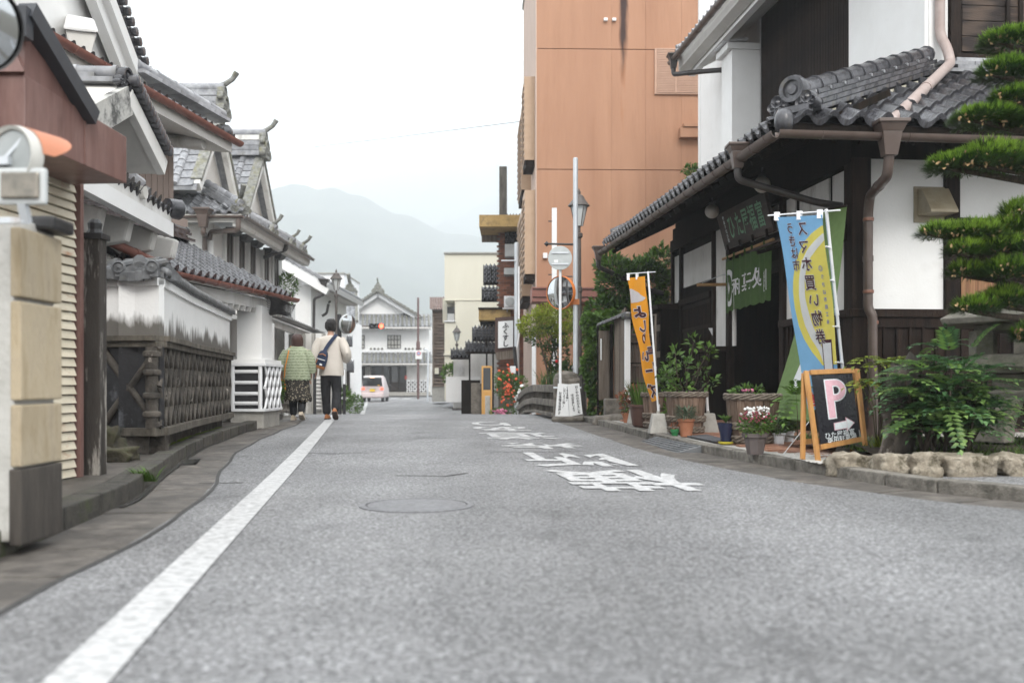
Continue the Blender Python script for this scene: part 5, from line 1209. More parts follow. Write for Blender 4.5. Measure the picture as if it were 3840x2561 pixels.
MB().hexa([Vector((ax(5.29) - 2, 5.26, 2.35)), Vector((ax(5.29) + .01, 5.26, 2.35)), Vector((ax(5.29) - .1, 5.5, 2.35)), Vector((ax(5.29) - 2, 5.5, 2.35))], [Vector((ax(5.29) - 2, 5.3, 2.5)), Vector((ax(5.29) - .08, 5.3, 2.52)), Vector((ax(5.29) - .1, 5.5, 2.52)), Vector((ax(5.29) - 2, 5.5, 2.5))]).build('awning_flare', M_brown, aw)
MB().beam(Vector((ax(5.3) + .01, 5.27, 2.68)), Vector((ax(5.95) + .012, 5.96, 2.29)), .1, .10, (0, 0, 1)).box((ax(5.28) - .0, 5.25, 2.6), (.09, .08, .16)).build('ridge_strip', mat('charcoal_metal', (.03, .033, .04), (.045, .048, .055), 5, .45), aw)
# tiled gate pillar with soot base
gp = thing('gate_pillar', 'short tan-tiled gate pillar with dark base beside the cream shutter', 'pillar', (-2.05, 4.2, .05))
M_tanb = mat('tan_block', (.34, .27, .17), (.52, .44, .32), 5, .85, .4, 50, dirt=(.5, .7, .7), dcol=(.22, .17, .11), dscale=5, stretch=(2.5, 2.5, .6), rnd=.12)
MB().box((-2.22, 4.215, .72), (.4, .36, 1.32)).build('core', mat('pale_concrete', (.42, .41, .38), (.56, .55, .52), 4, .85, .3, 30, dirt=(.52, .7, .7), dcol=(.16, .15, .12), dscale=3), gp, bevel=.01)
for z0, z1 in ((.36, .62), (.63, 1.04), (1.05, 1.34)): MB().box((-2.01, 4.215, (z0 + z1) / 2), (.045, .37, z1 - z0 - .008)).build('face_block', M_tanb, gp, bevel=.008)
MB().box((-2.012, 4.215, .2), (.05, .375, .31)).build('base_block', mat('sooty_block', (.025, .02, .017), (.07, .06, .05), 5, .8, .3, 40, stretch=(3, 3, .4)), gp, bevel=.008)
MB().box((-2.0, 4.32, 1.385), (.12, .2, .06)).build('coping_piece', M_iron, gp, bevel=.015)
# small mirrors in front of the pillar
nm_ = thing('roadside_mirror', 'round grey mirror seen from behind with an orange hood, blurred at the left edge', 'traffic mirror', (-2.06, 3.72, .05))
pole(nm_, -2.12, 3.74, .05, 2.1, .03, M_galv)
c = P(55, 590, 3.7); A_ = axes((.35, .94, 0))
M_mb2 = mat('mirror_back_pale', (.30, .32, .32), (.42, .44, .44), 3, .5)
MB().lathe(c, [(.098, -.02), (.112, -.03), (.116, 0), (.112, .03)], 28, axis=A_, cap=False).build('rim', mat('pale_rim', (.55, .54, .5), rough=.5), nm_, smooth=40)
MB().lathe(c, [(.1, -.012), (.05, -.02), (0, -.022)], 28, axis=A_, cap=False).build('back_plate', M_mb2, nm_, smooth=40)
hd_ = MB()
hd_.grid(lambda u, v: c + A_ @ Vector((.118 * math.cos(math.pi * (.02 + .5 * u)) * -1 * (1 + .0 * v), .118 * math.sin(math.pi * (.02 + .5 * u)), .02 + .17 * v * math.sin(math.pi * (.1 + .8 * u)))), 10, 3); hd_.build('hood', mat('orange_hood', (.70, .27, .15), (.75, .33, .2), 3, .5, trans=.3), nm_, smooth=True, fix=False)
MB().beam(c + Vector((0, -.03, -.02)), Vector((-2.12, 3.72, c.z - .02)), .03, .03).beam(c + Vector((.04, -.025, .06)), c + Vector((-.04, -.025, -.03)), .012, .012).build('bracket', M_galv, nm_)
nm2 = thing('roadside_mirror', 'small rounded rectangular clear mirror under the round one, at the left edge', 'traffic mirror', (-2.1, 3.7, 1.2))
M_clear = mat('scratched_plastic', (.40, .41, .40), (.62, .63, .62), 6, .25, metal=.5)
c2 = P(85, 700, 3.66)
MB().box(c2, (.18, .03, .135)).build('rim', mat('clear_rim', (.5, .52, .52), rough=.3), nm2, bevel=.012); MB().box(c2 + Vector((0, -.012, 0)), (.14, .03, .098)).build('mirror_face', mat('dim_mirror', (.16, .15, .13), (.34, .3, .25), 9, .2, metal=.6), nm2, bevel=.008)
MB().beam(c2 + Vector((0, 0, -.06)), c2 + Vector((0, .03, -.13)), .03, .03).beam(c2 + Vector((0, .02, -.12)), Vector((-2.12, 3.74, c2.z - .12)), .02, .02).build('bracket', M_galv, nm2)
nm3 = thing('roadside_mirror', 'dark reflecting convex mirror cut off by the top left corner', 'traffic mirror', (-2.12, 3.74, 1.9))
mirror_disc(nm3, P(-88, 100, 3.6), (.8, -.5, -.3), .16, M_iron); nm3.children[0].data.materials[0] = mat('mirror_dark_reflection', (.16, .17, .16), (.3, .32, .3), 9, .08, metal=1); MB().beam(P(-75, 130, 3.65), Vector((-2.12, 3.74, 1.95)), .03, .03).build('bracket', M_galv, nm3)  # dark reflection put into the colour of this mirror face
# black and white weathered post
wp2 = thing('weathered_post', 'square wooden post, black and peeling white, capped with iron, beside the shutter', 'post', (-2.83, 6.75, .05))
MB().box((-2.84, 6.78, .88), (.115, .12, 1.62)).build('shaft', mat('peeling_paint', (.02, .016, .013), (.05, .042, .035), 3, .8, .3, 40, dirt=(.53, .6, 1), dcol=(.30, .28, .25), dscale=2.2, stretch=(4, 4, .6)), wp2, bevel=.008)
MB().box((-2.84, 6.78, 1.7), (.15, .15, .04)).lathe((-2.84, 6.78, 1.72), [(.06, 0), (.045, .03), (.05, .07), (.03, .1)], 10).build('iron_cap', M_iron, wp2, bevel=.004)

# ------------------------------------------------------------------ near white storehouse with the big gable
l1 = thing('big_gable_storehouse', 'large white storehouse with a tall plastered gable and red-brown gutter, upper left', 'storehouse', (-5.6, 13, 0))
w0, w1 = (-6.1, 9.0), (-5.45, 16.0)
wseg(MB(), w0, w1, -3, 0, 0, 5.0).build('wall', M_plaster, l1); wseg(MB(), (-5.6, 14.4), (-5.455, 15.99), .003, .02, .5, 4.4).build('boarded_panel', M_beige, l1)
for k in range(8): wseg(MB(), (-5.6 + .018 * k, 14.4 + .2 * k), (-5.6 + .018 * k + .002, 14.415 + .2 * k), .021, .035, .5, 4.4).build('panel_batten', M_beige, l1)
ea, eb_ = Vector((-5.55, 9.6, 4.66)), Vector((-4.56, 16.2, 4.66))
e_ = MB(); inn = Vector((-1.0, .12, .12))
e_.hexa([ea + Vector((0, 0, -.2)), eb_ + Vector((0, 0, -.2)), eb_ + inn + Vector((0, .8, -.05)), ea + inn + Vector((0, 0, -.05))], [ea, eb_, eb_ + inn + Vector((0, .8, .5)), ea + inn + Vector((0, 0, .5))])
el = e_.build('eave_soffit', M_soffit, l1)
for k, s_ in enumerate((.3, .62, .9)): MB().tube([ea + (eb_ - ea) * s_ + Vector((-.15, 0, -.2)), ea + (eb_ - ea) * s_ + Vector((-1.05, .1, -.12))], .1, 10).build('purlin_nose', M_plaster_s, el, smooth=40)
tiles(el, eb_ + Vector((.06, 0, .05)), ea - eb_, Vector((-1, .15, .5)), (ea - eb_).length, .62, .2, .3, None, TS, TSE)
gutter(l1, ea + Vector((.09, 0, .0)), eb_ + Vector((.09, .15, 0)), .075, M_gutr, .6)
ridge_line(el, P(835, 462, 16.4), P(505, 275, 14.4), .2, 2, .06, .075, .42, M_tile_l)
MB().lathe(P(842, 500, 16.35), [(.13, -.1), (.14, .05), (.1, .1)], 14, axis=axes((.6, .6, .1))).build('corner_tile', M_tile, el, smooth=40)
# street-facing gable
gpl = [Vector((-5.75, 8.6, 4.8)), Vector((-5.75, 11.2, 7.55)), Vector((-5.75, 14.7, 5.0)), Vector((-5.75, 14.7, 4.7)), Vector((-5.75, 8.6, 4.6))]
MB().slab(gpl, (-2.5, 0, 0)).build('gable_wall', M_plaster, l1)
g0, g1 = Vector((-5.46, 11.2, 7.55)), Vector((-5.46, 14.75, 5.08))
gv = MB().beam(g0 + Vector((-1.2, .05, .14)), g1 + Vector((-1.2, .05, .14)), 2.5, .14).build('gable_roof', M_tile, l1)
MB().beam(g0 + Vector((0, 0, -.05)), g1 + Vector((0, 0, -.05)), .1, .2).build('barge_board', M_plaster, gv); MB().beam(g0 + Vector((-.12, -.05, -.22)), g1 + Vector((-.12, -.05, -.22)), .14, .24).build('barge_board', M_plaster, gv)
vt = MB().tube([Vector((-.2, 0, 0)), Vector((.1, 0, 0))], .06, 9).lathe(Vector((.1, 0, 0)), [(.066, -.02), (.066, .02), (.03, .03)], 9, axis=axes((1, 0, 0))).mesh('verge_tile', M_tile, smooth=50)
for k in range(26): put(vt, 'verge_tile', Matrix.Translation(g0 + (g1 - g0) * (k + .5) / 26 + Vector((.0, .06, .21))), gv)
MB().hexa([P(236, 110, 12.4), P(370, 125, 12.4), P(372, 125, 12.9), P(240, 110, 12.9)], [P(250, 55, 12.4), P(350, 72, 12.4), P(352, 72, 12.9), P(252, 55, 12.9)]).build('plaster_corbel', M_plaster, l1, bevel=.03)
MB().hexa([P(262, 200, 12.45), P(340, 215, 12.45), P(342, 215, 12.85), P(264, 200, 12.85)], [P(245, 112, 12.45), P(362, 126, 12.45), P(364, 126, 12.85), P(247, 112, 12.85)]).build('plaster_corbel', M_soffit, l1, bevel=.03)
pipe(l1, [P(400, 900, 10.4), P(430, 915, 10.5), P(585, 985, 11.3), P(592, 1010, 11.3)], .05, M_gutr)
# gabled entrance roof between the shutter house and the garden wall
en = thing('entrance_roof', 'small white-soffited gable roof with dark verge tiles over the side entrance', 'gate roof', (-4.2, 9.4, 0))
rg = Vector((-3.62, 9.35, 3.5)); fa = Vector((-3.6, 10.25, 3.02)); ne = Vector((-3.62, 8.1, 2.85)); lf = Vector((-1.9, -.1, 0))
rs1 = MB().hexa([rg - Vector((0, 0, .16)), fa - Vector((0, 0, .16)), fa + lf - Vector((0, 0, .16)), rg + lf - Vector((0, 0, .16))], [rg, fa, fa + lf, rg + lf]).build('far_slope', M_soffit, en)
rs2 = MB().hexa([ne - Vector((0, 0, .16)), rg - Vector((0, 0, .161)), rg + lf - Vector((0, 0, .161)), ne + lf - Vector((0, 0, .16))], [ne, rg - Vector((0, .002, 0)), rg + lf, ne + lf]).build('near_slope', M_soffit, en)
vt2 = MB().tube([Vector((-.25, 0, 0)), Vector((.06, 0, 0))], .052, 9).lathe(Vector((.06, 0, 0)), [(.058, -.02), (.058, .02), (.03, .03)], 9, axis=axes((1, 0, 0))).mesh('verge_tile', M_tile, smooth=50)
for k in range(13): put(vt2, 'verge_tile', Matrix.Translation(rg + (fa - rg) * (k + .3) / 12.6 + Vector((.02, .02, .07))), en)
for k in range(12): put(TS, 'roof_tile', frame(rg + (fa - rg) * (k / 12) + Vector((-.05, 0, .02)), Vector((-.27, 0, 0)), (fa - rg) / 12), en)
MB().beam(rg + Vector((-.0, 0, -.1)), fa + Vector((0, 0, -.1)), .08, .17).build('barge_board', M_plaster_s, en)
MB().beam(ne + Vector((0, 0, -.12)), rg + Vector((0, 0, -.14)), .08, .26).build('barge_board', M_rise if False else mat('sooty_barge', (.42, .41, .38), (.6, .59, .56), 3, .8, dirt=(.46, .6, .95), dcol=(.05, .05, .048), dscale=3), en)
ridge_line(en, rg + lf + Vector((0, 0, .0)), rg + Vector((-.08, 0, 0)), .16, 2, .05, .065, .4, M_tile_l); oni(en, rg + Vector((.0, 0, .0)), (1, -.2, 0), .55, M_tile)
MB().box((-4.75, 9.3, 1.3), (.5, 2.0, 2.5)).build('wall', M_plaster, en)
for y in (8.5, 9.3, 10.2): MB().tube([Vector((-3.75, y, 2.66)), Vector((-4.6, y, 2.66))], .07, 8).build('purlin', M_soffit, en, smooth=40)
# low eave behind the wall end
lo = thing('low_eave', 'low white plastered eave with a row of dark tile ends above the garden wall', 'roof', (-4.2, 10.8, 0))
q0, q1 = Vector((-3.68, 8.5, 2.66)), Vector((-3.9, 11.4, 2.68)); bi = Vector((-1.0, 0, .42))
MB().hexa([q0 - Vector((0, 0, .26)), q1 - Vector((0, 0, .26)), q1 + bi - Vector((0, 0, .26)), q0 + bi - Vector((0, 0, .26))], [q0, q1, q1 + bi, q0 + bi]).build('eave_slab', M_plaster_s, lo)
MB().hexa([q0 + Vector((.025, 0, -.3)), q1 + Vector((.025, 0, -.3)), q1 + Vector((-.08, 0, -.3)), q0 + Vector((-.08, 0, -.3))], [q0 + Vector((.025, 0, -.14)), q1 + Vector((.025, 0, -.14)), q1 + Vector((-.08, 0, -.14)), q0 + Vector((-.08, 0, -.14))]).build('fascia_step', M_plaster, lo)
tiles(lo, q1 + Vector((.05, 0, .03)), q0 - q1, bi, (q0 - q1).length, .9, .2, .3, None, TS, TSE)
ridge_line(lo, q1 + bi * .35 + Vector((0, 0, .06)), q0 + bi * .35 + Vector((0, 0, .06)), .14, 2, .05, .06, .4, M_tile_l)
MB().lathe(q1 + Vector((.02, .05, .03)), [(.11, -.1), (.12, .06), (.08, .1)], 12, axis=axes((.5, .7, 0))).build('corner_tile', M_tile, lo, smooth=40)
for y in (9.6, 10.3, 11.0, 11.7): MB().hexa([Vector((-4.0, y, 2.18)), Vector((-4.0, y + .14, 2.18)), Vector((-4.8, y + .14, 2.05)), Vector((-4.8, y, 2.05))], [Vector((-3.95, y, 2.4)), Vector((-3.95, y + .14, 2.4)), Vector((-4.8, y + .14, 2.6)), Vector((-4.8, y, 2.6))]).build('bracket', M_soffit, lo, bevel=.03)
MB().box((-4.85, 11, 1.3), (.3, 2.4, 2.5)).build('wall', M_plaster, lo)

# ------------------------------------------------------------------ gate roof (large tiled slope) and white pillars
ga = thing('gate_house', 'gatehouse with a broad grey tiled roof, red-brown gutter and white plaster eave', 'gatehouse', (-4.5, 13.5, 0))
E0, E1 = Vector((-4.32, 10.7, 2.07)), Vector((-3.50, 15.6, 2.07)); Rb = Vector((-1.62, .0, .8))
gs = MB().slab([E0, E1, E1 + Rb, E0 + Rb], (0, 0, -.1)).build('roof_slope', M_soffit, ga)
tiles(gs, E1 + Vector((.05, .02, .04)), E0 - E1, Rb, (E0 - E1).length, Rb.length, .2, .21, None, TS, TSE, limit=300)
ridge_line(gs, E0 + Rb + Vector((0, 0, .04)), E1 + Rb + Vector((0, 0, .04)), .2, 3, .05, .075, .4)
gutter(ga, E0 + Vector((.1, 0, -.03)), E1 + Vector((.1, .1, -.03)), .06, M_gutr, .35)
MB().slab([E0 + Vector((-.06, 0, -.1)), E1 + Vector((-.06, 0, -.1)), E1 + Vector((-.06, 0, -.26)), E0 + Vector((-.06, 0, -.26))], (-.08, 0, 0)).build('fascia', M_plaster_s, ga)
for k in range(26):
    p = E0 + (E1 - E0) * ((k + .5) / 26); MB().hexa([p + Vector((-.08, -.03, -.33)), p + Vector((-.08, .04, -.33)), p + Vector((-.6, .04, -.25)), p + Vector((-.6, -.03, -.25))], [p + Vector((-.06, -.03, -.26)), p + Vector((-.06, .04, -.26)), p + Vector((-.6, .04, -.0)), p + Vector((-.6, -.03, -.0))]).build('dentil', M_plaster_s, ga)
wseg(MB(), (-5.0, 11.5), (-4.45, 15.4), -.2, 0, 0, 2.2).build('dark_wall', M_wood, ga)
wseg(MB(), (-4.62, 14.0), (-4.3, 15.6), -.2, 0.1, 0, 1.7).build('plaster_wall', M_plaster_s, ga)
MB().slab([E1 + Rb * .98 + Vector((-.0, .02, .15)), E0 + Rb * .98 + Vector((0, .02, .15)), E0 + Rb * .98 + Vector((0, .02, .42)), E1 + Rb * .98 + Vector((0, .02, .42))], (-.1, 0, 0)).build('brown_flashing', M_beige, ga)
# end pillar: white column on a white lattice plinth
pil = thing('gate_pillar', 'white plastered gate pillar on a white diamond-lattice plinth', 'pillar', (-3.8, 14.6, 0))
def pb(name, m, x0, x1, y0, y1, z0, z1, bevel=.006): return MB().box(((x0 + x1) / 2, (y0 + y1) / 2, (z0 + z1) / 2), (x1 - x0, y1 - y0, z1 - z0)).build(name, m, pil, bevel=bevel)
pb('footing', M_conc, -4.1, -3.62, 14.5, 15.5, -.05, .3); pb('plinth', M_nam, -4.1, -3.63, 14.5, 15.5, .34, .96); pb('plinth_base', M_white, -4.13, -3.58, 14.44, 15.54, .3, .34); pb('plinth_top', M_white, -4.13, -3.57, 14.43, 15.55, .96, 1.0); pb('plinth_top', M_plaster, -4.11, -3.59, 14.46, 15.5, 1.0, 1.06)
pb('column', M_plaster, -4.02, -3.66, 14.55, 15.2, 1.06, 1.85)
namako(pil, (-3.62, 14.5), (-3.62, 15.5), .34, .96, .26, .3, .022, M_nam, M_white, .0)
for z in (.42, .56, .72, .88): MB().tube([Vector((-4.08, 14.48, z)), Vector((-3.66, 14.48, z))], .028, 8).build('plaster_roll', M_white, pil, smooth=50)
for x in (-4.06, -3.66): MB().tube([Vector((x, 14.47, .34)), Vector((x, 14.47, .96))], .032, 8).build('corner_roll', M_white, pil, smooth=50)
pil2 = thing('gate_pillar', 'second white pillar with lattice plinth, half hidden behind the black notice stand', 'pillar', (-3.75, 17.2, 0)); pil_, pil = pil, pil2
pb('plinth', M_nam, -4.35, -4.12, 16.9, 17.4, .1, .92); pb('plinth_top', M_white, -4.4, -4.08, 16.85, 17.45, .92, 1.0); pb('column', M_plaster, -4.32, -4.14, 16.95, 17.35, 1.0, 1.75); namako(pil2, (-4.12, 16.9), (-4.12, 17.4), .1, .92, .25, .3, .02, M_nam, M_white); namako(pil2, (-4.35, 16.9), (-4.12, 16.9), .1, .92, .23, .3, .02, M_nam, M_white)
# black net sagging from the gate eave
nt_ = MB(); n0, n1 = E1 + Vector((.04, -1.75, -.13)), E1 + Vector((.06, -.1, -.1))
def netp(u, v):
    p = n0 + (n1 - n0) * u; sag = math.sin(math.pi * u) * .28 + .06 * math.sin(u * 9); return p + Vector((.05 * math.sin(v * 3 + u * 5), .1 * v, -sag * v - .08 * v * u * (1 - v)))
for k in range(30): nt_.tube([netp(min(1, max(0, k / 30 + .25 * v / 6)), v / 6) for v in range(7)], .006, 3, False)
for k in range(30): nt_.tube([netp(min(1, max(0, k / 30 + .1 - .25 * v / 6)), v / 6) for v in range(7)], .006, 3, False)
tag(nt_.build('net', M_black, fix=False, kind=None, loc=n0), 'black net sagging from the end of the gatehouse gutter', 'net')
# black notice stand
bs_ = thing('notice_stand', 'low black-framed notice stand with white sheet at the kerb end', 'notice stand', P(998, 1582, 15.6))
fpart('frame', M_iron, bs_, (983, 989, 1408, 1582, 15.6, .05), (1010, 1016, 1408, 1582, 15.6, .05), (989, 1010, 1408, 1414, 15.6, .05), (989, 1010, 1428, 1434, 15.6, .05), (989, 1010, 1545, 1551, 15.6, .05)); fpart('panel', M_sign, bs_, (990, 1009, 1455, 1520, 15.61, .02)); fpart('foot', M_stone, bs_, (1006, 1024, 1560, 1588, 15.5, .14), bevel=.01)
for k in range(4): fpart('line', M_black, bs_, (993, 996, 1462 + k * 14, 1472 + k * 14, 15.605, .004), (1001, 1004, 1462 + k * 14, 1472 + k * 14, 15.605, .004))

# ------------------------------------------------------------------ twin-gabled storehouse further on
l3 = thing('twin_gable_storehouse', 'white two-storey storehouse with twin gables, ornate ridge ends and narrow dark shutters', 'storehouse', (-8.6, 30, 0))
xw = -8.4
MB().box((xw - 3, 32.2, 2.2), (6, 8.4, 6.0)).build('wall', M_plaster, l3)
MB().box((xw - 3, 37.5, 2.0), (6, 2.2, 5.6)).build('rear_wall', M_plaster, l3)
for k, (px, dd) in enumerate(((860, 29.6), (905, 30.9), (945, 32.2), (1000, 34.0), (1028, 35.4))):
    y = dd; s_ = MB().box((xw + .01, y, 4.35), (.08, .5, 1.75)).build('shutter', mat('chocolate_shutter', (.05, .033, .028), (.07, .047, .04), 3, .5), l3)
    MB().box((xw + .06, y, 4.35), (.03, .03, 1.75)).build('shutter_stile', M_wood2, s_); MB().box((xw + .06, y, 4.0), (.03, .5, .03)).build('shutter_rail', M_wood2, s_)
    MB().hexa([Vector((xw, y - .3, 5.12)), Vector((xw + .2, y - .25, 5.12)), Vector((xw + .2, y + .25, 5.12)), Vector((xw, y + .3, 5.12))], [Vector((xw, y - .42, 5.3)), Vector((xw + .35, y - .38, 5.3)), Vector((xw + .35, y + .38, 5.3)), Vector((xw, y + .42, 5.3))]).build('shutter_hood', M_iron, s_)
    MB().box((xw + .03, y - .62, 4.2), (.1, .18, 2.0)).build('pilaster', M_plaster, l3)
# lower hipped roof: front slope (to the camera) and street slope
ze3 = 5.3; fc0, fc1 = Vector((-13.5, 27.0, ze3)), Vector((-7.34, 27.0, ze3)); fs1 = Vector((-7.34, 36.2, ze3)); zt3 = 6.05
q_a, q_b = Vector((-13.5, 28.3, zt3)), Vector((-8.7, 28.3, zt3)); q_c = Vector((-8.7, 36.2, zt3))
r3 = MB().add([fc0, fc1, q_b, q_a, fs1, q_c] + [p - Vector((0, 0, .22)) for p in (fc0, fc1, q_b, q_a, fs1, q_c)], [(0, 1, 2, 3), (1, 4, 5, 2), (6, 9, 8, 7), (7, 8, 11, 10), (0, 6, 7, 1), (1, 7, 10, 4), (4, 10, 11, 5)]).build('lower_roof', M_soffit, l3, fix=True)
ey_ = (q_a - fc0).normalized()
tiles(r3, fc0 + Vector((0, -.05, .03)), Vector((1, 0, 0)), ey_, 6.2, 1.5, .3, .3, lambda x, y: x < 6.2 - y * .93, TSL, TSLE)
es_ = (q_b - Vector((fc1.x, 28.3, ze3))).normalized()
tiles(r3, Vector((-7.3, 36.2, ze3 + .03)), Vector((0, -1, 0)), Vector((-.88, 0, .47)), 9.2, .5, .28, .3, None, TSL, TSLE)
ridge_line(r3, fc1 + Vector((-.1, .12, .1)), q_b + Vector((0, 0, .12)), .26, 3, .07, .1, .42, M_tile_l, mcap=M_tile_l); oni(r3, fc1 + Vector((-.05, .1, .12)), (.5, -.87, 0), 1.05, M_tile_m, True)
for y, s_ in ((31.6, .9), (34.3, .8), (36.1, .9)):
    p = Vector((-7.55, y, ze3 + .2)); ridge_line(r3, p, p + Vector((-1.1, .15, .6)), .22, 2, .07, .09, .4, M_tile_l); oni(r3, p, (1, -.2, 0), s_, M_tile_m, True)
gutter(l3, fc0 + Vector((0, -.12, -.06)), fc1 + Vector((.1, -.12, -.06)), .075, M_gutter, 0); gutter(l3, fc1 + Vector((.1, -.12, -.06)), fs1 + Vector((.1, 0, -.06)), .075, M_gutter, 0)
MB().hexa([fc1 + Vector((-.06, .05, -.32)), fs1 + Vector((-.06, 0, -.32)), fs1 + Vector((-.25, 0, -.32)), fc1 + Vector((-.25, .05, -.32))], [fc1 + Vector((-.0, .05, -.2)), fs1 + Vector((0, 0, -.2)), fs1 + Vector((-.25, 0, -.2)), fc1 + Vector((-.25, .05, -.2))]).build('eave_band', M_plaster_s, l3)
h_ = P(762, 806, 26.8); hopper(l3, h_, 1.7); pipe(l3, [h_ - Vector((0, 0, .3)), h_ - Vector((0, 0, .5)), P(768, 880, 27.9), P(768, 1010, 27.9)], .07, M_gutter)
pipe(l3, [fc1 + Vector((-.05, -.12, -.15)), fc1 + Vector((-.05, -.12, -.45)), P(790, 870, 27.9), P(785, 900, 27.9)], .07, M_gutter)
pipe(l3, [P(1075, 912, 32), P(1072, 935, 32), P(985, 968, 33.5)], .07, M_dpipe)
# twin gabled roofs over it
def gable_unit(y, za, run, xg=-8.75, zl=6.05, first=True):
    ap = Vector((xg, y, za)); n_, f_ = Vector((xg, y - run, zl)), Vector((xg, y + run, zl)); bk_ = Vector((-6, 0, 0))
    MB().slab([n_, ap, f_], (-5.9, 0, 0)).build('gable_wall', M_plaster, l3)
    MB().slab([n_ + (ap - n_) * .22 + Vector((.02, .15, 0)), n_ + (ap - n_) * .6 + Vector((.02, .25, 0)), f_ + (ap - f_) * .6 + Vector((.02, -.25, 0)), f_ + (ap - f_) * .22 + Vector((.02, -.15, 0))], (-.015, 0, 0)).build('gable_inset', M_beige if False else M_soffit, l3)
    up_ = (ap - n_).normalized(); ov = Vector((.35, 0, 0))
    rf_ = MB().slab([n_ + ov - up_ * .25, ap + ov, ap + bk_, n_ + bk_ - up_ * .25], (0, 0, .1)).build('near_slope', M_tile_l, l3)
    MB().slab([f_ + ov, ap + ov + Vector((0, .01, 0)), ap + bk_ + Vector((0, .01, 0)), f_ + bk_], (0, 0, .1)).build('far_slope', M_tile_l, l3)
    Ls = (ap - n_).length + .25; o_ = n_ - up_ * .25 + Vector((.25, 0, .1)) + Vector((-4.5, 0, 0))
    tiles(rf_, o_, Vector((1, 0, 0)), up_, 4.5, Ls, .5, .34, None, TLF, TLFE, limit=150, name='pan_tile')
    tiles(rf_, o_ + Vector((-.25, 0, .03)), Vector((1, 0, 0)), up_, 4.5, Ls, .5, .34, None, TLR, TLRE, limit=150, name='cover_tile')
    for a, b in ((n_, ap), (f_, ap)):
        MB().beam(a + ov + Vector((-.02, 0, -.08)), b + ov + Vector((-.02, 0, -.08)), .16, .26).build('barge_board', M_plaster_s, l3)
        MB().beam(a + ov + Vector((-.05, 0, .12)), b + ov + Vector((-.05, 0, .12)), .3, .1).build('verge_tile_row', M_tile_m, l3)
    top = ap + Vector((0, 0, .12)); 
    for c in range(3): MB().beam(top + ov + Vector((.1, 0, .09 + .17 * c)), top + bk_ * .9 + Vector((0, 0, .09 + .17 * c)), .42 - .05 * c, .15).build('ridge_course', M_tile_l, l3)
    MB().beam(top + ov + Vector((.02, 0, .62)), top + bk_ * .9 + Vector((0, 0, .62)), .26, .16).build('ridge_course', M_plaster_s if not first else M_tile_l, l3)
    MB().tube([top + ov + Vector((.15, 0, .78)), top + bk_ * .9 + Vector((0, 0, .78))], .14, 10).build('ridge_cap', M_tile_l, l3, smooth=50)
    oni(l3, top + ov + Vector((.15, 0, .05)), (1, 0, 0), 1.6, M_tile_m); oni(l3, top + ov + Vector((.12, 0, .45)), (1, 0, 0), 1.25, M_tile_m, True)
gable_unit(28.6, 8.3, 1.95); gable_unit(33.4, 8.2, 1.95, first=False)
# ------------------------------------------------------------------ two walkers
def skin(name, joints, edges, m, parent, O_, sub=2, root=0):
    """joints: (x,y,z,rx[,ry]) around origin O_; grown with the Skin modifier and applied"""
    me = bpy.data.meshes.new(name); me.from_pydata([Vector(j[:3]) for j in joints], edges, [])
    o = bpy.data.objects.new(name, me); TMP.collection.objects.link(o)
    md = o.modifiers.new('s', 'SKIN'); md.use_smooth_shade = True
    for i, j in enumerate(joints):
        sv = me.skin_vertices[0].data[i]; sv.radius = (j[3], j[4] if len(j) > 4 else j[3]); sv.use_root = (i == root)
    s2 = o.modifiers.new('u', 'SUBSURF'); s2.levels = sub; s2.render_levels = sub
    nm = evaluated_mesh(o); nm.name = name
    bpy.data.objects.remove(o); bpy.data.meshes.remove(me)
    nm.materials.clear(); nm.materials.append(m); nm.polygons.foreach_set('use_smooth', [True] * len(nm.polygons))
    ob_ = bpy.data.objects.new(name, nm); link(ob_, parent); ob_.location = Vector(O_) - woff(parent)
    return ob_
def hand(J, Ed, wi, w, dirv, side, s=1.0):
    """palm, four unequal bent fingers and a thumb growing from joint index wi"""
    w = Vector(w); d = Vector(dirv).normalized(); sd = Vector((0, 1, 0)); sd = (sd - d * sd.dot(d)).normalized(); cu = sd.cross(d) * side
    p = w + d * .05 * s; J.append((*p, .026 * s, .016 * s)); pi = len(J) - 1; Ed.append((wi, pi))
    for k, (o, l) in enumerate(((-.028, .062), (-.010, .072), (.010, .068), (.027, .052))):
        a = p + d * .035 * s + sd * o * s; b = a + d * l * .5 * s + cu * .006; c = a + d * l * .9 * s + cu * .022
        i0 = len(J); J += [(*a, .0095 * s), (*b, .0088 * s), (*c, .0075 * s)]; Ed += [(pi, i0), (i0, i0 + 1), (i0 + 1, i0 + 2)]
    a = w + d * .03 * s + sd * .034 * s; b = a + d * .035 * s + sd * .016 * s; i0 = len(J); J += [(*a, .011 * s), (*b, .0095 * s)]; Ed += [(pi, i0), (i0, i0 + 1)]
def ell(O_, c, rx, ry, n=20): return [Vector(O_) + Vector((c[0] + rx * math.cos(2 * math.pi * k / n), c[1] + ry * math.sin(2 * math.pi * k / n), c[2])) for k in range(n)]
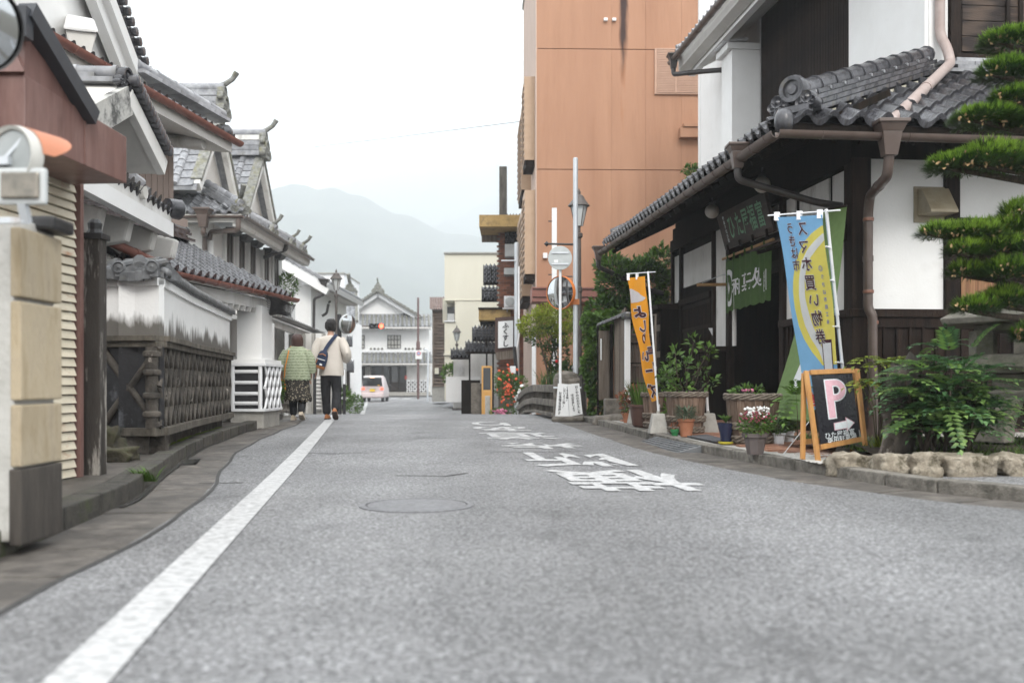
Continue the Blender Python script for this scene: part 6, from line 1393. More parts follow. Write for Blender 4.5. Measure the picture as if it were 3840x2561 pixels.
def shoe(par, O_, heel, toe, m, msole, lift=0, s=1.0):
    h, t_ = Vector(O_) + Vector(heel), Vector(O_) + Vector(toe); d = (t_ - h).normalized(); sd = d.cross(Vector((0, 0, 1))).normalized(); up = sd.cross(d); L_ = (t_ - h).length
    prof = [(0, .034, .075), (.12, .04, .08), (.35, .042, .085), (.6, .048, .06), (.85, .045, .045), (1.0, .025, .03)]
    rings = []; sole = []
    for f_, w, hh in prof:
        c = h + d * (L_ * f_); rings.append([c + sd * (w * s * math.cos(a)) + up * (.022 + max(0, math.sin(a)) * hh * s) for a in [2 * math.pi * k / 12 for k in range(12)]])
        sole.append([c + sd * (w * s * 1.06 * x) + up * z for x, z in ((-1, 0), (1, 0), (1, .024), (-1, .024))])
    o = MB().loft(rings).build('shoe', m, par, smooth=60); MB().loft(sole).build('sole', msole, o)
M_skin = mat('skin', (.46, .27, .19), (.50, .30, .22), 6, .55)
M_hairb = mat('black_hair', (.008, .007, .007), (.022, .019, .018), 30, .45, .4, 60, stretch=(6, 6, 1))
M_hairr = mat('auburn_hair', (.025, .009, .007), (.07, .025, .017), 30, .4, .4, 60, stretch=(6, 6, 1))
M_shirt = mat('oatmeal_cotton', (.60, .55, .49), (.65, .60, .54), 5, .9, .15, 60)
M_pants = mat('black_denim', (.010, .010, .012), (.018, .018, .021), 20, .85, .2, 90)
M_tan_l = mat('tan_leather', (.36, .13, .04), (.45, .18, .06), 8, .5)
M_navy = mat('navy_canvas', (.012, .022, .055), (.018, .032, .075), 30, .8, .2, 90)

# ---- man
md_ = 17.3; MO = Vector(((1240 - 1920) * md_ / F, md_, zg(md_) + .006))
man = thing('person', 'tall walker with short black hair, oatmeal smock, black trousers and tan shoes', 'person', MO)
J = [(0, 0, .92, .14, .1), (0, .0, 1.1, .13, .09), (0, -.01, 1.32, .17, .1), (0, 0, 1.44, .06, .06), (0, .01, 1.52, .052, .055), (0, .025, 1.6, .07, .082), (0, .02, 1.66, .073, .09), (0, .015, 1.71, .05, .06),
     (-.19, 0, 1.385, .055), (-.255, -.03, 1.1, .045), (-.262, .03, .86, .032), (.19, 0, 1.385, .055), (.285, -.1, 1.13, .045), (.22, .16, 1.06, .034),
     (-.09, .01, .86, .08), (-.1, .12, .48, .055), (-.09, .16, .12, .042), (.09, 0, .86, .08), (.1, .06, .47, .055), (.105, -.2, .17, .042)]
Ed = [(0, 1), (1, 2), (2, 3), (3, 4), (4, 5), (5, 6), (6, 7), (2, 8), (8, 9), (9, 10), (2, 11), (11, 12), (12, 13), (0, 14), (14, 15), (15, 16), (0, 17), (17, 18), (18, 19)]
hand(J, Ed, 10, J[10][:3], (.02, .12, -1), 1); hand(J, Ed, 13, J[13][:3], (-.3, .9, .1), -1)
skin('body', J, Ed, M_skin, man, MO)
hr = MB(); hc = Vector((0, .012, 1.645))
hr.lathe(MO + hc, [(0, -.115), (.05, -.108), (.068, -.09), (.078, -.055), (.084, 0), (.082, .045), (.066, .083), (.035, .103), (0, .109)], 22, sx=.95, sy=1.13, cap=False)
hr.v = [v + Vector((0, -.004, 0)) + Vector((mnoise.noise(v * 40), mnoise.noise(v * 40 + Vector((9, 0, 0))), mnoise.noise(v * 40 + Vector((0, 9, 0))))) * .009 - (Vector((0, .07, -.02)) * max(0, (v.y - MO.y - .04) / .06) if v.z < MO.z + 1.66 and v.y > MO.y + .04 else Vector()) for v in hr.v]
for k in range(150):      # short tufts
    a = random.uniform(math.pi * .95, math.pi * 2.05); z = random.uniform(-.1, .1); rr0 = .083 * math.sqrt(max(.08, 1 - (z / .115) ** 2))
    p = MO + hc + Vector((rr0 * .97 * math.cos(a), rr0 * 1.12 * math.sin(a), z)); q = p + Vector((math.cos(a) * .012 + random.uniform(-.01, .01), math.sin(a) * .012, -.032 + random.uniform(-.012, .02)))
    hr.tube([p, (p + q) / 2 + Vector((math.cos(a) * .006, math.sin(a) * .006, .004)), q], [.010, .009, .003], 4)
hr.build('hair', M_hairb, man, smooth=60, fix=False)
for s_ in (-1, 1): MB().lathe(MO + Vector((s_ * .078, .02, 1.6)), [(0, -.03), (.014, -.02), (.018, .01), (0, .032)], 8, sx=.5).build('ear', M_skin, man, smooth=True)
MB().lathe(MO + Vector((0, .105, 1.6)), [(.004, .03), (.012, -.01), (.014, -.02), (0, -.026)], 8).build('nose', M_skin, man, smooth=True)
for s_ in (-1, 1): MB().lathe(MO + Vector((s_ * .03, .093, 1.625)), [(0, -.006), (.011, 0), (0, .006)], 8).build('eye', M_black, man, smooth=True)
MB().box(MO + Vector((0, .1, 1.555)), (.04, .012, .008)).build('mouth', mat('lips', (.35, .14, .12), rough=.5), man)
def wr(c, rx, ry, z, amp, ph):
    n = 28; return [MO + Vector((c[0] + rx * math.cos(a) * (1 + amp * math.sin(5 * a + ph)), c[1] + ry * math.sin(a) * (1 + amp * math.sin(4 * a + ph * 1.7)), z + amp * .06 * math.sin(3 * a))) for a in [2 * math.pi * k / n for k in range(n)]]
MB().loft([wr((.01, 0), .212, .135, .765, .05, 0), wr((.01, 0), .216, .14, .79, .045, .4), wr((.008, 0), .205, .132, .95, .035, 1), wr((.005, 0), .2, .128, 1.1, .03, 2), wr((0, 0), .21, .128, 1.25, .02, 3), wr((0, 0), .222, .122, 1.36, .01, 4), wr((0, 0), .20, .11, 1.415, .005, 4), wr((0, 0), .13, .09, 1.45, 0, 4), wr((0, .0), .075, .07, 1.462, 0, 4), wr((0, 0), .066, .062, 1.458, 0, 0)]).build('smock', M_shirt, man, smooth=60)
for pts, rr0 in (([(-.17, 0, 1.39), (-.235, -.015, 1.26), (-.265, -.03, 1.12), (-.285, -.02, 1.0), (-.292, -.0, .9)], [.085, .088, .078, .074, .078]), ([(.17, 0, 1.39), (.235, -.03, 1.27), (.295, -.09, 1.15), (.29, -.02, 1.08), (.265, .06, 1.05)], [.085, .088, .08, .075, .075])):
    MB().tube([MO + Vector(p) for p in pts], rr0, 16).build('sleeve', M_shirt, man, smooth=60)
skin('trousers', [(0, 0, .93, .17, .125), (0, 0, .82, .175, .125), (-.085, .02, .74, .11, .115), (-.1, .08, .5, .09), (-.1, .13, .3, .08), (-.092, .15, .07, .078), (.085, .01, .74, .11, .115), (.1, .05, .5, .09), (.105, -.06, .32, .08), (.108, -.18, .15, .078)],
     [(0, 1), (1, 2), (2, 3), (3, 4), (4, 5), (1, 6), (6, 7), (7, 8), (8, 9)], M_pants, man, MO)
M_sole = mat('brown_sole', (.05, .032, .025), (.07, .045, .035), 10, .8)
shoe(man, MO, (-.09, .09, .0), (-.1, .36, .0), M_tan_l, M_sole); shoe(man, MO, (.105, -.25, .135), (.105, -.07, .0), M_tan_l, M_sole)
# sling bag
bgo = MO + Vector((-.115, -.2, 1.04)); bag = thing('sling_bag', 'navy sling bag with tan leather base worn across the back of the tall walker', 'bag', bgo)
RB = Matrix.Rotation(R(17), 3, 'Y')
def bl(x, y, z): return bgo + RB @ Vector((x, y, z))
def brings(z, w, dp, n=16): return [bl(w * max(-1, min(1, 1.15 * math.cos(a))), dp * max(-1, min(1, 1.15 * math.sin(a))) + .01, z) for a in [2 * math.pi * k / n for k in range(n)]]
MB().loft([brings(-.11, .088, .045), brings(-.02, .09, .06), brings(.08, .082, .055), brings(.13, .066, .045), brings(.155, .035, .03)]).build('pouch', M_navy, bag, smooth=50)
MB().loft([brings(-.165, .075, .035), brings(-.155, .086, .048), brings(-.112, .091, .052)]).build('leather_base', M_tan_l, bag, smooth=50)
MB().tube([bl(-.06, -.065, .07), bl(0, -.073, .10), bl(.06, -.062, .08)], .008, 6).build('zip_pull', M_tan_l, bag); MB().beam(bl(-.075, -.066, .0), bl(.07, -.066, .0), .006, .012).build('zip', M_white, bag); MB().box(bl(.02, -.068, -.085), (.045, .006, .03), RB).build('label_patch', M_white, bag); MB().beam(bl(-.06, -.07, -.01), bl(-.07, -.07, -.09), .008, .01).build('zip_tab', M_tan_l, bag)
st_ = [bl(.0, .0, .14), MO + Vector((-.02, -.165, 1.28)), MO + Vector((.08, -.125, 1.42)), MO + Vector((.105, -.03, 1.475)), MO + Vector((.1, .08, 1.42))]
sm_ = MB()
for a, b in zip(st_, st_[1:]): sm_.beam(a, b, .062 if abs(a.z - b.z) > .04 else .07, .014, (0, -1, .15))
sm_.build('strap', M_navy, bag, bevel=.003)

# ---- woman
wd2 = 17.0; WO = Vector(((1113 - 1920) * wd2 / F, wd2, zg(wd2) + .006))
wom = thing('person', 'shorter walker with auburn bob, pale green knit cardigan, dark floral skirt and cream shoes', 'person', WO)
J = [(0, 0, .72, .16, .13), (0, 0, .95, .15, .12), (0, -.01, 1.12, .16, .11), (0, 0, 1.22, .06, .06), (-.005, .01, 1.28, .05, .05), (-.01, .03, 1.35, .068, .08), (-.01, .03, 1.41, .07, .085), (-.01, .02, 1.45, .045, .05),
     (-.17, 0, 1.16, .06), (-.25, -.02, .93, .05), (-.265, .04, .74, .036), (.17, 0, 1.16, .06), (.22, .02, .92, .05), (.2, .14, .75, .036),
     (-.08, 0, .66, .09), (-.075, .06, .38, .062), (-.08, .1, .1, .046), (.09, 0, .66, .09), (.09, .02, .37, .062), (.1, -.12, .13, .046)]
Ed = [(0, 1), (1, 2), (2, 3), (3, 4), (4, 5), (5, 6), (6, 7), (2, 8), (8, 9), (9, 10), (2, 11), (11, 12), (12, 13), (0, 14), (14, 15), (15, 16), (0, 17), (17, 18), (18, 19)]
hand(J, Ed, 10, J[10][:3], (-.02, .1, -1), 1, .95); hand(J, Ed, 13, J[13][:3], (-.1, .4, -.9), -1, .95)
skin('body', J, Ed, M_skin, wom, WO)
hr = MB(); hr.lathe(WO + Vector((.005, .005, 1.375)), [(.06, -.125), (.092, -.118), (.1, -.07), (.1, 0), (.092, .05), (.066, .087), (.03, .102), (0, .105)], 26, sx=1.0, sy=1.05)
hr.v = [v + Vector((mnoise.noise(v * 30), mnoise.noise(v * 30 + Vector((9, 0, 0))), 0)) * .008 - (Vector((.0, .06, 0)) if (v.y > WO.y + .05 and v.z < WO.z + 1.42) else Vector()) + (Vector((.035, 0, 0)) if v.x < WO.x - .05 and v.y > WO.y - .01 and v.z < WO.z + 1.4 else Vector()) for v in hr.v]
hr.build('hair', M_hairr, wom, smooth=60)
MB().lathe(WO + Vector((-.068, .07, 1.345)), [(.003, .03), (.011, -.008), (.013, -.018), (0, -.024)], 8).build('nose', M_skin, wom, smooth=True)
for x_e, y_e in ((-.05, .088), (.01, .105)): MB().lathe(WO + Vector((x_e, y_e, 1.37)), [(0, -.005), (.01, 0), (0, .005)], 8).build('eye', M_black, wom, smooth=True)
MB().box(WO + Vector((-.035, .098, 1.31)), (.035, .01, .008)).build('mouth', MATS['lips'], wom)
M_knit = mat('green_knit', (.33, .38, .25), (.45, .49, .35), 26, .95, .5, 90)
t = M_knit.node_tree; N, L = t.nodes, t.links; bs = N['Principled BSDF']; old = bs.inputs['Base Color'].links[0].from_socket
tc = N.new('ShaderNodeTexCoord'); wv = N.new('ShaderNodeTexWave'); wv.bands_direction = 'Z'; wv.inputs['Scale'].default_value = 6.5; wv.inputs['Distortion'].default_value = .3; L.new(tc.outputs['Object'], wv.inputs[0])
vo = N.new('ShaderNodeTexVoronoi'); vo.inputs['Scale'].default_value = 42; L.new(tc.outputs['Object'], vo.inputs[0])
m1 = N.new('ShaderNodeMath'); m1.operation = 'MULTIPLY'; L.new(wv.outputs['Fac'], m1.inputs[0]); L.new(vo.outputs['Distance'], m1.inputs[1])
mr = N.new('ShaderNodeMapRange'); L.new(m1.outputs[0], mr.inputs[0]); mr.inputs[1].default_value = .25; mr.inputs[2].default_value = .5; mr.inputs[4].default_value = .75
mx = N.new('ShaderNodeMixRGB'); mx.inputs[2].default_value = (.17, .20, .12, 1); L.new(mr.outputs[0], mx.inputs[0]); L.new(old, mx.inputs[1]); L.new(mx.outputs[0], bs.inputs['Base Color'])
def wq(rx, ry, z, sc=0, ph=0, cx=0):
    n = 36; return [WO + Vector((cx + rx * math.cos(a) * (1 + sc * .25 * math.sin(7 * a + ph)), ry * math.sin(a) * (1 + sc * .25 * math.sin(6 * a + ph)), z + sc * .12 * abs(math.sin(9 * a)))) for a in [2 * math.pi * k / n for k in range(n)]]
MB().loft([wq(.232, .175, .68, .15), wq(.235, .178, .72, .1, 1), wq(.228, .172, .85, .06, 1), wq(.222, .165, 1.0, .03, 2), wq(.215, .15, 1.1, .02), wq(.2, .13, 1.18, .0), wq(.15, .11, 1.235), wq(.09, .085, 1.262), wq(.07, .07, 1.262)]).build('cardigan', M_knit, wom, smooth=60)
for pts, rr0 in (([(-.15, 0, 1.17), (-.215, -.01, 1.05), (-.255, -.02, .95), (-.275, -.01, .86)], [.09, .095, .09, .095]), ([(.15, 0, 1.17), (.215, 0, 1.05), (.245, .01, .93), (.235, .06, .84)], [.09, .095, .085, .085])):
    MB().tube([WO + Vector(p) for p in pts], rr0, 16).build('sleeve', M_knit, wom, smooth=60)
M_floral = mat('floral_skirt', (.018, .015, .012), (.035, .03, .024), 20, .8)
t = M_floral.node_tree; N, L = t.nodes, t.links; bs = N['Principled BSDF']; old = bs.inputs['Base Color'].links[0].from_socket
tc = N.new('ShaderNodeTexCoord'); vo = N.new('ShaderNodeTexVoronoi'); vo.inputs['Scale'].default_value = 34; L.new(tc.outputs['Object'], vo.inputs[0])
no = N.new('ShaderNodeTexNoise'); no.inputs['Scale'].default_value = 60; L.new(tc.outputs['Object'], no.inputs[0])
m1 = N.new('ShaderNodeMath'); m1.operation = 'SUBTRACT'; L.new(no.outputs[0], m1.inputs[0]); L.new(vo.outputs['Distance'], m1.inputs[1])
mr = N.new('ShaderNodeMapRange'); L.new(m1.outputs[0], mr.inputs[0]); mr.inputs[1].default_value = .17; mr.inputs[2].default_value = .24
mx = N.new('ShaderNodeMixRGB'); mx.inputs[2].default_value = (.40, .35, .25, 1); L.new(mr.outputs[0], mx.inputs[0]); L.new(old, mx.inputs[1]); L.new(mx.outputs[0], bs.inputs['Base Color'])
MB().loft([wq(.205, .155, .31, .5, 0, .015), wq(.225, .17, .32, .4, .5, .015), wq(.215, .165, .45, .3, 1), wq(.21, .16, .6, .15, 1.3), wq(.2, .15, .76, .05)]).build('skirt', M_floral, wom, smooth=60)
skin('leggings', [(0, 0, .66, .14, .12), (-.08, .02, .55, .1), (-.075, .065, .36, .082), (-.08, .1, .07, .062), (.085, .01, .55, .1), (.09, .02, .36, .082), (.1, -.12, .11, .062)], [(0, 1), (1, 2), (2, 3), (0, 4), (4, 5), (5, 6)], M_pants, wom, WO)
M_creams = mat('cream_canvas', (.50, .42, .32), (.55, .47, .36), 10, .8); M_creamsole = mat('cream_sole', (.48, .41, .33), (.55, .48, .4), 10, .8)
shoe(wom, WO, (-.08, .04, 0), (-.095, .27, 0), M_creams, M_creamsole, s=.95); shoe(wom, WO, (.1, -.17, .1), (.105, -.0, .0), M_creams, M_creamsole, s=.95)
# orange shoulder bag
ob2 = WO + Vector((-.225, -.06, .56)); obg = thing('shoulder_bag', 'small orange leather bag hanging at the left hip of the shorter walker', 'bag', ob2)
M_orl = mat('orange_leather', (.68, .23, .015), (.75, .29, .03), 6, .45)
def orr(z, w, dp, n=18): return [ob2 + Vector((w * max(-1, min(1, 1.2 * math.cos(a))), dp * max(-1, min(1, 1.2 * math.sin(a))), z)) for a in [2 * math.pi * k / n for k in range(n)]]
MB().loft([orr(-.075, .05, .03), orr(-.06, .068, .045), orr(0, .075, .05), orr(.05, .068, .042), orr(.085, .052, .022)]).build('pouch', M_orl, obg, smooth=60)
MB().lathe(ob2 + Vector((-.03, -.05, .02)), [(0, .05), (.012, .03), (.018, -.04), (0, -.042)], 8).build('tassel', M_orl, obg, smooth=True)
MB().tube([ob2 + Vector((-.02, -.01, .08)), ob2 + Vector((-.035, -.02, .12)), ob2 + Vector((.02, -.02, .13)), ob2 + Vector((.035, 0, .08))], .007, 6).build('handle', M_orl, obg)
stp = [ob2 + Vector((.03, -.02, .09)), WO + Vector((-.165, -.155, .9)), WO + Vector((-.13, -.15, 1.05)), WO + Vector((-.112, -.12, 1.17)), WO + Vector((-.1, -.02, 1.262)), WO + Vector((-.1, .08, 1.2))]
sm_ = MB()
for a, b in zip(stp, stp[1:]): sm_.beam(a, b, .018, .008, (0, -1, .1))
sm_.build('strap', M_orl, obg)
# ------------------------------------------------------------------ cloth and boards in front of the shop
def bil(a, b, c, d):     # TL, TR, BR, BL
    a, b, c, d = map(Vector, (a, b, c, d)); return lambda u, v: (a * (1 - u) + b * u) * (1 - v) + (d * (1 - u) + c * u) * v
def strips(mb, sf, left, right, v0, v1, n=24, off=0.):
    vs_ = []
    for i in range(n + 1):
        v = v0 + (v1 - v0) * i / n
        l, r_ = left(v), right(v)
        for k in range(7): u = l + (r_ - l) * k / 6; vs_.append(sf(u, v, off))
    mb.add(vs_, [(j * 7 + i, j * 7 + i + 1, (j + 1) * 7 + i + 1, (j + 1) * 7 + i) for j in range(n) for i in range(6)])
def curve(pts):          # piecewise linear x(v)
    pts = sorted(pts)
    def f(v):
        if v <= pts[0][0]: return pts[0][1]
        for (a, x), (b, y) in zip(pts, pts[1:]):
            if v <= b: return x + (y - x) * (v - a) / (b - a)
        return pts[-1][1]
    return f
def cloth(name, col, col2=None, **k): return mat(name, col, col2 or tuple(c * 1.08 for c in col), 12, .85, .15, 90, trans=.25, **k)
# --- blue and yellow banner
FB = bil(P(2910, 815, 8.85), P(3084, 806, 8.4), P(3160, 1525, 8.75), P(3030, 1538, 9.1))
def sfb(u, v, off=0.):
    p = FB(u, v); w = .018 * math.sin(u * 5 + v * 7) * (.3 + v) + .012 * math.sin(v * 11 + u * 3); return p + Vector((.66, .75, 0)) * w + Vector((-.45, -.89, 0)) * off
fl = thing('banner_flag', 'tall blue and yellow banner on a white pole seen from behind, lettering reversed', 'banner', P(3185, 1705, 8.35))
MB().grid(lambda u, v: sfb(u, v), 14, 40).build('cloth', cloth('banner_blue', (.20, .42, .66)), fl, smooth=True, fix=False)
def uvz(x, y):
    v = (y - 105) / 1420; xl = 105 + 140 * v; xr = 485 + 109 * v; return ((x - xl) / (xr - xl), v)
yl = curve([(v, u) for u, v in [uvz(*p) for p in ((485, 180), (400, 230), (330, 290), (280, 370), (240, 450), (215, 560), (207, 650), (213, 760), (235, 900), (270, 1000), (330, 1100), (420, 1200))]])
wl = curve([(v, u) for u, v in [uvz(*p) for p in ((492, 235), (420, 290), (360, 345), (300, 440), (272, 560), (262, 680), (270, 800), (290, 900), (330, 1000), (390, 1090), (440, 1200))]])
wr_ = curve([(v, u) for u, v in [uvz(*p) for p in ((498, 290), (440, 345), (380, 410), (340, 490), (320, 580), (315, 700), (330, 800), (352, 900), (392, 1000), (430, 1090), (470, 1200))]])
v0, v1 = uvz(0, 183)[1], uvz(0, 1200)[1]
mb = MB(); strips(mb, sfb, yl, lambda v: 1.0, v0, v1, 40, .003); mb.build('yellow_field', cloth('banner_yellow', (.80, .68, .14)), fl, smooth=True, fix=False)
mb = MB(); strips(mb, sfb, wl, lambda v: min(1, max(wr_(v), wl(v))), uvz(0, 240)[1], v1, 40, .006); mb.build('white_swoosh', cloth('banner_white', (.72, .73, .75)), fl, smooth=True, fix=False)
mb = MB(); strips(mb, sfb, lambda v: .62, lambda v: .9, uvz(0, 1010)[1], uvz(0, 1330)[1], 8, .007); mb.build('phone_outline', cloth('banner_plum', (.07, .022, .035)), fl, fix=False)
mb = MB(); strips(mb, sfb, lambda v: .645, lambda v: .875, uvz(0, 1035)[1], uvz(0, 1320)[1], 8, .009); mb.build('phone_face', MATS['banner_white'], fl, fix=False)
def ftext(par, lst, sf, m, bold, off, mir=True, name='lettering', k=1.0):
    mb = MB()
    for s, x, y, w, h in lst:
        u, v = uvz(x, y); wu = w / 380; hv = h / 1420
        letter(mb, s, (u, v, 0), ((-wu if mir else wu) * k, 0, 0), (0, -hv * k, 0), bold, fn=lambda p: sf(p.x, p.y, off))
    return mb.build(name, m, par, fix=False)
main = [('ス', 320, 195, 95, 120), ('マ', 327, 325, 95, 115), ('ホ', 350, 455, 100, 115), ('買', 367, 588, 95, 120), ('い', 385, 715, 95, 110), ('物', 396, 850, 95, 120), ('券', 412, 985, 95, 120)]
sec = [('う', 210, 190, 66, 88), ('き', 222, 280, 70, 90), ('は', 240, 370, 70, 90), ('市', 252, 460, 70, 88)]
ftext(fl, main + sec, sfb, MATS['banner_white'], .04, .011, name='lettering_outline'); ftext(fl, main + sec, sfb, MATS['banner_plum'], .012, .014)
ftext(fl, [('う', 467, 550, 26, 36), ('き', 469, 606, 26, 36), ('は', 471, 660, 26, 36), ('市', 475, 715, 26, 36), ('商', 479, 768, 26, 36), ('工', 482, 822, 26, 36), ('会', 486, 878, 26, 36)], sfb, cloth('banner_violet', (.18, .2, .5)), .02, .013, name='small_lettering')
mb = MB()
for k in range(12):
    a = k * math.pi / 6; c = uvz(458, 490)
    letter(mb, '●', (c[0] + .036 * math.cos(a), c[1] + .0135 * math.sin(a), 0), (.02, 0, 0), (0, -.006, 0), 0, fn=lambda p: sfb(p.x, p.y, .013))
letter(mb, '○', (*uvz(458, 490), 0), (.075, 0, 0), (0, -.022, 0), .01, fn=lambda p: sfb(p.x, p.y, .013)); mb.build('emblem', MATS['banner_violet'], fl, fix=False)
ftext(fl, [('言', 300, 1450, 90, 110)], sfb, MATS['banner_white'], .06, .011, name='lettering_outline'); ftext(fl, [('言', 300, 1450, 90, 110)], sfb, cloth('banner_red', (.6, .03, .03)), .03, .014, name='red_lettering')
pt0, pt1 = P(3098, 785, 8.4), P(3186, 1640, 8.9)
MB().tube([pt1 + Vector((0, 0, -.25)), pt1, pt0], .014, 10).tube([pt0 + (pt1 - pt0) * .42, pt0 + (pt1 - pt0) * .45], .019, 10).build('pole', M_white, fl, smooth=40); MB().tube([P(2880, 809, 8.95), P(3150, 789, 8.28)], .007, 8).build('cross_bar', M_white, fl)
for u in (.02, .5, .95): p = sfb(u, 0); MB().beam(p + Vector((0, 0, -.03)), p + Vector((0, 0, .045)), .05, .012, (0, 1, 0)).build('loop', M_white, fl)
for v in (.16, .33, .57, .76): a = sfb(1, v); b = pt0 + (pt1 - pt0) * (v * .83 + .03); MB().beam(a, b, .035, .01, (0, 0, 1)).build('loop', M_white, fl)
def weight(px, py, d, lb, s=1.0):
    c = P(px, py, d); c.z = zg(c.y) + .075; t_ = thing('banner_weight', lb, 'weight', c, 'concrete banner weights')
    MB().hexa([c + Vector((x * .115 * s, y * .115 * s, 0)) for x, y in ((-1, -1), (1, -1), (1, 1), (-1, 1))], [c + Vector((x * .072 * s, y * .072 * s, .24 * s)) for x, y in ((-1, -1), (1, -1), (1, 1), (-1, 1))]).build('block', M_conc, t_, bevel=.012)
    MB().lathe(c, [(.02, .22 * s), (.02, .27 * s)], 10).build('socket', M_conc, t_); return c
weight(3188, 1702, 8.9, 'concrete banner weight half hidden behind the chalkboard', .9)
# --- orange banner
FO = bil(P(2352, 1042, 12.35), P(2421, 1036, 12.15), P(2476, 1497, 12.15), P(2441, 1507, 12.3))
def sfo(u, v, off=0.): return FO(u, v) + Vector((math.sin(v * 3.1) * -.03 + .012 * math.sin(v * 14 + u * 4), .02 * math.sin(v * 9 + u * 5), 0)) + Vector((-.2, -.98, 0)) * off
of_ = thing('banner_flag', 'narrow orange banner twisting on a white pole beside the wooden fence', 'banner', P(2468, 1600, 12.1))
MB().grid(lambda u, v: sfo(u, v), 8, 36).build('cloth', cloth('banner_orange', (.80, .33, .02)), of_, smooth=True, fix=False)
mb = MB(); strips(mb, sfo, curve([(.09, .0), (.2, .02)]), curve([(.09, .12), (.13, .6), (.15, .7), (.175, .95), (.2, .75), (.21, .3)]), .09, .205, 14, .004); mb.build('white_picture', cloth('banner_pale', (.62, .60, .62)), of_, fix=False)
def otext(lst, m, bold, off, k=1., name='lettering'):
    mb = MB()
    for s, u, v, w, h in lst: letter(mb, s, (u, v, 0), (-w * k, 0, 0), (0, -h * k, 0), bold, fn=lambda p: sfo(p.x, p.y, off))
    mb.build(name, m, of_, fix=False)
ol = [('よ', .5, .285, .8, .10), ('し', .55, .40, .6, .10), ('り', .52, .50, .5, .09), ('い', .48, .64, .6, .10), ('ー', .5, .76, .5, .1), ('ズ', .48, .92, .85, .11), ('皿', .9, .60, .35, .07), ('器', .95, .73, .3, .07)]
otext(ol, MATS['banner_pale'], .09, .006, name='lettering_outline'); otext(ol, MATS['banner_plum'], .04, .009)
q0_, q1_ = P(2430, 1018, 12.1), P(2470, 1562, 12.1); MB().tube([q0_, q1_], .0125, 10).tube([q1_ + Vector((0, 0, .15)), q1_], .017, 10).build('pole', M_white, of_, smooth=40); MB().tube([P(2350, 1027, 12.4), P(2458, 1020, 12.0)], .006, 6).build('cross_bar', M_white, of_)
for u in (.05, .5): p = sfo(u, 0); MB().beam(p + Vector((0, 0, -.03)), p + Vector((0, 0, .05)), .035, .01, (0, 1, 0)).build('loop', M_white, of_)
weight(2468, 1627, 12.0, 'concrete weight holding the orange banner'); c = weight(2655, 1625, 12.1, 'concrete weight with a cut-off white pipe beside the middle barrel', 1.0)
o_ = thing('pipe_stub', 'short white pipe standing in a concrete weight', 'pipe', c + Vector((0, 0, .24))); MB().tube([c + Vector((0, 0, .2)), c + Vector((-.015, 0, .45))], .017, 10).build('tube', M_white, o_, smooth=40)
weight(2380, 1600, 14.2, 'concrete weight behind the big brown pot', .9)
# --- chalkboard
cbd = thing('chalkboard_sign', 'wooden A-frame chalkboard with a pink P and an arrow', 'chalkboard', P(3130, 1715, 8.1))
TL, TR, BR, BL = P(3022, 1391, 8.12), P(3213, 1384, 8.45), P(3246, 1690, 8.38), P(3068, 1730, 7.92)
_n = (TR - TL).cross(BL - TL); _e = Vector((0, 0, H0)); BR = _e + (BR - _e) * (_n.dot(TL - _e) / _n.dot(BR - _e))      # keep the board flat
M_pine = mat('varnished_wood', (.40, .19, .06), (.55, .29, .10), 4, .45, .15, 40, stretch=(6, 6, .6))
fr = bil(TL, TR, BR, BL); nf = (TR - TL).cross(BL - TL).normalized(); nf = nf if nf.y < 0 else -nf
def bar(a, b, w=.042, th=.025, o=0): MB().beam(Vector(a) + nf * o, Vector(b) + nf * o, w, th, nf).build('frame_bar', M_pine, cbd, bevel=.003)
bar(TL, BL); bar(TR, BR); bar(fr(.08, .02), fr(.92, .02)); bar(fr(.08, .855), fr(.92, .855))
M_board = mat('chalkboard', (.018, .018, .022), (.03, .03, .036), 40, .25, .1, 60, dirt=(.62, .66, .6), dcol=(.07, .07, .075), dscale=60)
MB().slab([fr(.1, .045), fr(.9, .045), fr(.9, .83), fr(.1, .83)], nf * -.008).build('board', M_board, cbd)
dB = Vector((-.08, .42, 0)); b2l, b2r = TL + Vector((-.01, .02, -.02)), TR + Vector((-.01, .02, -.02)); bl2, br2 = P(3010, 1722, 8.02), P(3196, 1700, 8.8)
MB().beam(b2l, bl2, .042, .022, nf).build('rear_leg', M_pine, cbd, bevel=.003); MB().beam(b2r, br2, .042, .022, nf).build('rear_leg', M_pine, cbd, bevel=.003); MB().beam(b2l * .2 + bl2 * .8, b2r * .2 + br2 * .8, .042, .022, nf).build('rear_bar', M_pine, cbd)
def ctext(lst, m, bold, off, name='lettering'):
    mb = MB()
    for s, u, v, w, h in lst: letter(mb, s, (u, v, 0), (w, 0, 0), (0, -h, 0), bold, fn=lambda p: fr(p.x, p.y) + nf * off)
    mb.build(name, m, cbd, fix=False)
M_chalk = mat('chalk_white', (.62, .66, .68), (.74, .78, .8), 40, .9); M_cpink = mat('chalk_pink', (.62, .36, .42), (.72, .46, .52), 40, .9)
mb = MB()
def cpoly(mb, pts, off):
    mb.add([fr(u, v) + nf * off for u, v in pts], [tuple(range(len(pts)))])
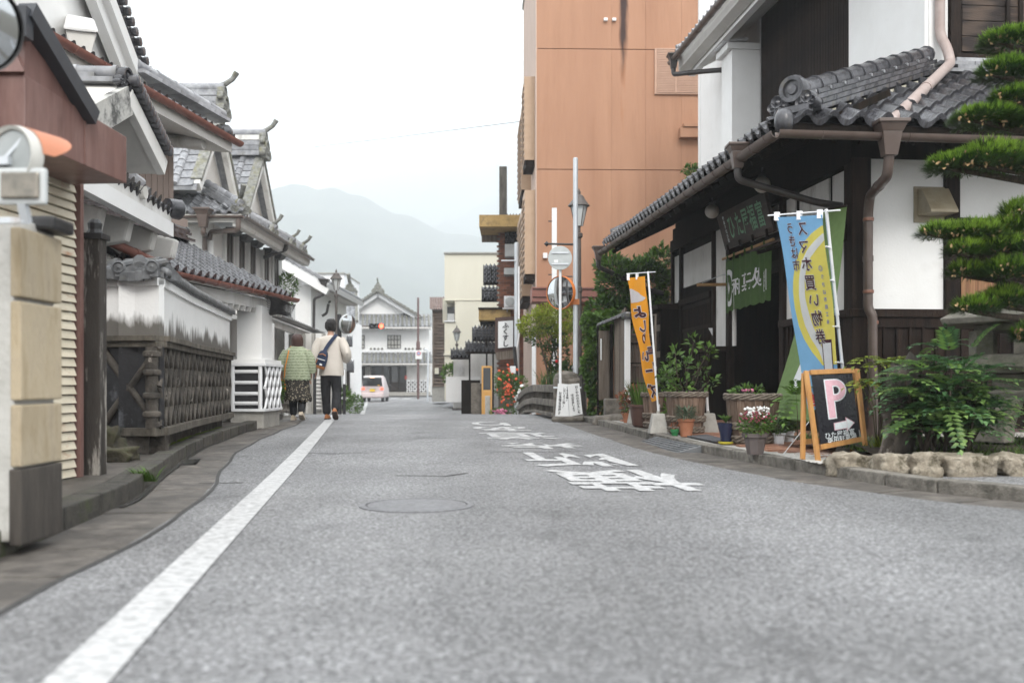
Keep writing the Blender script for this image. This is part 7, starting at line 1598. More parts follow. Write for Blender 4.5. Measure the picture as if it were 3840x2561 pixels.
def Pshape(g):      # letter P drawn with a broad chalk stroke (outer contour grown by g)
    mb = MB(); x0, x1, y0, y1 = .33 - g, .46 + g, .12 - g * .6, .555 + g * .6
    cpoly(mb, [(x0, y0), (x1, y0), (x1, y1), (x0, y1)], .003 + (.0015 if g == 0 else 0))
    n = 18; vo_, vi_ = [], []
    for k in range(n + 1):
        a = -math.pi / 2 + math.pi * k / n
        vo_.append((.52 + (.19 + g) * math.cos(a), .24 + (.12 + g * .6) * math.sin(a))); vi_.append((.52 + (.085 - g) * math.cos(a), .24 + (.055 - g * .6) * math.sin(a)))
    vo_ = [(.40, .12 - g * .6)] + vo_ + [(.40, .36 + g * .6)]; vi_ = [(.40, .185 + g * .6)] + vi_ + [(.40, .295 - g * .6)]
    for i in range(len(vo_) - 1): cpoly(mb, [vo_[i], vo_[i + 1], vi_[i + 1], vi_[i]], .0032 + (.0015 if g == 0 else 0))
    return mb
Pshape(.022).build('chalk_letter_edge', M_chalk, cbd, fix=False); Pshape(0).build('chalk_letter', M_cpink, cbd, fix=False)
for g, m, o in ((.0, M_cpink, .003), (-.014, M_chalk, .0045)):
    mb = MB(); a_ = g; cpoly(mb, [(.40 - a_, .615 - a_ * .5), (.66, .605 - a_ * .5), (.66, .70 + a_ * .5), (.40 - a_, .70 + a_ * .5)], o); cpoly(mb, [(.65 - a_, .565 - a_), (.83 + a_ * 1.4, .645), (.65 - a_, .735 + a_)], o); mb.build('chalk_arrow', m, cbd, fix=False)
ctext([(ch, .25 + .125 * i, .745, .125, .075) for i, ch in enumerate('ひた屋福富')] + [(ch, .29 + .122 * i, .802, .125, .07) for i, ch in enumerate('専用駐車場')], M_chalk, .006, .003)
# --- green sun screen
FG = bil(P(3080, 790, 11.0), P(3176, 772, 10.6), P(3046, 1578, 9.35), P(2884, 1562, 10.6))
gs_ = thing('sun_screen', 'green cloth sun screen slanting from the eave to the terrace behind the blue banner', 'awning', P(2960, 1600, 10))
M_gcl = cloth('green_cloth', (.125, .20, .065), (.15, .235, .08))
MB().grid(lambda u, v: FG(u, v) + sn * (.04 * math.sin(v * math.pi)) + Vector((0, 0, -.05 * math.sin(math.pi * v))), 10, 16).build('cloth', M_gcl, gs_, smooth=True, fix=False)
MB().tube([FG(0, 1), FG(1, 1)], .022, 10).build('bottom_roller', M_gcl, gs_, smooth=40); MB().tube([FG(0, 0), FG(1, 0)], .015, 8).build('top_rod', M_wood2, gs_)
mb = MB(); strips(mb, lambda u, v, o: FG(u, v) + sn * (.04 * math.sin(v * math.pi)) + Vector((0, 0, -.05 * math.sin(math.pi * v))) - Vector((.3, .9, 0)) * .006, curve([(.6, .5), (.85, .3)]), curve([(.6, .56), (.85, .5)]), .6, .85, 12); mb.build('white_emblem', MATS['banner_white'], gs_, fix=False)
MB().tube([FG(.95, 1), P(2930, 1712, 8.6)], .004, 5).build('guy_rope', M_white, gs_)
# --- noren curtain
no_ = thing('shop_curtain', 'green split curtain with white brush lettering over the shop door', 'curtain', S(3.1, -.12, 1.8))
M_nor = cloth('noren_green', (.045, .095, .018), (.06, .12, .026))
def nor(u, v, off=0.):
    uu = 4.1 - 1.92 * u; f_ = .035 * math.sin(u * 46) * (.35 + .65 * (1 - v)) + .02 * math.sin(u * 17 + 1); return S(uu, -.12 - off + f_ * .8, 2.555 - .02 - (.76 - .04 * u) * v - .012 * math.sin(u * 40) * v)
for k in range(4):
    u0, u1 = k / 4 + .003, (k + 1) / 4 - .003
    MB().grid(lambda u, v: nor(u0 + (u1 - u0) * u, v), 14, 10).build('cloth_panel', M_nor, no_, smooth=True, fix=False)
MB().tube([S(4.2, -.12, 2.6), S(2.1, -.12, 2.6)], .02, 10).build('bamboo_rod', mat('bamboo', (.30, .17, .07), (.42, .26, .12), 6, .5), no_, smooth=40)
for k in range(13): p = nor(.02 + k * .08, 0); MB().beam(p + Vector((0, 0, -.02)), Vector((p.x, p.y, 2.625)), .03, .012, (0, 1, 0)).build('loop', M_nor, no_)
def ntext(lst, bold, off, m, name='lettering'):
    mb = MB()
    for s, u, v, w, h in lst: letter(mb, s, (u, v, 0), (w, 0, 0), (0, -h, 0), bold, fn=lambda p: nor(p.x, p.y, off))
    mb.build(name, m, no_, fix=False)
M_nw = cloth('noren_white', (.66, .66, .66))
ntext([('和', .31, .56, .15, .36), ('菓', .47, .52, .15, .38), ('子', .60, .53, .14, .36), ('処', .74, .50, .16, .40)], .012, .012, M_nw)
ntext([('福', .895, .52, .085, .16), ('富', .895, .68, .085, .16)], .01, .012, M_nw, 'seal_lettering')
mb = MB(); n = 28
for k in range(n):
    a, b = 2 * math.pi * k / n, 2 * math.pi * (k + 1) / n
    q = [(.125 + .082 * math.sin(a), .55 - .37 * math.cos(a)), (.125 + .082 * math.sin(b), .55 - .37 * math.cos(b)), (.125 + .042 * math.sin(b), .55 - .27 * math.cos(b)), (.125 + .042 * math.sin(a), .55 - .27 * math.cos(a))]
    mb.add([nor(u, v, .012) for u, v in q], [(0, 1, 2, 3)])
mb.add([nor(u, v, .012) for u, v in ((.125, .42), (.14, .55), (.125, .68), (.112, .55))], [(0, 1, 2, 3)])
for q in (((.845, .42), (.852, .42), (.852, .80), (.845, .80)), ((.945, .42), (.952, .42), (.952, .80), (.945, .80)), ((.845, .42), (.952, .42), (.952, .43), (.845, .43)), ((.845, .79), (.952, .79), (.952, .80), (.845, .80))): mb.add([nor(u, v, .012) for u, v in q], [(0, 1, 2, 3)])
mb.build('crest', M_nw, no_, fix=False)
# --- carved signboard
sgn = thing('carved_signboard', 'dark wooden signboard with carved green characters leaning out above the curtain', 'signboard', S(3.1, -.12, 2.7))
FS = bil(S(4.08, -.26, 3.24), S(2.07, -.26, 3.22), S(2.07, -.12, 2.70), S(4.08, -.12, 2.72)); ns = Vector((-.95, -.2, -.22))
MB().slab([FS(0, 0), FS(1, 0), FS(1, 1), FS(0, 1)], -ns * .05).build('plank', mat('sign_plank', (.016, .010, .007), (.045, .028, .02), 3, .55, .2, 40, stretch=(.8, .8, 4), wave=1.5), sgn)
mb = MB()
for s, u in (('ひ', .26), ('た', .42), ('屋', .56), ('福', .70), ('富', .85)): letter(mb, s, (u, .47, 0), (.135, 0, 0), (0, -.70, 0), .012, fn=lambda p: FS(p.x, p.y) + ns * .008)
mb.build('lettering', mat('verdigris', (.17, .36, .22), (.24, .45, .30), 20, .7), sgn, fix=False)
mb = MB()
for i, s in enumerate('御菓子司日田'): letter(mb, s, (.135, .16 + .125 * i, 0), (.035, 0, 0), (0, -.115, 0), .02, fn=lambda p: FS(p.x, p.y) + ns * .008)
mb.build('small_lettering', M_chalk, sgn, fix=False)
for u in (.1, .37, .63, .9): MB().beam(FS(u, 1.0) + ns * .02 + Vector((0, 0, -.03)), FS(u, .88) + ns * .02, .02, .03, ns).build('clip', M_wood2, sgn)
hk = thing('curtain_pole', 'short bamboo pole on an iron bracket left of the curtain', 'pole', S(4.9, -.3, 2.2)); MB().tube([P(2614, 1069, 14.6), P(2722, 1067, 14.7)], .024, 10).build('bamboo', MATS['bamboo'], hk, smooth=40); MB().tube([P(2632, 1062, 14.6), P(2705, 1032, 14.7), P(2722, 1030, 14.75)], .006, 5).tube([P(2708, 1073, 14.65), P(2708, 1082, 14.65), P(2704, 1085, 14.65)], .005, 5).build('iron_wire', M_galv, hk)
pl_ = thing('paper_tag', 'small folded white paper tag hung at the lattice door', 'tag', P(2668, 1240, 15.3)); MB().slab([P(2657, 1230, 15.2), P(2672, 1230, 15.2), P(2672, 1258, 15.2)], (0, .02, 0)).build('sheet', M_white, pl_)
# ------------------------------------------------------------------ greenery helpers
def leafmat(name, c1, c2, t=.3, rough=.5): return mat(name, c1, c2, 1.7, rough, 0, trans=t, island=.45)
G_dark = leafmat('dark_leaf', (.03, .07, .016), (.08, .15, .03), .22, .35); G_mid = leafmat('mid_leaf', (.055, .125, .02), (.125, .22, .035)); G_yel = leafmat('yellow_leaf', (.15, .20, .02), (.30, .34, .04), .4)
G_ivy = leafmat('ivy_leaf', (.07, .15, .02), (.14, .24, .04), .4); G_red = leafmat('red_leaf', (.20, .05, .03), (.32, .14, .05)); G_blue = leafmat('blue_leaf', (.05, .10, .06), (.10, .16, .09))
G_grass = leafmat('grass_blade', (.035, .075, .012), (.10, .16, .03)); G_needle = leafmat('pine_needle', (.10, .21, .02), (.26, .40, .05), .35); G_stem = mat('green_stem', (.05, .06, .02), (.09, .08, .03), 8, .7)
M_bark = mat('bark', (.035, .024, .016), (.10, .075, .055), 8, .9, .6, 40, stretch=(4, 4, .7))
class LB:
    """fast leaf collector"""
    def __init__(s): s.v = []; s.f = []
    def leaf(s, p, d, n, L_, w, fold=.25):
        sd = d.cross(n)
        if sd.length < 1e-4: return
        sd = sd.normalized() * (w / 2); nn = sd.cross(d).normalized() * (w * fold); b = len(s.v)
        m_ = p + d * (L_ * .45)
        s.v += [p, m_ + sd + nn, p + d * L_ - nn * .6, m_ - sd + nn, m_]; s.f += [(b, b + 4, b + 1), (b + 4, b + 2, b + 1), (b, b + 3, b + 4), (b + 4, b + 3, b + 2)]
    def blade(s, p, d, L_, w, bend):
        sd = d.cross(Vector((0, 0, 1))); sd = (sd if sd.length > .05 else Vector((1, 0, 0))).normalized() * (w / 2); m_ = p + d * L_ * .55; t_ = p + d * L_ * .95 + bend; b = len(s.v)
        s.v += [p - sd, p + sd, m_ + sd * .8 + bend * .25, m_ - sd * .8 + bend * .25, t_]; s.f += [(b, b + 1, b + 2, b + 3), (b + 3, b + 2, b + 4)]
    def build(s, name, m, parent=None, kind='stuff', loc=None):
        off = woff(parent) if parent is not None else Vector(loc or (0, 0, 0)); me = bpy.data.meshes.new(name); me.from_pydata([v - off for v in s.v], [], s.f); me.materials.append(m); me.polygons.foreach_set('use_smooth', [True] * len(me.polygons))
        o = bpy.data.objects.new(name, me); link(o, parent)
        if parent is None: o.location = off
        if kind: o['kind'] = kind
        return o
def rv(): 
    while True:
        v = Vector((random.uniform(-1, 1), random.uniform(-1, 1), random.uniform(-1, 1)))
        if .01 < v.length < 1: return v
def bush(par, blobs, n, L_, w, m, name='foliage', up=.35, shell=.55, droop=0):
    lb = LB(); tot = sum(b[1] * b[2] for b in blobs)
    for c, rx, rz in blobs:
        for _ in range(int(n * rx * rz / tot)):
            q = rv(); l = q.length; q *= (shell + (1 - shell) * l) / l
            lump = .82 + .35 * mnoise.noise(Vector(c) * 1.7 + q * 1.9)
            p = Vector(c) + Vector((q.x * rx, q.y * rx, q.z * rz)) * lump
            d = (q.normalized() + rv() * .9 + Vector((0, 0, up - droop))).normalized(); nn = (rv() + Vector((0, 0, .8))).normalized()
            s_ = random.uniform(.65, 1.25); lb.leaf(p, d, nn, L_ * s_, w * s_)
    return lb.build(name, m, par)
def twigs(par, base, tips, r=.012, m=None, name='stem'):
    for t_ in tips:
        b, t_ = Vector(base), Vector(t_); mid = (b + t_) / 2 + rv() * (t_ - b).length * .12; MB().tube([b, mid, t_], [r, r * .7, r * .3], 6).build(name, m or M_bark, par, smooth=True)
def pinnate(lb, p, d, L_, n, ll, lw, droop=.3):
    """one compound leaf: paired leaflets along a drooping midrib"""
    p = Vector(p); d = Vector(d).normalized(); up = Vector((0, 0, 1))
    for i in range(n + 1):
        t_ = .15 + .85 * i / n; c = p + d * L_ * t_ - up * droop * L_ * t_ * t_; dd = (d - up * 2 * droop * t_).normalized(); sd = dd.cross(up).normalized(); nn = sd.cross(dd)
        s_ = ll * (1 - .35 * t_)
        if i == n: lb.leaf(c, dd, nn, s_, lw)
        else:
            for sg_ in (-1, 1): lb.leaf(c, (sd * sg_ + dd * .45 + nn * .1).normalized(), (nn + rv() * .15).normalized(), s_, lw, .12)
def plant(name, label, cat, loc, group=None): return thing(name, label, cat, loc, group)

# ------------------------------------------------------------------ greens by the bridge
c = P(2050, 1230, 21.6); t_ = plant('pruned_shrub', 'rounded yellow-green shrub hanging over the bridge railing before the salmon wall', 'shrub', P(2060, 1500, 21.6))
bl_ = [(P(2020, 1215, 21.6), .52, .32), (P(2095, 1200, 21.8), .5, .34), (P(2060, 1175, 22), .42, .22), (P(1985, 1235, 21.4), .26, .2), (P(2120, 1250, 21.5), .3, .26)]
bush(t_, bl_, 3400, .085, .032, G_yel); bush(t_, [(P(2050, 1265, 21.8), .5, .28), (P(2085, 1330, 21.9), .32, .42), (P(2110, 1400, 21.8), .36, .3)], 1700, .09, .035, G_dark, 'under_foliage')
twigs(t_, P(2068, 1520, 21.8), [P(2020, 1260, 21.7), P(2090, 1240, 21.9), P(2060, 1220, 22)], .04)
t_ = plant('camellia_tree', 'glossy dark-leaved camellia tree between the salmon building and the shop', 'tree', P(2370, 1500, 19.6))
bl_ = [(P(2330, 1075, 19.4), .5, .5), (P(2420, 1060, 20), .6, .55), (P(2270, 1180, 19.2), .42, .36), (P(2390, 1190, 19.4), .55, .45), (P(2300, 1010, 19.8), .4, .3), (P(2480, 1000, 20.4), .4, .4), (P(2250, 1265, 19), .3, .3), (P(2470, 1180, 19.8), .4, .5)]
bush(t_, bl_, 5200, .125, .058, G_dark, 'crown', .1, .6); bush(t_, [(b[0] + Vector((-.05, -.12, .06)), b[1] * .95, b[2] * .95) for b in bl_], 2600, .125, .056, G_mid, 'crown_tips', .2, .85)
MB().tube([P(2375, 1540, 19.8), P(2365, 1300, 19.8), P(2360, 1080, 19.8)], [.1, .08, .04], 8).build('trunk', M_bark, t_, smooth=True); twigs(t_, P(2365, 1260, 19.8), [P(2290, 1120, 19.4), P(2440, 1080, 20), P(2260, 1220, 19.2)], .035, name='limb')
t_ = plant('ivy_plant', 'bright green ivy climbing the post left of the weathered fence', 'ivy', P(2230, 1560, 17.8))
bush(t_, [(P(2222, 1215, 17.6), .2, .18), (P(2240, 1290, 17.7), .22, .26), (P(2215, 1370, 17.6), .15, .28), (P(2235, 1450, 17.7), .16, .3), (P(2250, 1530, 17.6), .2, .2), (P(2290, 1195, 17.9), .3, .14), (P(2260, 1240, 17.8), .2, .2)], 2600, .1, .085, G_ivy, 'foliage', -.1, .6); twigs(t_, P(2240, 1570, 17.8), [P(2222, 1215, 17.7), P(2260, 1240, 17.8)], .02)
t_ = plant('roof_plant', 'small shrub growing above the eave tiles before the salmon wall', 'shrub', P(2630, 660, 23)); bush(t_, [(P(2615, 660, 23), .28, .22), (P(2590, 640, 23), .18, .14)], 420, .09, .045, G_mid); twigs(t_, P(2640, 720, 23), [P(2600, 650, 23), P(2625, 635, 23)], .015)
t_ = plant('iris_clump', 'clump of upright iris blades behind the bridge railing', 'plant', P(2050, 1440, 20)); lb = LB()
for k in range(60): a = random.uniform(-.5, .5); lb.blade(P(2050 + random.uniform(-25, 25), 1452, 20 + random.uniform(-.15, .15)), Vector((a, random.uniform(-.3, .3), 1)).normalized(), random.uniform(.3, .52), .022, Vector((a * .2, 0, -.05)))
lb.build('blades', G_grass, t_); MB().lathe(P(2088, 1356, 20.2), [(0, -.03), (.035, -.01), (.03, .03), (0, .035)], 8).build('red_bloom', mat('red_petal', (.5, .02, .02), rough=.6), t_, smooth=True)
t_ = plant('dark_planting', 'dark foliage mass at the foot of the salmon wall', 'shrub', P(2110, 1450, 22)); bush(t_, [(P(2120, 1420, 22.3), .4, .35), (P(2200, 1420, 21), .35, .5), (P(2215, 1300, 20.6), .25, .4)], 1300, .1, .045, G_dark)
# flower bed
t_ = plant('flowering_shrub', 'loose shrub with orange-red blossoms left of the bridge railing', 'shrub', P(1915, 1555, 25.5)); bush(t_, [(P(1905, 1450, 25.5), .38, .38), (P(1930, 1500, 25.4), .35, .4), (P(1885, 1420, 25.6), .22, .22), (P(1955, 1440, 25.4), .2, .24)], 2000, .07, .03, G_mid)
def blooms(par, pts, r, m, name='blossom'):
    me = MB().lathe((0, 0, 0), [(0, -.6 * r), (.8 * r, -.1 * r), (1.1 * r, .3 * r), (.5 * r, .45 * r), (0, .2 * r)], 7).mesh(name, m, smooth=True)
    for p in pts: put(me, name, Matrix.Translation(p) @ Matrix.Rotation(random.uniform(0, 6), 4, rv().normalized()), par)
M_blo = mat('orange_petal', (.60, .08, .03), (.7, .14, .05), 20, .6); M_blw = mat('white_petal', (.7, .7, .68), (.78, .78, .76), 20, .6); M_blp = mat('pink_petal', (.5, .12, .22), (.6, .2, .32), 20, .6); M_blm = mat('maroon_petal', (.22, .04, .06), (.32, .08, .1), 20, .6)
blooms(t_, [P(random.gauss(1910, 24), random.gauss(1458, 34), 25.05 + random.uniform(-.1, .1)) for _ in range(46)], .04, M_blo)
t_ = plant('white_flowers', 'white-flowering plant beside the bridge railing end', 'plant', P(1960, 1500, 24.6)); bush(t_, [(P(1957, 1480, 24.7), .2, .2)], 420, .06, .03, G_dark); blooms(t_, [P(random.gauss(1955, 12), random.gauss(1478, 15), 24.45) for _ in range(22)], .05, M_blw)
t_ = plant('pink_flowers', 'low pink and white flowers at the road edge below the flowering shrub', 'plant', P(1870, 1552, 25)); bush(t_, [(P(1870, 1545, 25), .3, .1)], 260, .05, .025, G_mid); blooms(t_, [P(random.gauss(1872, 18), random.gauss(1545, 5), 24.8) for _ in range(18)], .04, M_blp)
t_ = plant('potted_greens', 'fresh green bush in front of the cream building lamp', 'shrub', P(1715, 1430, 44)); bush(t_, [(P(1690, 1400, 43.6), .45, .4), (P(1740, 1395, 43.8), .45, .45), (P(1715, 1375, 44), .35, .3), (P(1760, 1400, 43.6), .3, .3)], 1500, .16, .08, G_ivy)
for px, py, d, r0, lb_ in ((1040, 1480, 16.9, .13, 'plant leaning against the dark door behind the woman'), (1330, 1520, 40, .4, 'roadside greens at the left kerb beyond the walkers'), (1285, 1500, 30, .35, 'greens behind the man beside the dark post'), (1070, 1085, 36, .55, 'green tree top above the gatehouse roof')):
    t_ = plant('roadside_shrub', lb_, 'shrub', P(px, py + 20, d)); bush(t_, [(P(px, py, d), r0, r0 * 1.1), (P(px + 8, py - 30 * 17 / d, d), r0 * .7, r0 * .9)], int(500 * max(1, r0 * 2.2)), .06 + r0 * .12, .03 + r0 * .05, G_mid if py > 1300 else G_ivy); twigs(t_, P(px, py + 40, d), [P(px, py, d), P(px + 6, py - 20, d)], .02)

# ------------------------------------------------------------------ fence, wicket and stones left of the shop
fe = thing('weathered_fence', 'weathered plank fence with a notice case and white end post left of the shop', 'fence', P(2310, 1590, 16.4))
for k in range(7):
    a, b = P(2302 + k * 6.2, 0, 16.5 - k * .13), P(2302 + (k + 1) * 6.2 - .5, 0, 16.5 - (k + 1) * .13 + .01)
    MB().slab([Vector((a.x, a.y, .2)), Vector((b.x, b.y, .2)), Vector((b.x, b.y, 1.78 + k * .02)), Vector((a.x, a.y, 1.78 + k * .02))], (.02, .03, 0)).build('plank', M_wgrey, fe)
fpart('notice_case', M_wgrey, fe, (2246, 2290, 1240, 1500, 16.6, .06)); fpart('case_post', M_wood, fe, (2288, 2301, 1215, 1560, 16.45, .1), (2240, 2247, 1225, 1560, 16.7, .1)); fpart('pale_notice', M_sign, fe, (2252, 2256, 1270, 1350, 16.55, .03))
MB().hexa([P(2236, 1225, 16.8), P(2348, 1180, 15.6), P(2352, 1182, 15.9), P(2240, 1226, 17.1)], [P(2240, 1212, 16.8), P(2352, 1166, 15.6), P(2356, 1168, 15.9), P(2244, 1213, 17.1)]).build('tiled_cap', M_tile, fe, bevel=.01)
fpart('white_end', M_plaster, fe, (2346, 2364, 1190, 1500, 15.5, .3)); fpart('end_cap', M_tile, fe, (2340, 2370, 1168, 1196, 15.4, .45), bevel=.03); fpart('stone_base', M_stone, fe, (2270, 2350, 1495, 1575, 15.8, .35), bevel=.03)
wk = thing('bamboo_wicket', 'weathered lattice wicket of bamboo stalks beside the white fence end', 'gate', P(2410, 1560, 15.6))
for k in range(16): MB().tube([P(2362 + k * 6, 1560, 15.7), P(2362 + k * 6, 1255, 15.7)], .011, 6).build('bamboo_stalk', M_wgrey, wk, smooth=True)
fpart('rail', M_wgrey, wk, (2358, 2462, 1250, 1258, 15.65, .05), (2358, 2462, 1365, 1372, 15.65, .05), (2358, 2462, 1178, 1184, 15.65, .05)); fpart('stile', M_wgrey, wk, (2355, 2361, 1178, 1560, 15.62, .06), (2456, 2462, 1178, 1560, 15.62, .06)); MB().beam(P(2362, 1186, 15.66), P(2420, 1248, 15.66), .03, .03).beam(P(2362, 1248, 15.67), P(2420, 1186, 15.67), .03, .03).build('brace', M_wgrey, wk)
for k in range(3): fpart('binding', M_wood, wk, (2362, 2456, 1285 + 75 * k, 1289 + 75 * k, 15.64, .04))
def rock(name, label, cat, c, sx, sy, sz, m, seed=0, group=None, n=3, amp=.25, kind=None):
    bm = bmesh.new(); bmesh.ops.create_cube(bm, size=2); bmesh.ops.subdivide_edges(bm, edges=bm.edges[:], cuts=5, use_grid_fill=True)
    for v in bm.verts:
        q = v.co.copy(); l = max(abs(q.x), abs(q.y), abs(q.z)); s_ = q.normalized() * 1.15; q = q * .62 + s_ * .38; f_ = 1 + amp * mnoise.fractal(q * 1.1 + Vector((seed, seed * 2, 0)), 1, 2, 4); v.co = Vector((q.x * sx, q.y * sy, q.z * sz)) * f_
    me = bpy.data.meshes.new(name); bm.to_mesh(me); bm.free(); me.materials.append(m); me.polygons.foreach_set('use_smooth', [True] * len(me.polygons))
    o = bpy.data.objects.new(name, me); link(o); o.location = c; return tag(o, label, cat, group, kind)
M_rock = mat('border_stone', (.17, .14, .10), (.47, .42, .34), 7, .9, .9, 22, dirt=(.48, .62, .9), dcol=(.065, .052, .028), dscale=6)
M_mst = mat('mossy_stone', (.03, .028, .02), (.10, .085, .055), 7, .85, .6, 40, dirt=(.5, .65, .7), dcol=(.05, .06, .015), dscale=6)
rock('boulder', 'mossy boulder at the foot of the black lattice wall', 'boulder', Vector((-3.42, 8.2, .2)), .17, .12, .13, M_mst, 5.5, amp=.5)
rock('boulder', 'flat mossy stone lying before the black lattice wall', 'boulder', Vector((-3.22, 7.95, .13)), .2, .13, .06, M_mst, 2.2, amp=.5)
rock('boulder', 'mossy boulder at the foot of the weathered fence', 'boulder', P(2300, 1585, 15.6), .3, .16, .12, M_stone, 3)
# ------------------------------------------------------------------ barrels and pots on the terrace
M_barr = mat('barrel_stave', (.10, .062, .042), (.22, .15, .11), 3, .8, .4, 30, stretch=(8, 8, .5), rnd=.3, dirt=(.55, .75, .5), dcol=(.33, .27, .22), dscale=6)
M_rope = mat('rope_hoop', (.11, .085, .065), (.25, .21, .17), 14, .9, .5, 40)
M_earth = mat('potting_soil', (.03, .022, .015), (.06, .045, .032), 20, .95, .6, 60)
def barrel(px, py, d, r, h, lb):
    c = P(px, py, d); c.z = zg(c.y) + .08; t_ = thing('barrel_planter', lb, 'planter', c, 'half-barrel planters before the shop'); n = 18
    for k in range(n):
        a, b = 2 * math.pi * (k + .03) / n, 2 * math.pi * (k + .97) / n
        q = lambda ang, rr, z: c + Vector((rr * math.cos(ang), rr * math.sin(ang), z))
        MB().hexa([q(a, r * .80, 0), q(b, r * .80, 0), q(b, r * .72, 0), q(a, r * .72, 0)], [q(a, r, h), q(b, r, h), q(b, r * .92, h), q(a, r * .92, h)]).build('stave', M_barr, t_, bevel=.004)
    for z, th_ in ((.93, .024), (.985, .02), (.40, .026), (.33, .026), (.14, .026), (.07, .022)):
        rr = r * (.80 + .20 * z) + .006; m_ = MB()
        for w in (0, 1): m_.tube([c + Vector(((rr + .01 * math.cos(k * 1.4 + w * math.pi)) * math.cos(2 * math.pi * k / 40), (rr + .01 * math.cos(k * 1.4 + w * math.pi)) * math.sin(2 * math.pi * k / 40), z * h + .012 * math.sin(k * 1.4 + w * math.pi))) for k in range(41)], th_ * .55, 6, False)
        m_.build('rope_hoop', M_rope, t_, smooth=True)
    MB().lathe(c, [(r * .9, h * .88), (0, h * .92)], 18).build('soil', M_earth, t_); return c, h
def pot(name, px, py, d, prof, m, lb, n=20, group=None, rim=True):
    c = P(px, py, d); c.z = zg(c.y) + .078; t_ = thing(name, lb, 'pot', c, group); MB().lathe(c, prof, n, cap=True).build('vessel', m, t_, smooth=35)
    top = prof[-1]; MB().lathe(c, [(top[0] * .88, top[1] - .015), (0, top[1] - .005)], n).build('soil', M_earth, t_); return c, top[1]
cA, hA = barrel(2822, 1662, 10.15, .275, .5, 'large half-barrel planter bound with rope beside the blue pot'); cB, hB = barrel(2572, 1628, 11.9, .245, .49, 'middle half-barrel planter bound with rope before the lattice door'); cC, hC = barrel(2470, 1608, 13.1, .22, .46, 'far half-barrel planter behind the orange banner')
t_ = plant('leafy_shrub', 'open leafy shrub growing from the middle barrel', 'shrub', cB + Vector((0, 0, hB))); tips = [cB + Vector((x, y, hB + z)) for x, y, z in ((.1, 0, .62), (-.12, .05, .48), (.27, -.05, .5), (-.02, -.05, .35), (.2, .1, .3), (-.25, 0, .25), (.3, .05, .15))]
twigs(t_, cB + Vector((0, 0, hB - .06)), tips, .009); bush(t_, [(p + Vector((0, 0, -.03)), .09, .09) for p in tips] + [(cB + Vector((-.08, -.05, hB + .08)), .2, .09)], 230, .08, .042, G_mid)
t_ = plant('leafy_shrub', 'small dark shrub growing from the far barrel behind the orange banner', 'shrub', cC + Vector((0, 0, hC))); bush(t_, [(cC + Vector((.05, -.05, hC + .12)), .2, .18), (cC + Vector((.15, -.05, hC + .3)), .12, .15), (cC + Vector((.12, -.22, .2)), .1, .3)], 420, .07, .04, G_mid)
t_ = plant('leafy_shrub', 'sparse low plant with pink flowers in the large barrel', 'plant', cA + Vector((0, 0, hA))); bush(t_, [(cA + Vector((-.05, 0, hA + .03)), .16, .05)], 90, .06, .03, G_mid); blooms(t_, [cA + Vector((-.12 + .03 * k, -.1, hA + .04)) for k in range(4)], .02, M_blp)
M_tc = mat('terracotta', (.34, .13, .065), (.42, .18, .10), 8, .75, .1, 40); M_pbr = mat('glazed_brown', (.075, .035, .025), (.10, .05, .038), 6, .45); M_pgr = mat('grey_brown_planter', (.115, .095, .09), (.15, .125, .12), 6, .6); M_pbl = mat('navy_glaze', (.012, .016, .045), (.02, .026, .065), 4, .25); M_pwh = mat('white_pot', (.62, .64, .66), (.7, .71, .73), 4, .5)
c, h = pot('plant_pot', 2408, 1606, 13.3, [(.10, 0), (.13, .03), (.155, .18), (.165, .27), (.185, .275), (.185, .3), (.16, .305)], M_pbr, 'big brown glazed pot behind the orange banner')
t_ = plant('grassy_plant', 'tall feathery green plant in the big brown pot', 'plant', c + Vector((0, 0, h))); lb = LB()
for k in range(240): a = random.uniform(0, 6.28); lb.blade(c + Vector((.11 * math.cos(a), .11 * math.sin(a), h)), Vector((math.cos(a) * .3, math.sin(a) * .3, 1)).normalized(), random.uniform(.2, .42), .008, Vector((math.cos(a) * .06, math.sin(a) * .06, 0)))
lb.build('blades', G_ivy, t_)
c, h = pot('plant_pot', 2356, 1592, 14.6, [(.065, 0), (.09, .12), (.1, .12), (.1, .14)], M_tc, 'shallow terracotta pot with reddish nandina at the fence corner')
t_ = plant('nandina', 'nandina with orange-red and green leaves in the shallow pot', 'plant', c + Vector((0, 0, h))); bush(t_, [(c + Vector((.02, 0, .24)), .17, .18), (c + Vector((.08, 0, .42)), .17, .13), (c + Vector((-.08, 0, .38)), .1, .1)], 330, .06, .026, G_red); bush(t_, [(c + Vector((.05, .05, .3)), .18, .22)], 220, .06, .026, G_mid, 'green_foliage'); twigs(t_, c + Vector((0, 0, .1)), [c + Vector((.05, 0, .4)), c + Vector((-.06, 0, .36))], .006)
c, h = pot('plant_pot', 2573, 1632, 11.35, [(.065, 0), (.09, .17), (.1, .175), (.1, .2)], M_tc, 'terracotta pot of grey-green carnations before the middle barrel')
t_ = plant('carnation_plant', 'spiky grey-green carnation foliage in the terracotta pot', 'plant', c + Vector((0, 0, h))); lb = LB()
for k in range(420): a = random.uniform(0, 6.28); z = random.uniform(.0, .13); lb.blade(c + Vector((.09 * math.cos(a), .09 * math.sin(a), h + z)), Vector((math.cos(a), math.sin(a), random.uniform(-.2, 1.3))).normalized(), random.uniform(.05, .12), .009, Vector((math.cos(a) * .01, math.sin(a) * .01, -.02)))
lb.build('blades', G_blue, t_)
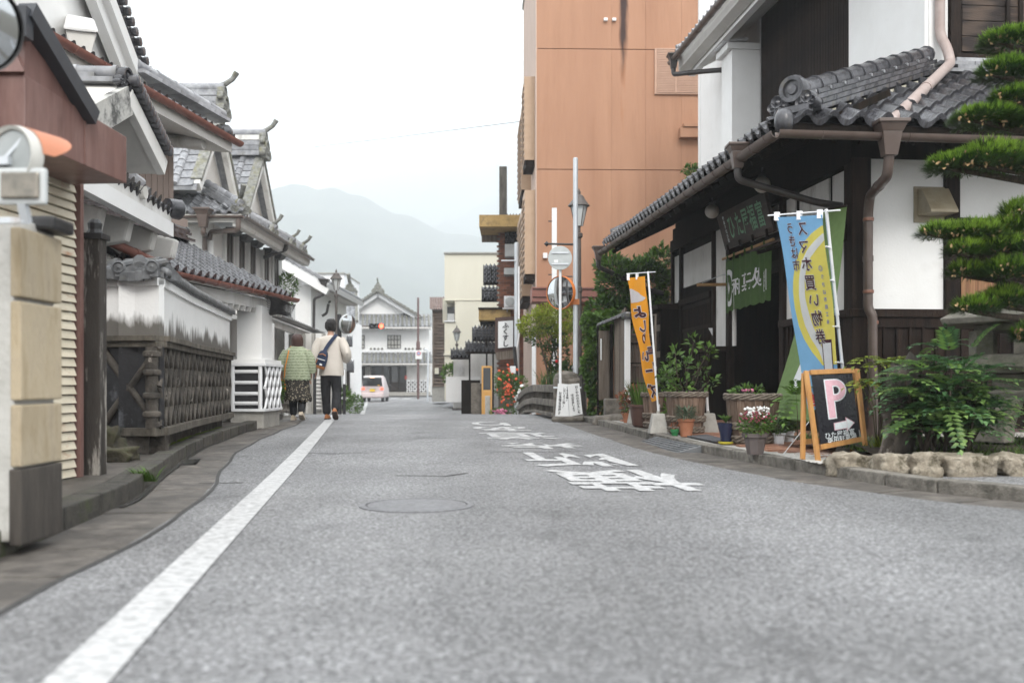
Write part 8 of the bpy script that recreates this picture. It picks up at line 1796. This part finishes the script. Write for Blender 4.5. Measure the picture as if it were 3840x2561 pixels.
c, h = pot('plant_pot', 2530, 1630, 11.35, [(.032, 0), (.042, .05), (.05, .055), (.05, .085)], mat('green_plastic', (.02, .16, .05), rough=.5), 'tiny pot with a green rim beside the terracotta pot'); t_ = plant('seedling', 'tiny reddish seedling in the green-rimmed pot', 'plant', c + Vector((0, 0, h))); bush(t_, [(c + Vector((0, 0, h + .03)), .05, .04)], 50, .03, .015, G_red)
c, h = pot('plant_pot', 2722, 1664, 10.1, [(.045, 0), (.055, .02), (.06, .1), (.085, .2), (.088, .215)], M_pbl, 'tall navy-blue glazed pot on a yellow saucer'); t_ = plant('bulb_plant', 'broad-leaved green plant in the navy pot', 'plant', c + Vector((0, 0, h))); lb = LB()
for k in range(22): a = k * 2.4; lb.leaf(c + Vector((0, 0, h)), Vector((math.cos(a) * .8, math.sin(a) * .8, .8)).normalized(), Vector((0, 0, 1)), random.uniform(.09, .14), .035)
lb.build('leaves', G_mid, t_); MB_ = MB().lathe(c + Vector((0, 0, -.003)), [(.055, 0), (.075, .012), (.078, .03), (.07, .03), (.06, .012)], 20).build('saucer', mat('yellow_plastic', (.5, .42, .04), rough=.5), bpy.data.objects['seedling'].parent if False else None, smooth=40, loc=c); tag(MB_, 'yellow saucer under the navy-blue pot', 'saucer')
c, h = pot('plant_pot', 2832, 1697, 8.75, [(.07, 0), (.075, .02), (.1, .15), (.118, .152), (.122, .185)], M_pgr, 'octagonal grey-brown planter full of small red and white flowers', 8); t_ = plant('bedding_flowers', 'mound of small red and white flowers in the octagonal planter', 'plant', c + Vector((0, 0, h))); bush(t_, [(c + Vector((0, 0, h + .06)), .16, .1), (c + Vector((.06, 0, h + .1)), .12, .08)], 900, .035, .016, G_mid)
blooms(t_, [c + Vector((random.gauss(0, .07), random.gauss(-.05, .05), h + .13 + random.uniform(-.05, .06))) for _ in range(70)], .012, M_blm); blooms(t_, [c + Vector((random.gauss(0, .07), random.gauss(-.03, .05), h + .17 + random.uniform(-.03, .06))) for _ in range(50)], .012, M_blw, 'white_blossom')
for px, py, d, lb_ in ((2920, 1660, 10.0, 'small white pot at the end of the planter row'), (2955, 1652, 10.35, 'white pot half hidden under the green screen')):
    c, h = pot('plant_pot', px, py, d, [(.05, 0), (.062, .1), (.07, .105), (.07, .12)], M_pwh, lb_); t_ = plant('clipped_plant', 'dense dark green plant in the ' + lb_, 'plant', c + Vector((0, 0, h))); bush(t_, [(c + Vector((-.03, 0, h + .06)), .13, .08)], 600, .04, .018, G_dark)
c = P(2985, 1470, 9.15); t_ = plant('fresh_sprig', 'fresh light green sprigs in front of the green screen', 'plant', P(2990, 1640, 9.3)); lb = LB()
for k, (dx_, dz_) in enumerate(((-.5, .1), (-.35, .45), (-.1, .6), (-.6, -.3), (-.25, -.2), (.1, .3))): pinnate(lb, c + Vector((0, 0, -.05)), Vector((dx_, -.3, dz_)), .28, 5, .09, .04, .35)
lb.build('leaves', G_ivy, t_); twigs(t_, P(2990, 1650, 9.3), [c], .006, G_stem)
mt_ = tag(MB().hexa([P(2575, 1640, 11.3) * 1, P(2690, 1662, 10.2), P(2722, 1645, 10.6), P(2650, 1630, 11.6)], [p + Vector((0, 0, .012)) for p in (P(2575, 1640, 11.3), P(2690, 1662, 10.2), P(2722, 1645, 10.6), P(2650, 1630, 11.6))]).build('door_mat', mat('grey_mat', (.08, .08, .085), (.13, .13, .14), 60, .95, .4, 120), loc=P(2650, 1650, 10.8)), 'grey door mat on the red terrace tiles', 'mat')
for v in mt_.data.vertices: v.co.z = zg(11) + .083 + (.012 if v.index > 3 else 0) - mt_.location.z
rp = thing('kerb_ramp', 'grey plastic kerb ramp in ribbed sections at the terrace edge', 'ramp', (1.75, 10.4, 0))
for k in range(4):
    y0, y1 = 9.95 + k * .44, 10.37 + k * .44; xa, xb = poly_at(KR, y0), poly_at(KR, y1)
    MB().hexa([Vector((xa - .26, y0, .0)), Vector((xa, y0, .0)), Vector((xb, y1, .0)), Vector((xb - .26, y1, 0))], [Vector((xa - .25, y0, .012)), Vector((xa - .005, y0, .085)), Vector((xb - .005, y1, .085)), Vector((xb - .25, y1, .012))]).build('ramp_section', mat('grey_rubber', (.09, .095, .10), (.14, .145, .15), 9, .6, .2, 60), rp, bevel=.006)
    for j in range(5): a = Vector((xa - .22 + j * .045, y0 + .02, .026 + j * .0134)); b = Vector((xb - .22 + j * .045, y1 - .02, .026 + j * .0134)); MB().beam(a, b, .012, .008).build('ramp_rib', MATS['grey_rubber'], rp)

# ------------------------------------------------------------------ rock garden at the right
bed = MB(); bed.grid(lambda u, v: Vector((2.95 + 3.2 * u - .35 * v * (1 - u), 7.28 + .3 * max(0, 1 - 4 * u) + 2.3 * v, .07 + .12 * ss(v * 3) + .02 * mnoise.noise(Vector((u * 6, v * 6, 0))))), 24, 16)
tag(bed.build('planting_bed', M_earth, smooth=True, fix=False), kind='structure')
for k, (x0, x1, y0, y1, sd_) in enumerate(((3130, 3296, 1712, 1790, 1), (3300, 3412, 1716, 1792, 2), (3416, 3536, 1714, 1790, 3), (3540, 3742, 1712, 1794, 4), (3758, 3900, 1722, 1792, 5))):
    d = 7.45 if k == 0 else 7.1 + .03 * k; c = P((x0 + x1) / 2, (y0 + y1) / 2, d); rock('border_stone', ['long pale border stone nearest the chalkboard', 'second border stone from the chalkboard, roundish', 'third border stone from the chalkboard, under the big shrub', 'largest flat-topped border stone under the big shrub', 'border stone cut by the right edge of the picture', ''][k], 'stone', c + Vector((0, .1, 0)), (x1 - x0) / 2 * d / F * 1.0, .12, .088, M_rock, sd_ * 3.7, 'border stones of the planting bed', amp=.42)
gv = LB(); M_grav = mat('pale_gravel', (.42, .40, .36), (.66, .64, .6), 90, .9, .8, 120)
gm = MB(); gm.grid(lambda u, v: Vector((2.35 + .75 * u - .1 * v, 7.6 + 1.2 * v, .092 + .012 * mnoise.noise(Vector((u * 20, v * 30, 0))))), 30, 40); tag(gm.build('gravel_patch', M_grav, smooth=True, fix=False, kind='stuff'), 'patch of pale gravel under the chalkboard', 'gravel')
lb = LB()
for k in range(5200):
    u, v = random.random(), random.random() ** 1.3; p = Vector((2.95 + 3.0 * u - .3 * v, 7.38 + .25 * max(0, 1 - 4 * u) + 1.7 * v, .13 + .06 * v)); a = random.uniform(0, 6.28); dens = mnoise.noise(Vector((p.x * 1.6, p.y * 1.6, 3)))
    if dens < -.25: continue
    lb.blade(p, Vector((math.cos(a) * .5, math.sin(a) * .5, 1)).normalized(), random.uniform(.05, .12) * (1 + dens), .009, Vector((math.cos(a) * .035, math.sin(a) * .035, -.02)))
tag(lb.build('grass', G_grass, kind='stuff'), 'dark green lawn grass behind the border stones', 'grass')
# standing stone
M_mrock = mat('lichen_stone', (.022, .018, .014), (.11, .09, .072), 5, .9, .7, 25, dirt=(.56, .66, .8), dcol=(.40, .36, .33), dscale=4, stretch=(1, 1, .6))
rock('standing_stone', 'upright lichen-covered stone left of the big shrub', 'rock', P(3375, 1540, 7.9) + Vector((0, 0, -.04)), .125, .11, .36, M_mrock, 8.2, amp=.6).rotation_euler = (0, R(10), .3)
# mahonia
t_ = plant('mahonia_bush', 'big bush with long feathery bluish-green compound leaves behind the border stones', 'shrub', P(3530, 1690, 7.6)); lb1, lb2 = LB(), LB(); stems = []
for k in range(24):
    bx, by = P(3520 + random.uniform(-60, 110), 1650, 7.75 + random.uniform(-.15, .35)).xy; top = Vector((bx + random.uniform(-.22, .22), by + random.uniform(-.2, .1), random.uniform(.45, .98))); stems.append((Vector((bx, by, .15)), top))
    for lvl in (1., .78, .58):
        for j in range(7):
            a = j * 2 * math.pi / 7 + k + lvl * 3; q = Vector((bx, by, .15)) * (1 - lvl) + top * lvl; pinnate(lb1 if (j + k) % 3 else lb2, q, Vector((math.cos(a), math.sin(a), random.uniform(.1, .7))), random.uniform(.22, .34), 6, random.uniform(.07, .10), .038, random.uniform(.2, .5))
for px, py, dx_, dz_ in ((3400, 1420, -1, .15), (3430, 1460, -1, .1), (3420, 1380, -.9, .35), (3560, 1330, -.2, .9), (3640, 1320, .3, .9), (3700, 1430, 1, .2), (3720, 1500, 1, 0), (3450, 1570, -1, -.1), (3560, 1540, -.3, -.4), (3480, 1390, -.7, .4), (3600, 1400, .1, .3), (3660, 1560, .7, -.2)):
    for r_ in range(3): pinnate(lb1 if r_ else lb2, P(px, py, 7.45 + .1 * r_), Vector((dx_ + random.uniform(-.3, .3), -.4, dz_ + random.uniform(-.25, .25))), .3, 7, .085, .032, .25)
lb1.build('foliage', leafmat('mahonia_leaf', (.05, .13, .05), (.12, .23, .085), .3, .35), t_); lb2.build('pale_foliage', leafmat('mahonia_pale', (.12, .22, .05), (.22, .33, .10), .35, .35), t_)
for a, b in stems: MB().tube([a, (a + b) / 2 + rv() * .03, b], [.014, .011, .007], 6).build('stem', M_bark, t_, smooth=True)
t_ = plant('young_nandina', 'young plant with bright yellow-green leaves between chalkboard and standing stone', 'plant', P(3270, 1690, 8.3)); lb = LB(); base = P(3290, 1690, 8.3)
for px, py, ll in ((3245, 1345, .16), (3330, 1350, .16), (3225, 1430, .13), (3290, 1360, .14), (3250, 1440, .12), (3370, 1345, .12)):
    for j in range(5): a = j * 1.3; pinnate(lb, P(px, py, 8.1), Vector((math.cos(a), -.3 + .4 * math.sin(a), .15)), ll, 4, .075, .032, .55)
    MB().tube([base, (base + P(px, py, 8.1)) / 2 + Vector((.03, 0, .05)), P(px, py, 8.1)], .005, 5).build('stem', G_stem, t_, smooth=True)
lb.build('foliage', G_yel, t_)
lb = LB()
for k in range(26): a = random.uniform(-1, 1); lb.blade(P(3290 + random.uniform(-18, 18), 1690, 8.15), Vector((a * .7, -.2, 1)).normalized(), random.uniform(.12, .24), .009, Vector((a * .08, 0, -.05)))
t_ = plant('leaf_tuft', 'tuft of narrow green blades at the foot of the wainscot', 'plant', P(3290, 1692, 8.15)); lb.build('blades', G_yel, t_)
# stone lantern
ln = thing('stone_lantern', 'large weathered stone lantern standing behind the bush under the pine', 'stone lantern', P(3850, 1640, 8.7)); lx_, ly_ = P(3850, 0, 8.7).xy
M_lst = mat('lantern_stone', (.13, .12, .10), (.26, .24, .20), 7, .9, .5, 40, dirt=(.5, .68, .7), dcol=(.07, .085, .035), dscale=4)
def lz(py): return H0 - (py - 1440) * 8.7 / F
def hexr(r, z, sx=1.): return (r, z)
def lbox(name, prof, n=6): return MB().lathe((lx_, ly_, 0), prof, n).build(name, M_lst, ln, bevel=.01)
lbox('cap', [(.74, lz(1218)), (.76, lz(1196)), (.60, lz(1160)), (.32, lz(1120)), (.1, lz(1090))]); lbox('fire_box_floor', [(.5, lz(1400)), (.56, lz(1375)), (.52, lz(1345)), (.48, lz(1330))]); lbox('fire_box_lintel', [(.46, lz(1243)), (.47, lz(1219))])
for k in range(6): a = k * math.pi / 3; MB().box((lx_ + .40 * math.cos(a), ly_ + .40 * math.sin(a), (lz(1330) + lz(1243)) / 2), (.15, .15, lz(1243) - lz(1330) + .01), Matrix.Rotation(a, 3, 'Z')).build('fire_box_post', M_lst, ln, bevel=.008)
lbox('neck', [(.3, lz(1470)), (.32, lz(1402))]); lbox('leg_ring', [(.48, lz(1500)), (.5, lz(1468)), (.44, lz(1462))])
for k in range(4):
    a = k * math.pi / 2 + .6; m_ = MB(); pr_ = [(.44, lz(1490), .19), (.5, lz(1540), .17), (.52, lz(1590), .15), (.56, lz(1650), .16)]
    m_.loft([[Vector((lx_ + r_ * math.cos(a) + w_ * (x * math.cos(a) * .5 - y * math.sin(a)), ly_ + r_ * math.sin(a) + w_ * (x * math.sin(a) * .5 + y * math.cos(a)), z)) for x, y in ((-1, -1), (1, -1), (1, 1), (-1, 1))] for r_, z, w_ in pr_]).build('curved_leg', M_lst, ln, bevel=.02)
# ------------------------------------------------------------------ cloud-pruned pine
pn = plant('pine_tree', 'cloud-pruned pine with flat needle pads reaching in from the right edge', 'tree', P(4030, 1640, 7.9)); tx, ty = P(4030, 0, 7.9).xy
MB().tube([(tx, ty, .1), (tx + .08, ty, .7), (tx - .05, ty, 1.4), (tx + .06, ty, 2.2), (tx - .02, ty, 3.0), (tx, ty, 3.6)], [.13, .12, .1, .085, .06, .03], 10).build('trunk', M_bark, pn, smooth=True)
pads = [(3790, 150, 110, 48, 7.7), (3780, 265, 115, 58, 7.6), (3805, 365, 90, 40, 7.5), (3700, 440, 130, 42, 7.5), (3800, 455, 100, 55, 7.6), (3600, 615, 125, 48, 7.5), (3720, 590, 150, 75, 7.4), (3830, 600, 110, 80, 7.5), (3820, 800, 75, 60, 7.6), (3530, 870, 85, 32, 7.5), (3660, 870, 120, 50, 7.5), (3790, 850, 100, 55, 7.6), (3620, 935, 75, 38, 7.4), (3740, 920, 120, 50, 7.5), (3630, 1015, 75, 42, 7.5), (3780, 1010, 110, 58, 7.4), (3660, 1150, 90, 42, 7.4), (3770, 1120, 110, 60, 7.5), (3850, 1250, 60, 50, 7.5)]
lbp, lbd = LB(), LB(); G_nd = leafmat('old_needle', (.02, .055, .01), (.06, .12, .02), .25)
for px, py, rx, ry, d in pads:
    c = P(px, py, d); ax_, az_ = rx * d / F, ry * d / F
    MB().tube([Vector((tx, ty, c.z - .12)), (Vector((tx, ty, c.z)) + c) / 2 - Vector((0, 0, .08)), c - Vector((0, 0, az_ * .5)), c + Vector((-ax_ * .6, 0, -az_ * .3))], [.035, .03, .02, .008], 6).build('limb', M_bark, pn, smooth=True)
    for _ in range(int(900 * ax_ * ax_ / .06 * .75) + 110):
        q = rv(); q.z = abs(q.z) * 1.2 - .55; p = c + Vector((q.x * ax_, q.y * ax_ * .9, q.z * az_ + .03 * mnoise.noise(Vector((q.x * 5, q.y * 5, px)))))
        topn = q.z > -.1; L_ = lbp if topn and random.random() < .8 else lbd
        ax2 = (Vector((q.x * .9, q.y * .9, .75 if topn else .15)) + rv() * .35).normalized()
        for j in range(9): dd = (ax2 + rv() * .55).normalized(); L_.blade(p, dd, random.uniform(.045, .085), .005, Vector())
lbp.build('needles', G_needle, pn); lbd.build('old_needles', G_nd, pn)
lb = LB()
for k in range(300): px, py, rx, ry, d = random.choice(pads); c = P(px + random.uniform(-rx, rx) * .8, py + random.uniform(-.2, .5) * ry, d - rx * d / F * .6); lb.leaf(c, (rv() + Vector((0, -.5, .3))).normalized(), rv(), .035, .02)
lb.build('dead_tufts', mat('dry_bud', (.30, .19, .09), (.42, .29, .15), 9, .9), pn)
# ------------------------------------------------------------------ weeds on the left kerb
t_ = plant('kerb_weed', 'leafy weed growing from the left kerb near the post', 'weed', P(540, 1800, 6.5)); lb = LB()
for k in range(90): a = random.uniform(0, 6.28); b_ = P(540 + random.uniform(-35, 45), 1805, 6.6); lb.blade(b_, Vector((math.cos(a) * .7, math.sin(a) * .5, 1)).normalized(), random.uniform(.05, .17), .014, Vector((math.cos(a) * .04, 0, -.03)))
lb.build('leaves', G_ivy, t_)
t_ = plant('kerb_weed', 'low yellowish grass tuft below the shutter at the left kerb', 'weed', P(290, 1870, 5.4)); lb = LB()
for k in range(110): a = random.uniform(0, 6.28); b_ = P(300 + random.uniform(-40, 60), 1872, 5.45); lb.blade(b_, Vector((math.cos(a) * 1.3, math.sin(a), .6)).normalized(), random.uniform(.03, .09), .008, Vector((math.cos(a) * .02, 0, -.02)))
lb.build('leaves', G_yel, t_)

wr0 = MB().tube([P(1180, 552, 60), P(1450, 520, 52), P(1990, 452, 31)], .012, 5)
tag(wr0.build('overhead_wire', M_iron, loc=P(1990, 452, 31)), 'thin overhead wire crossing the white sky to the salmon building', 'wire')
finish()
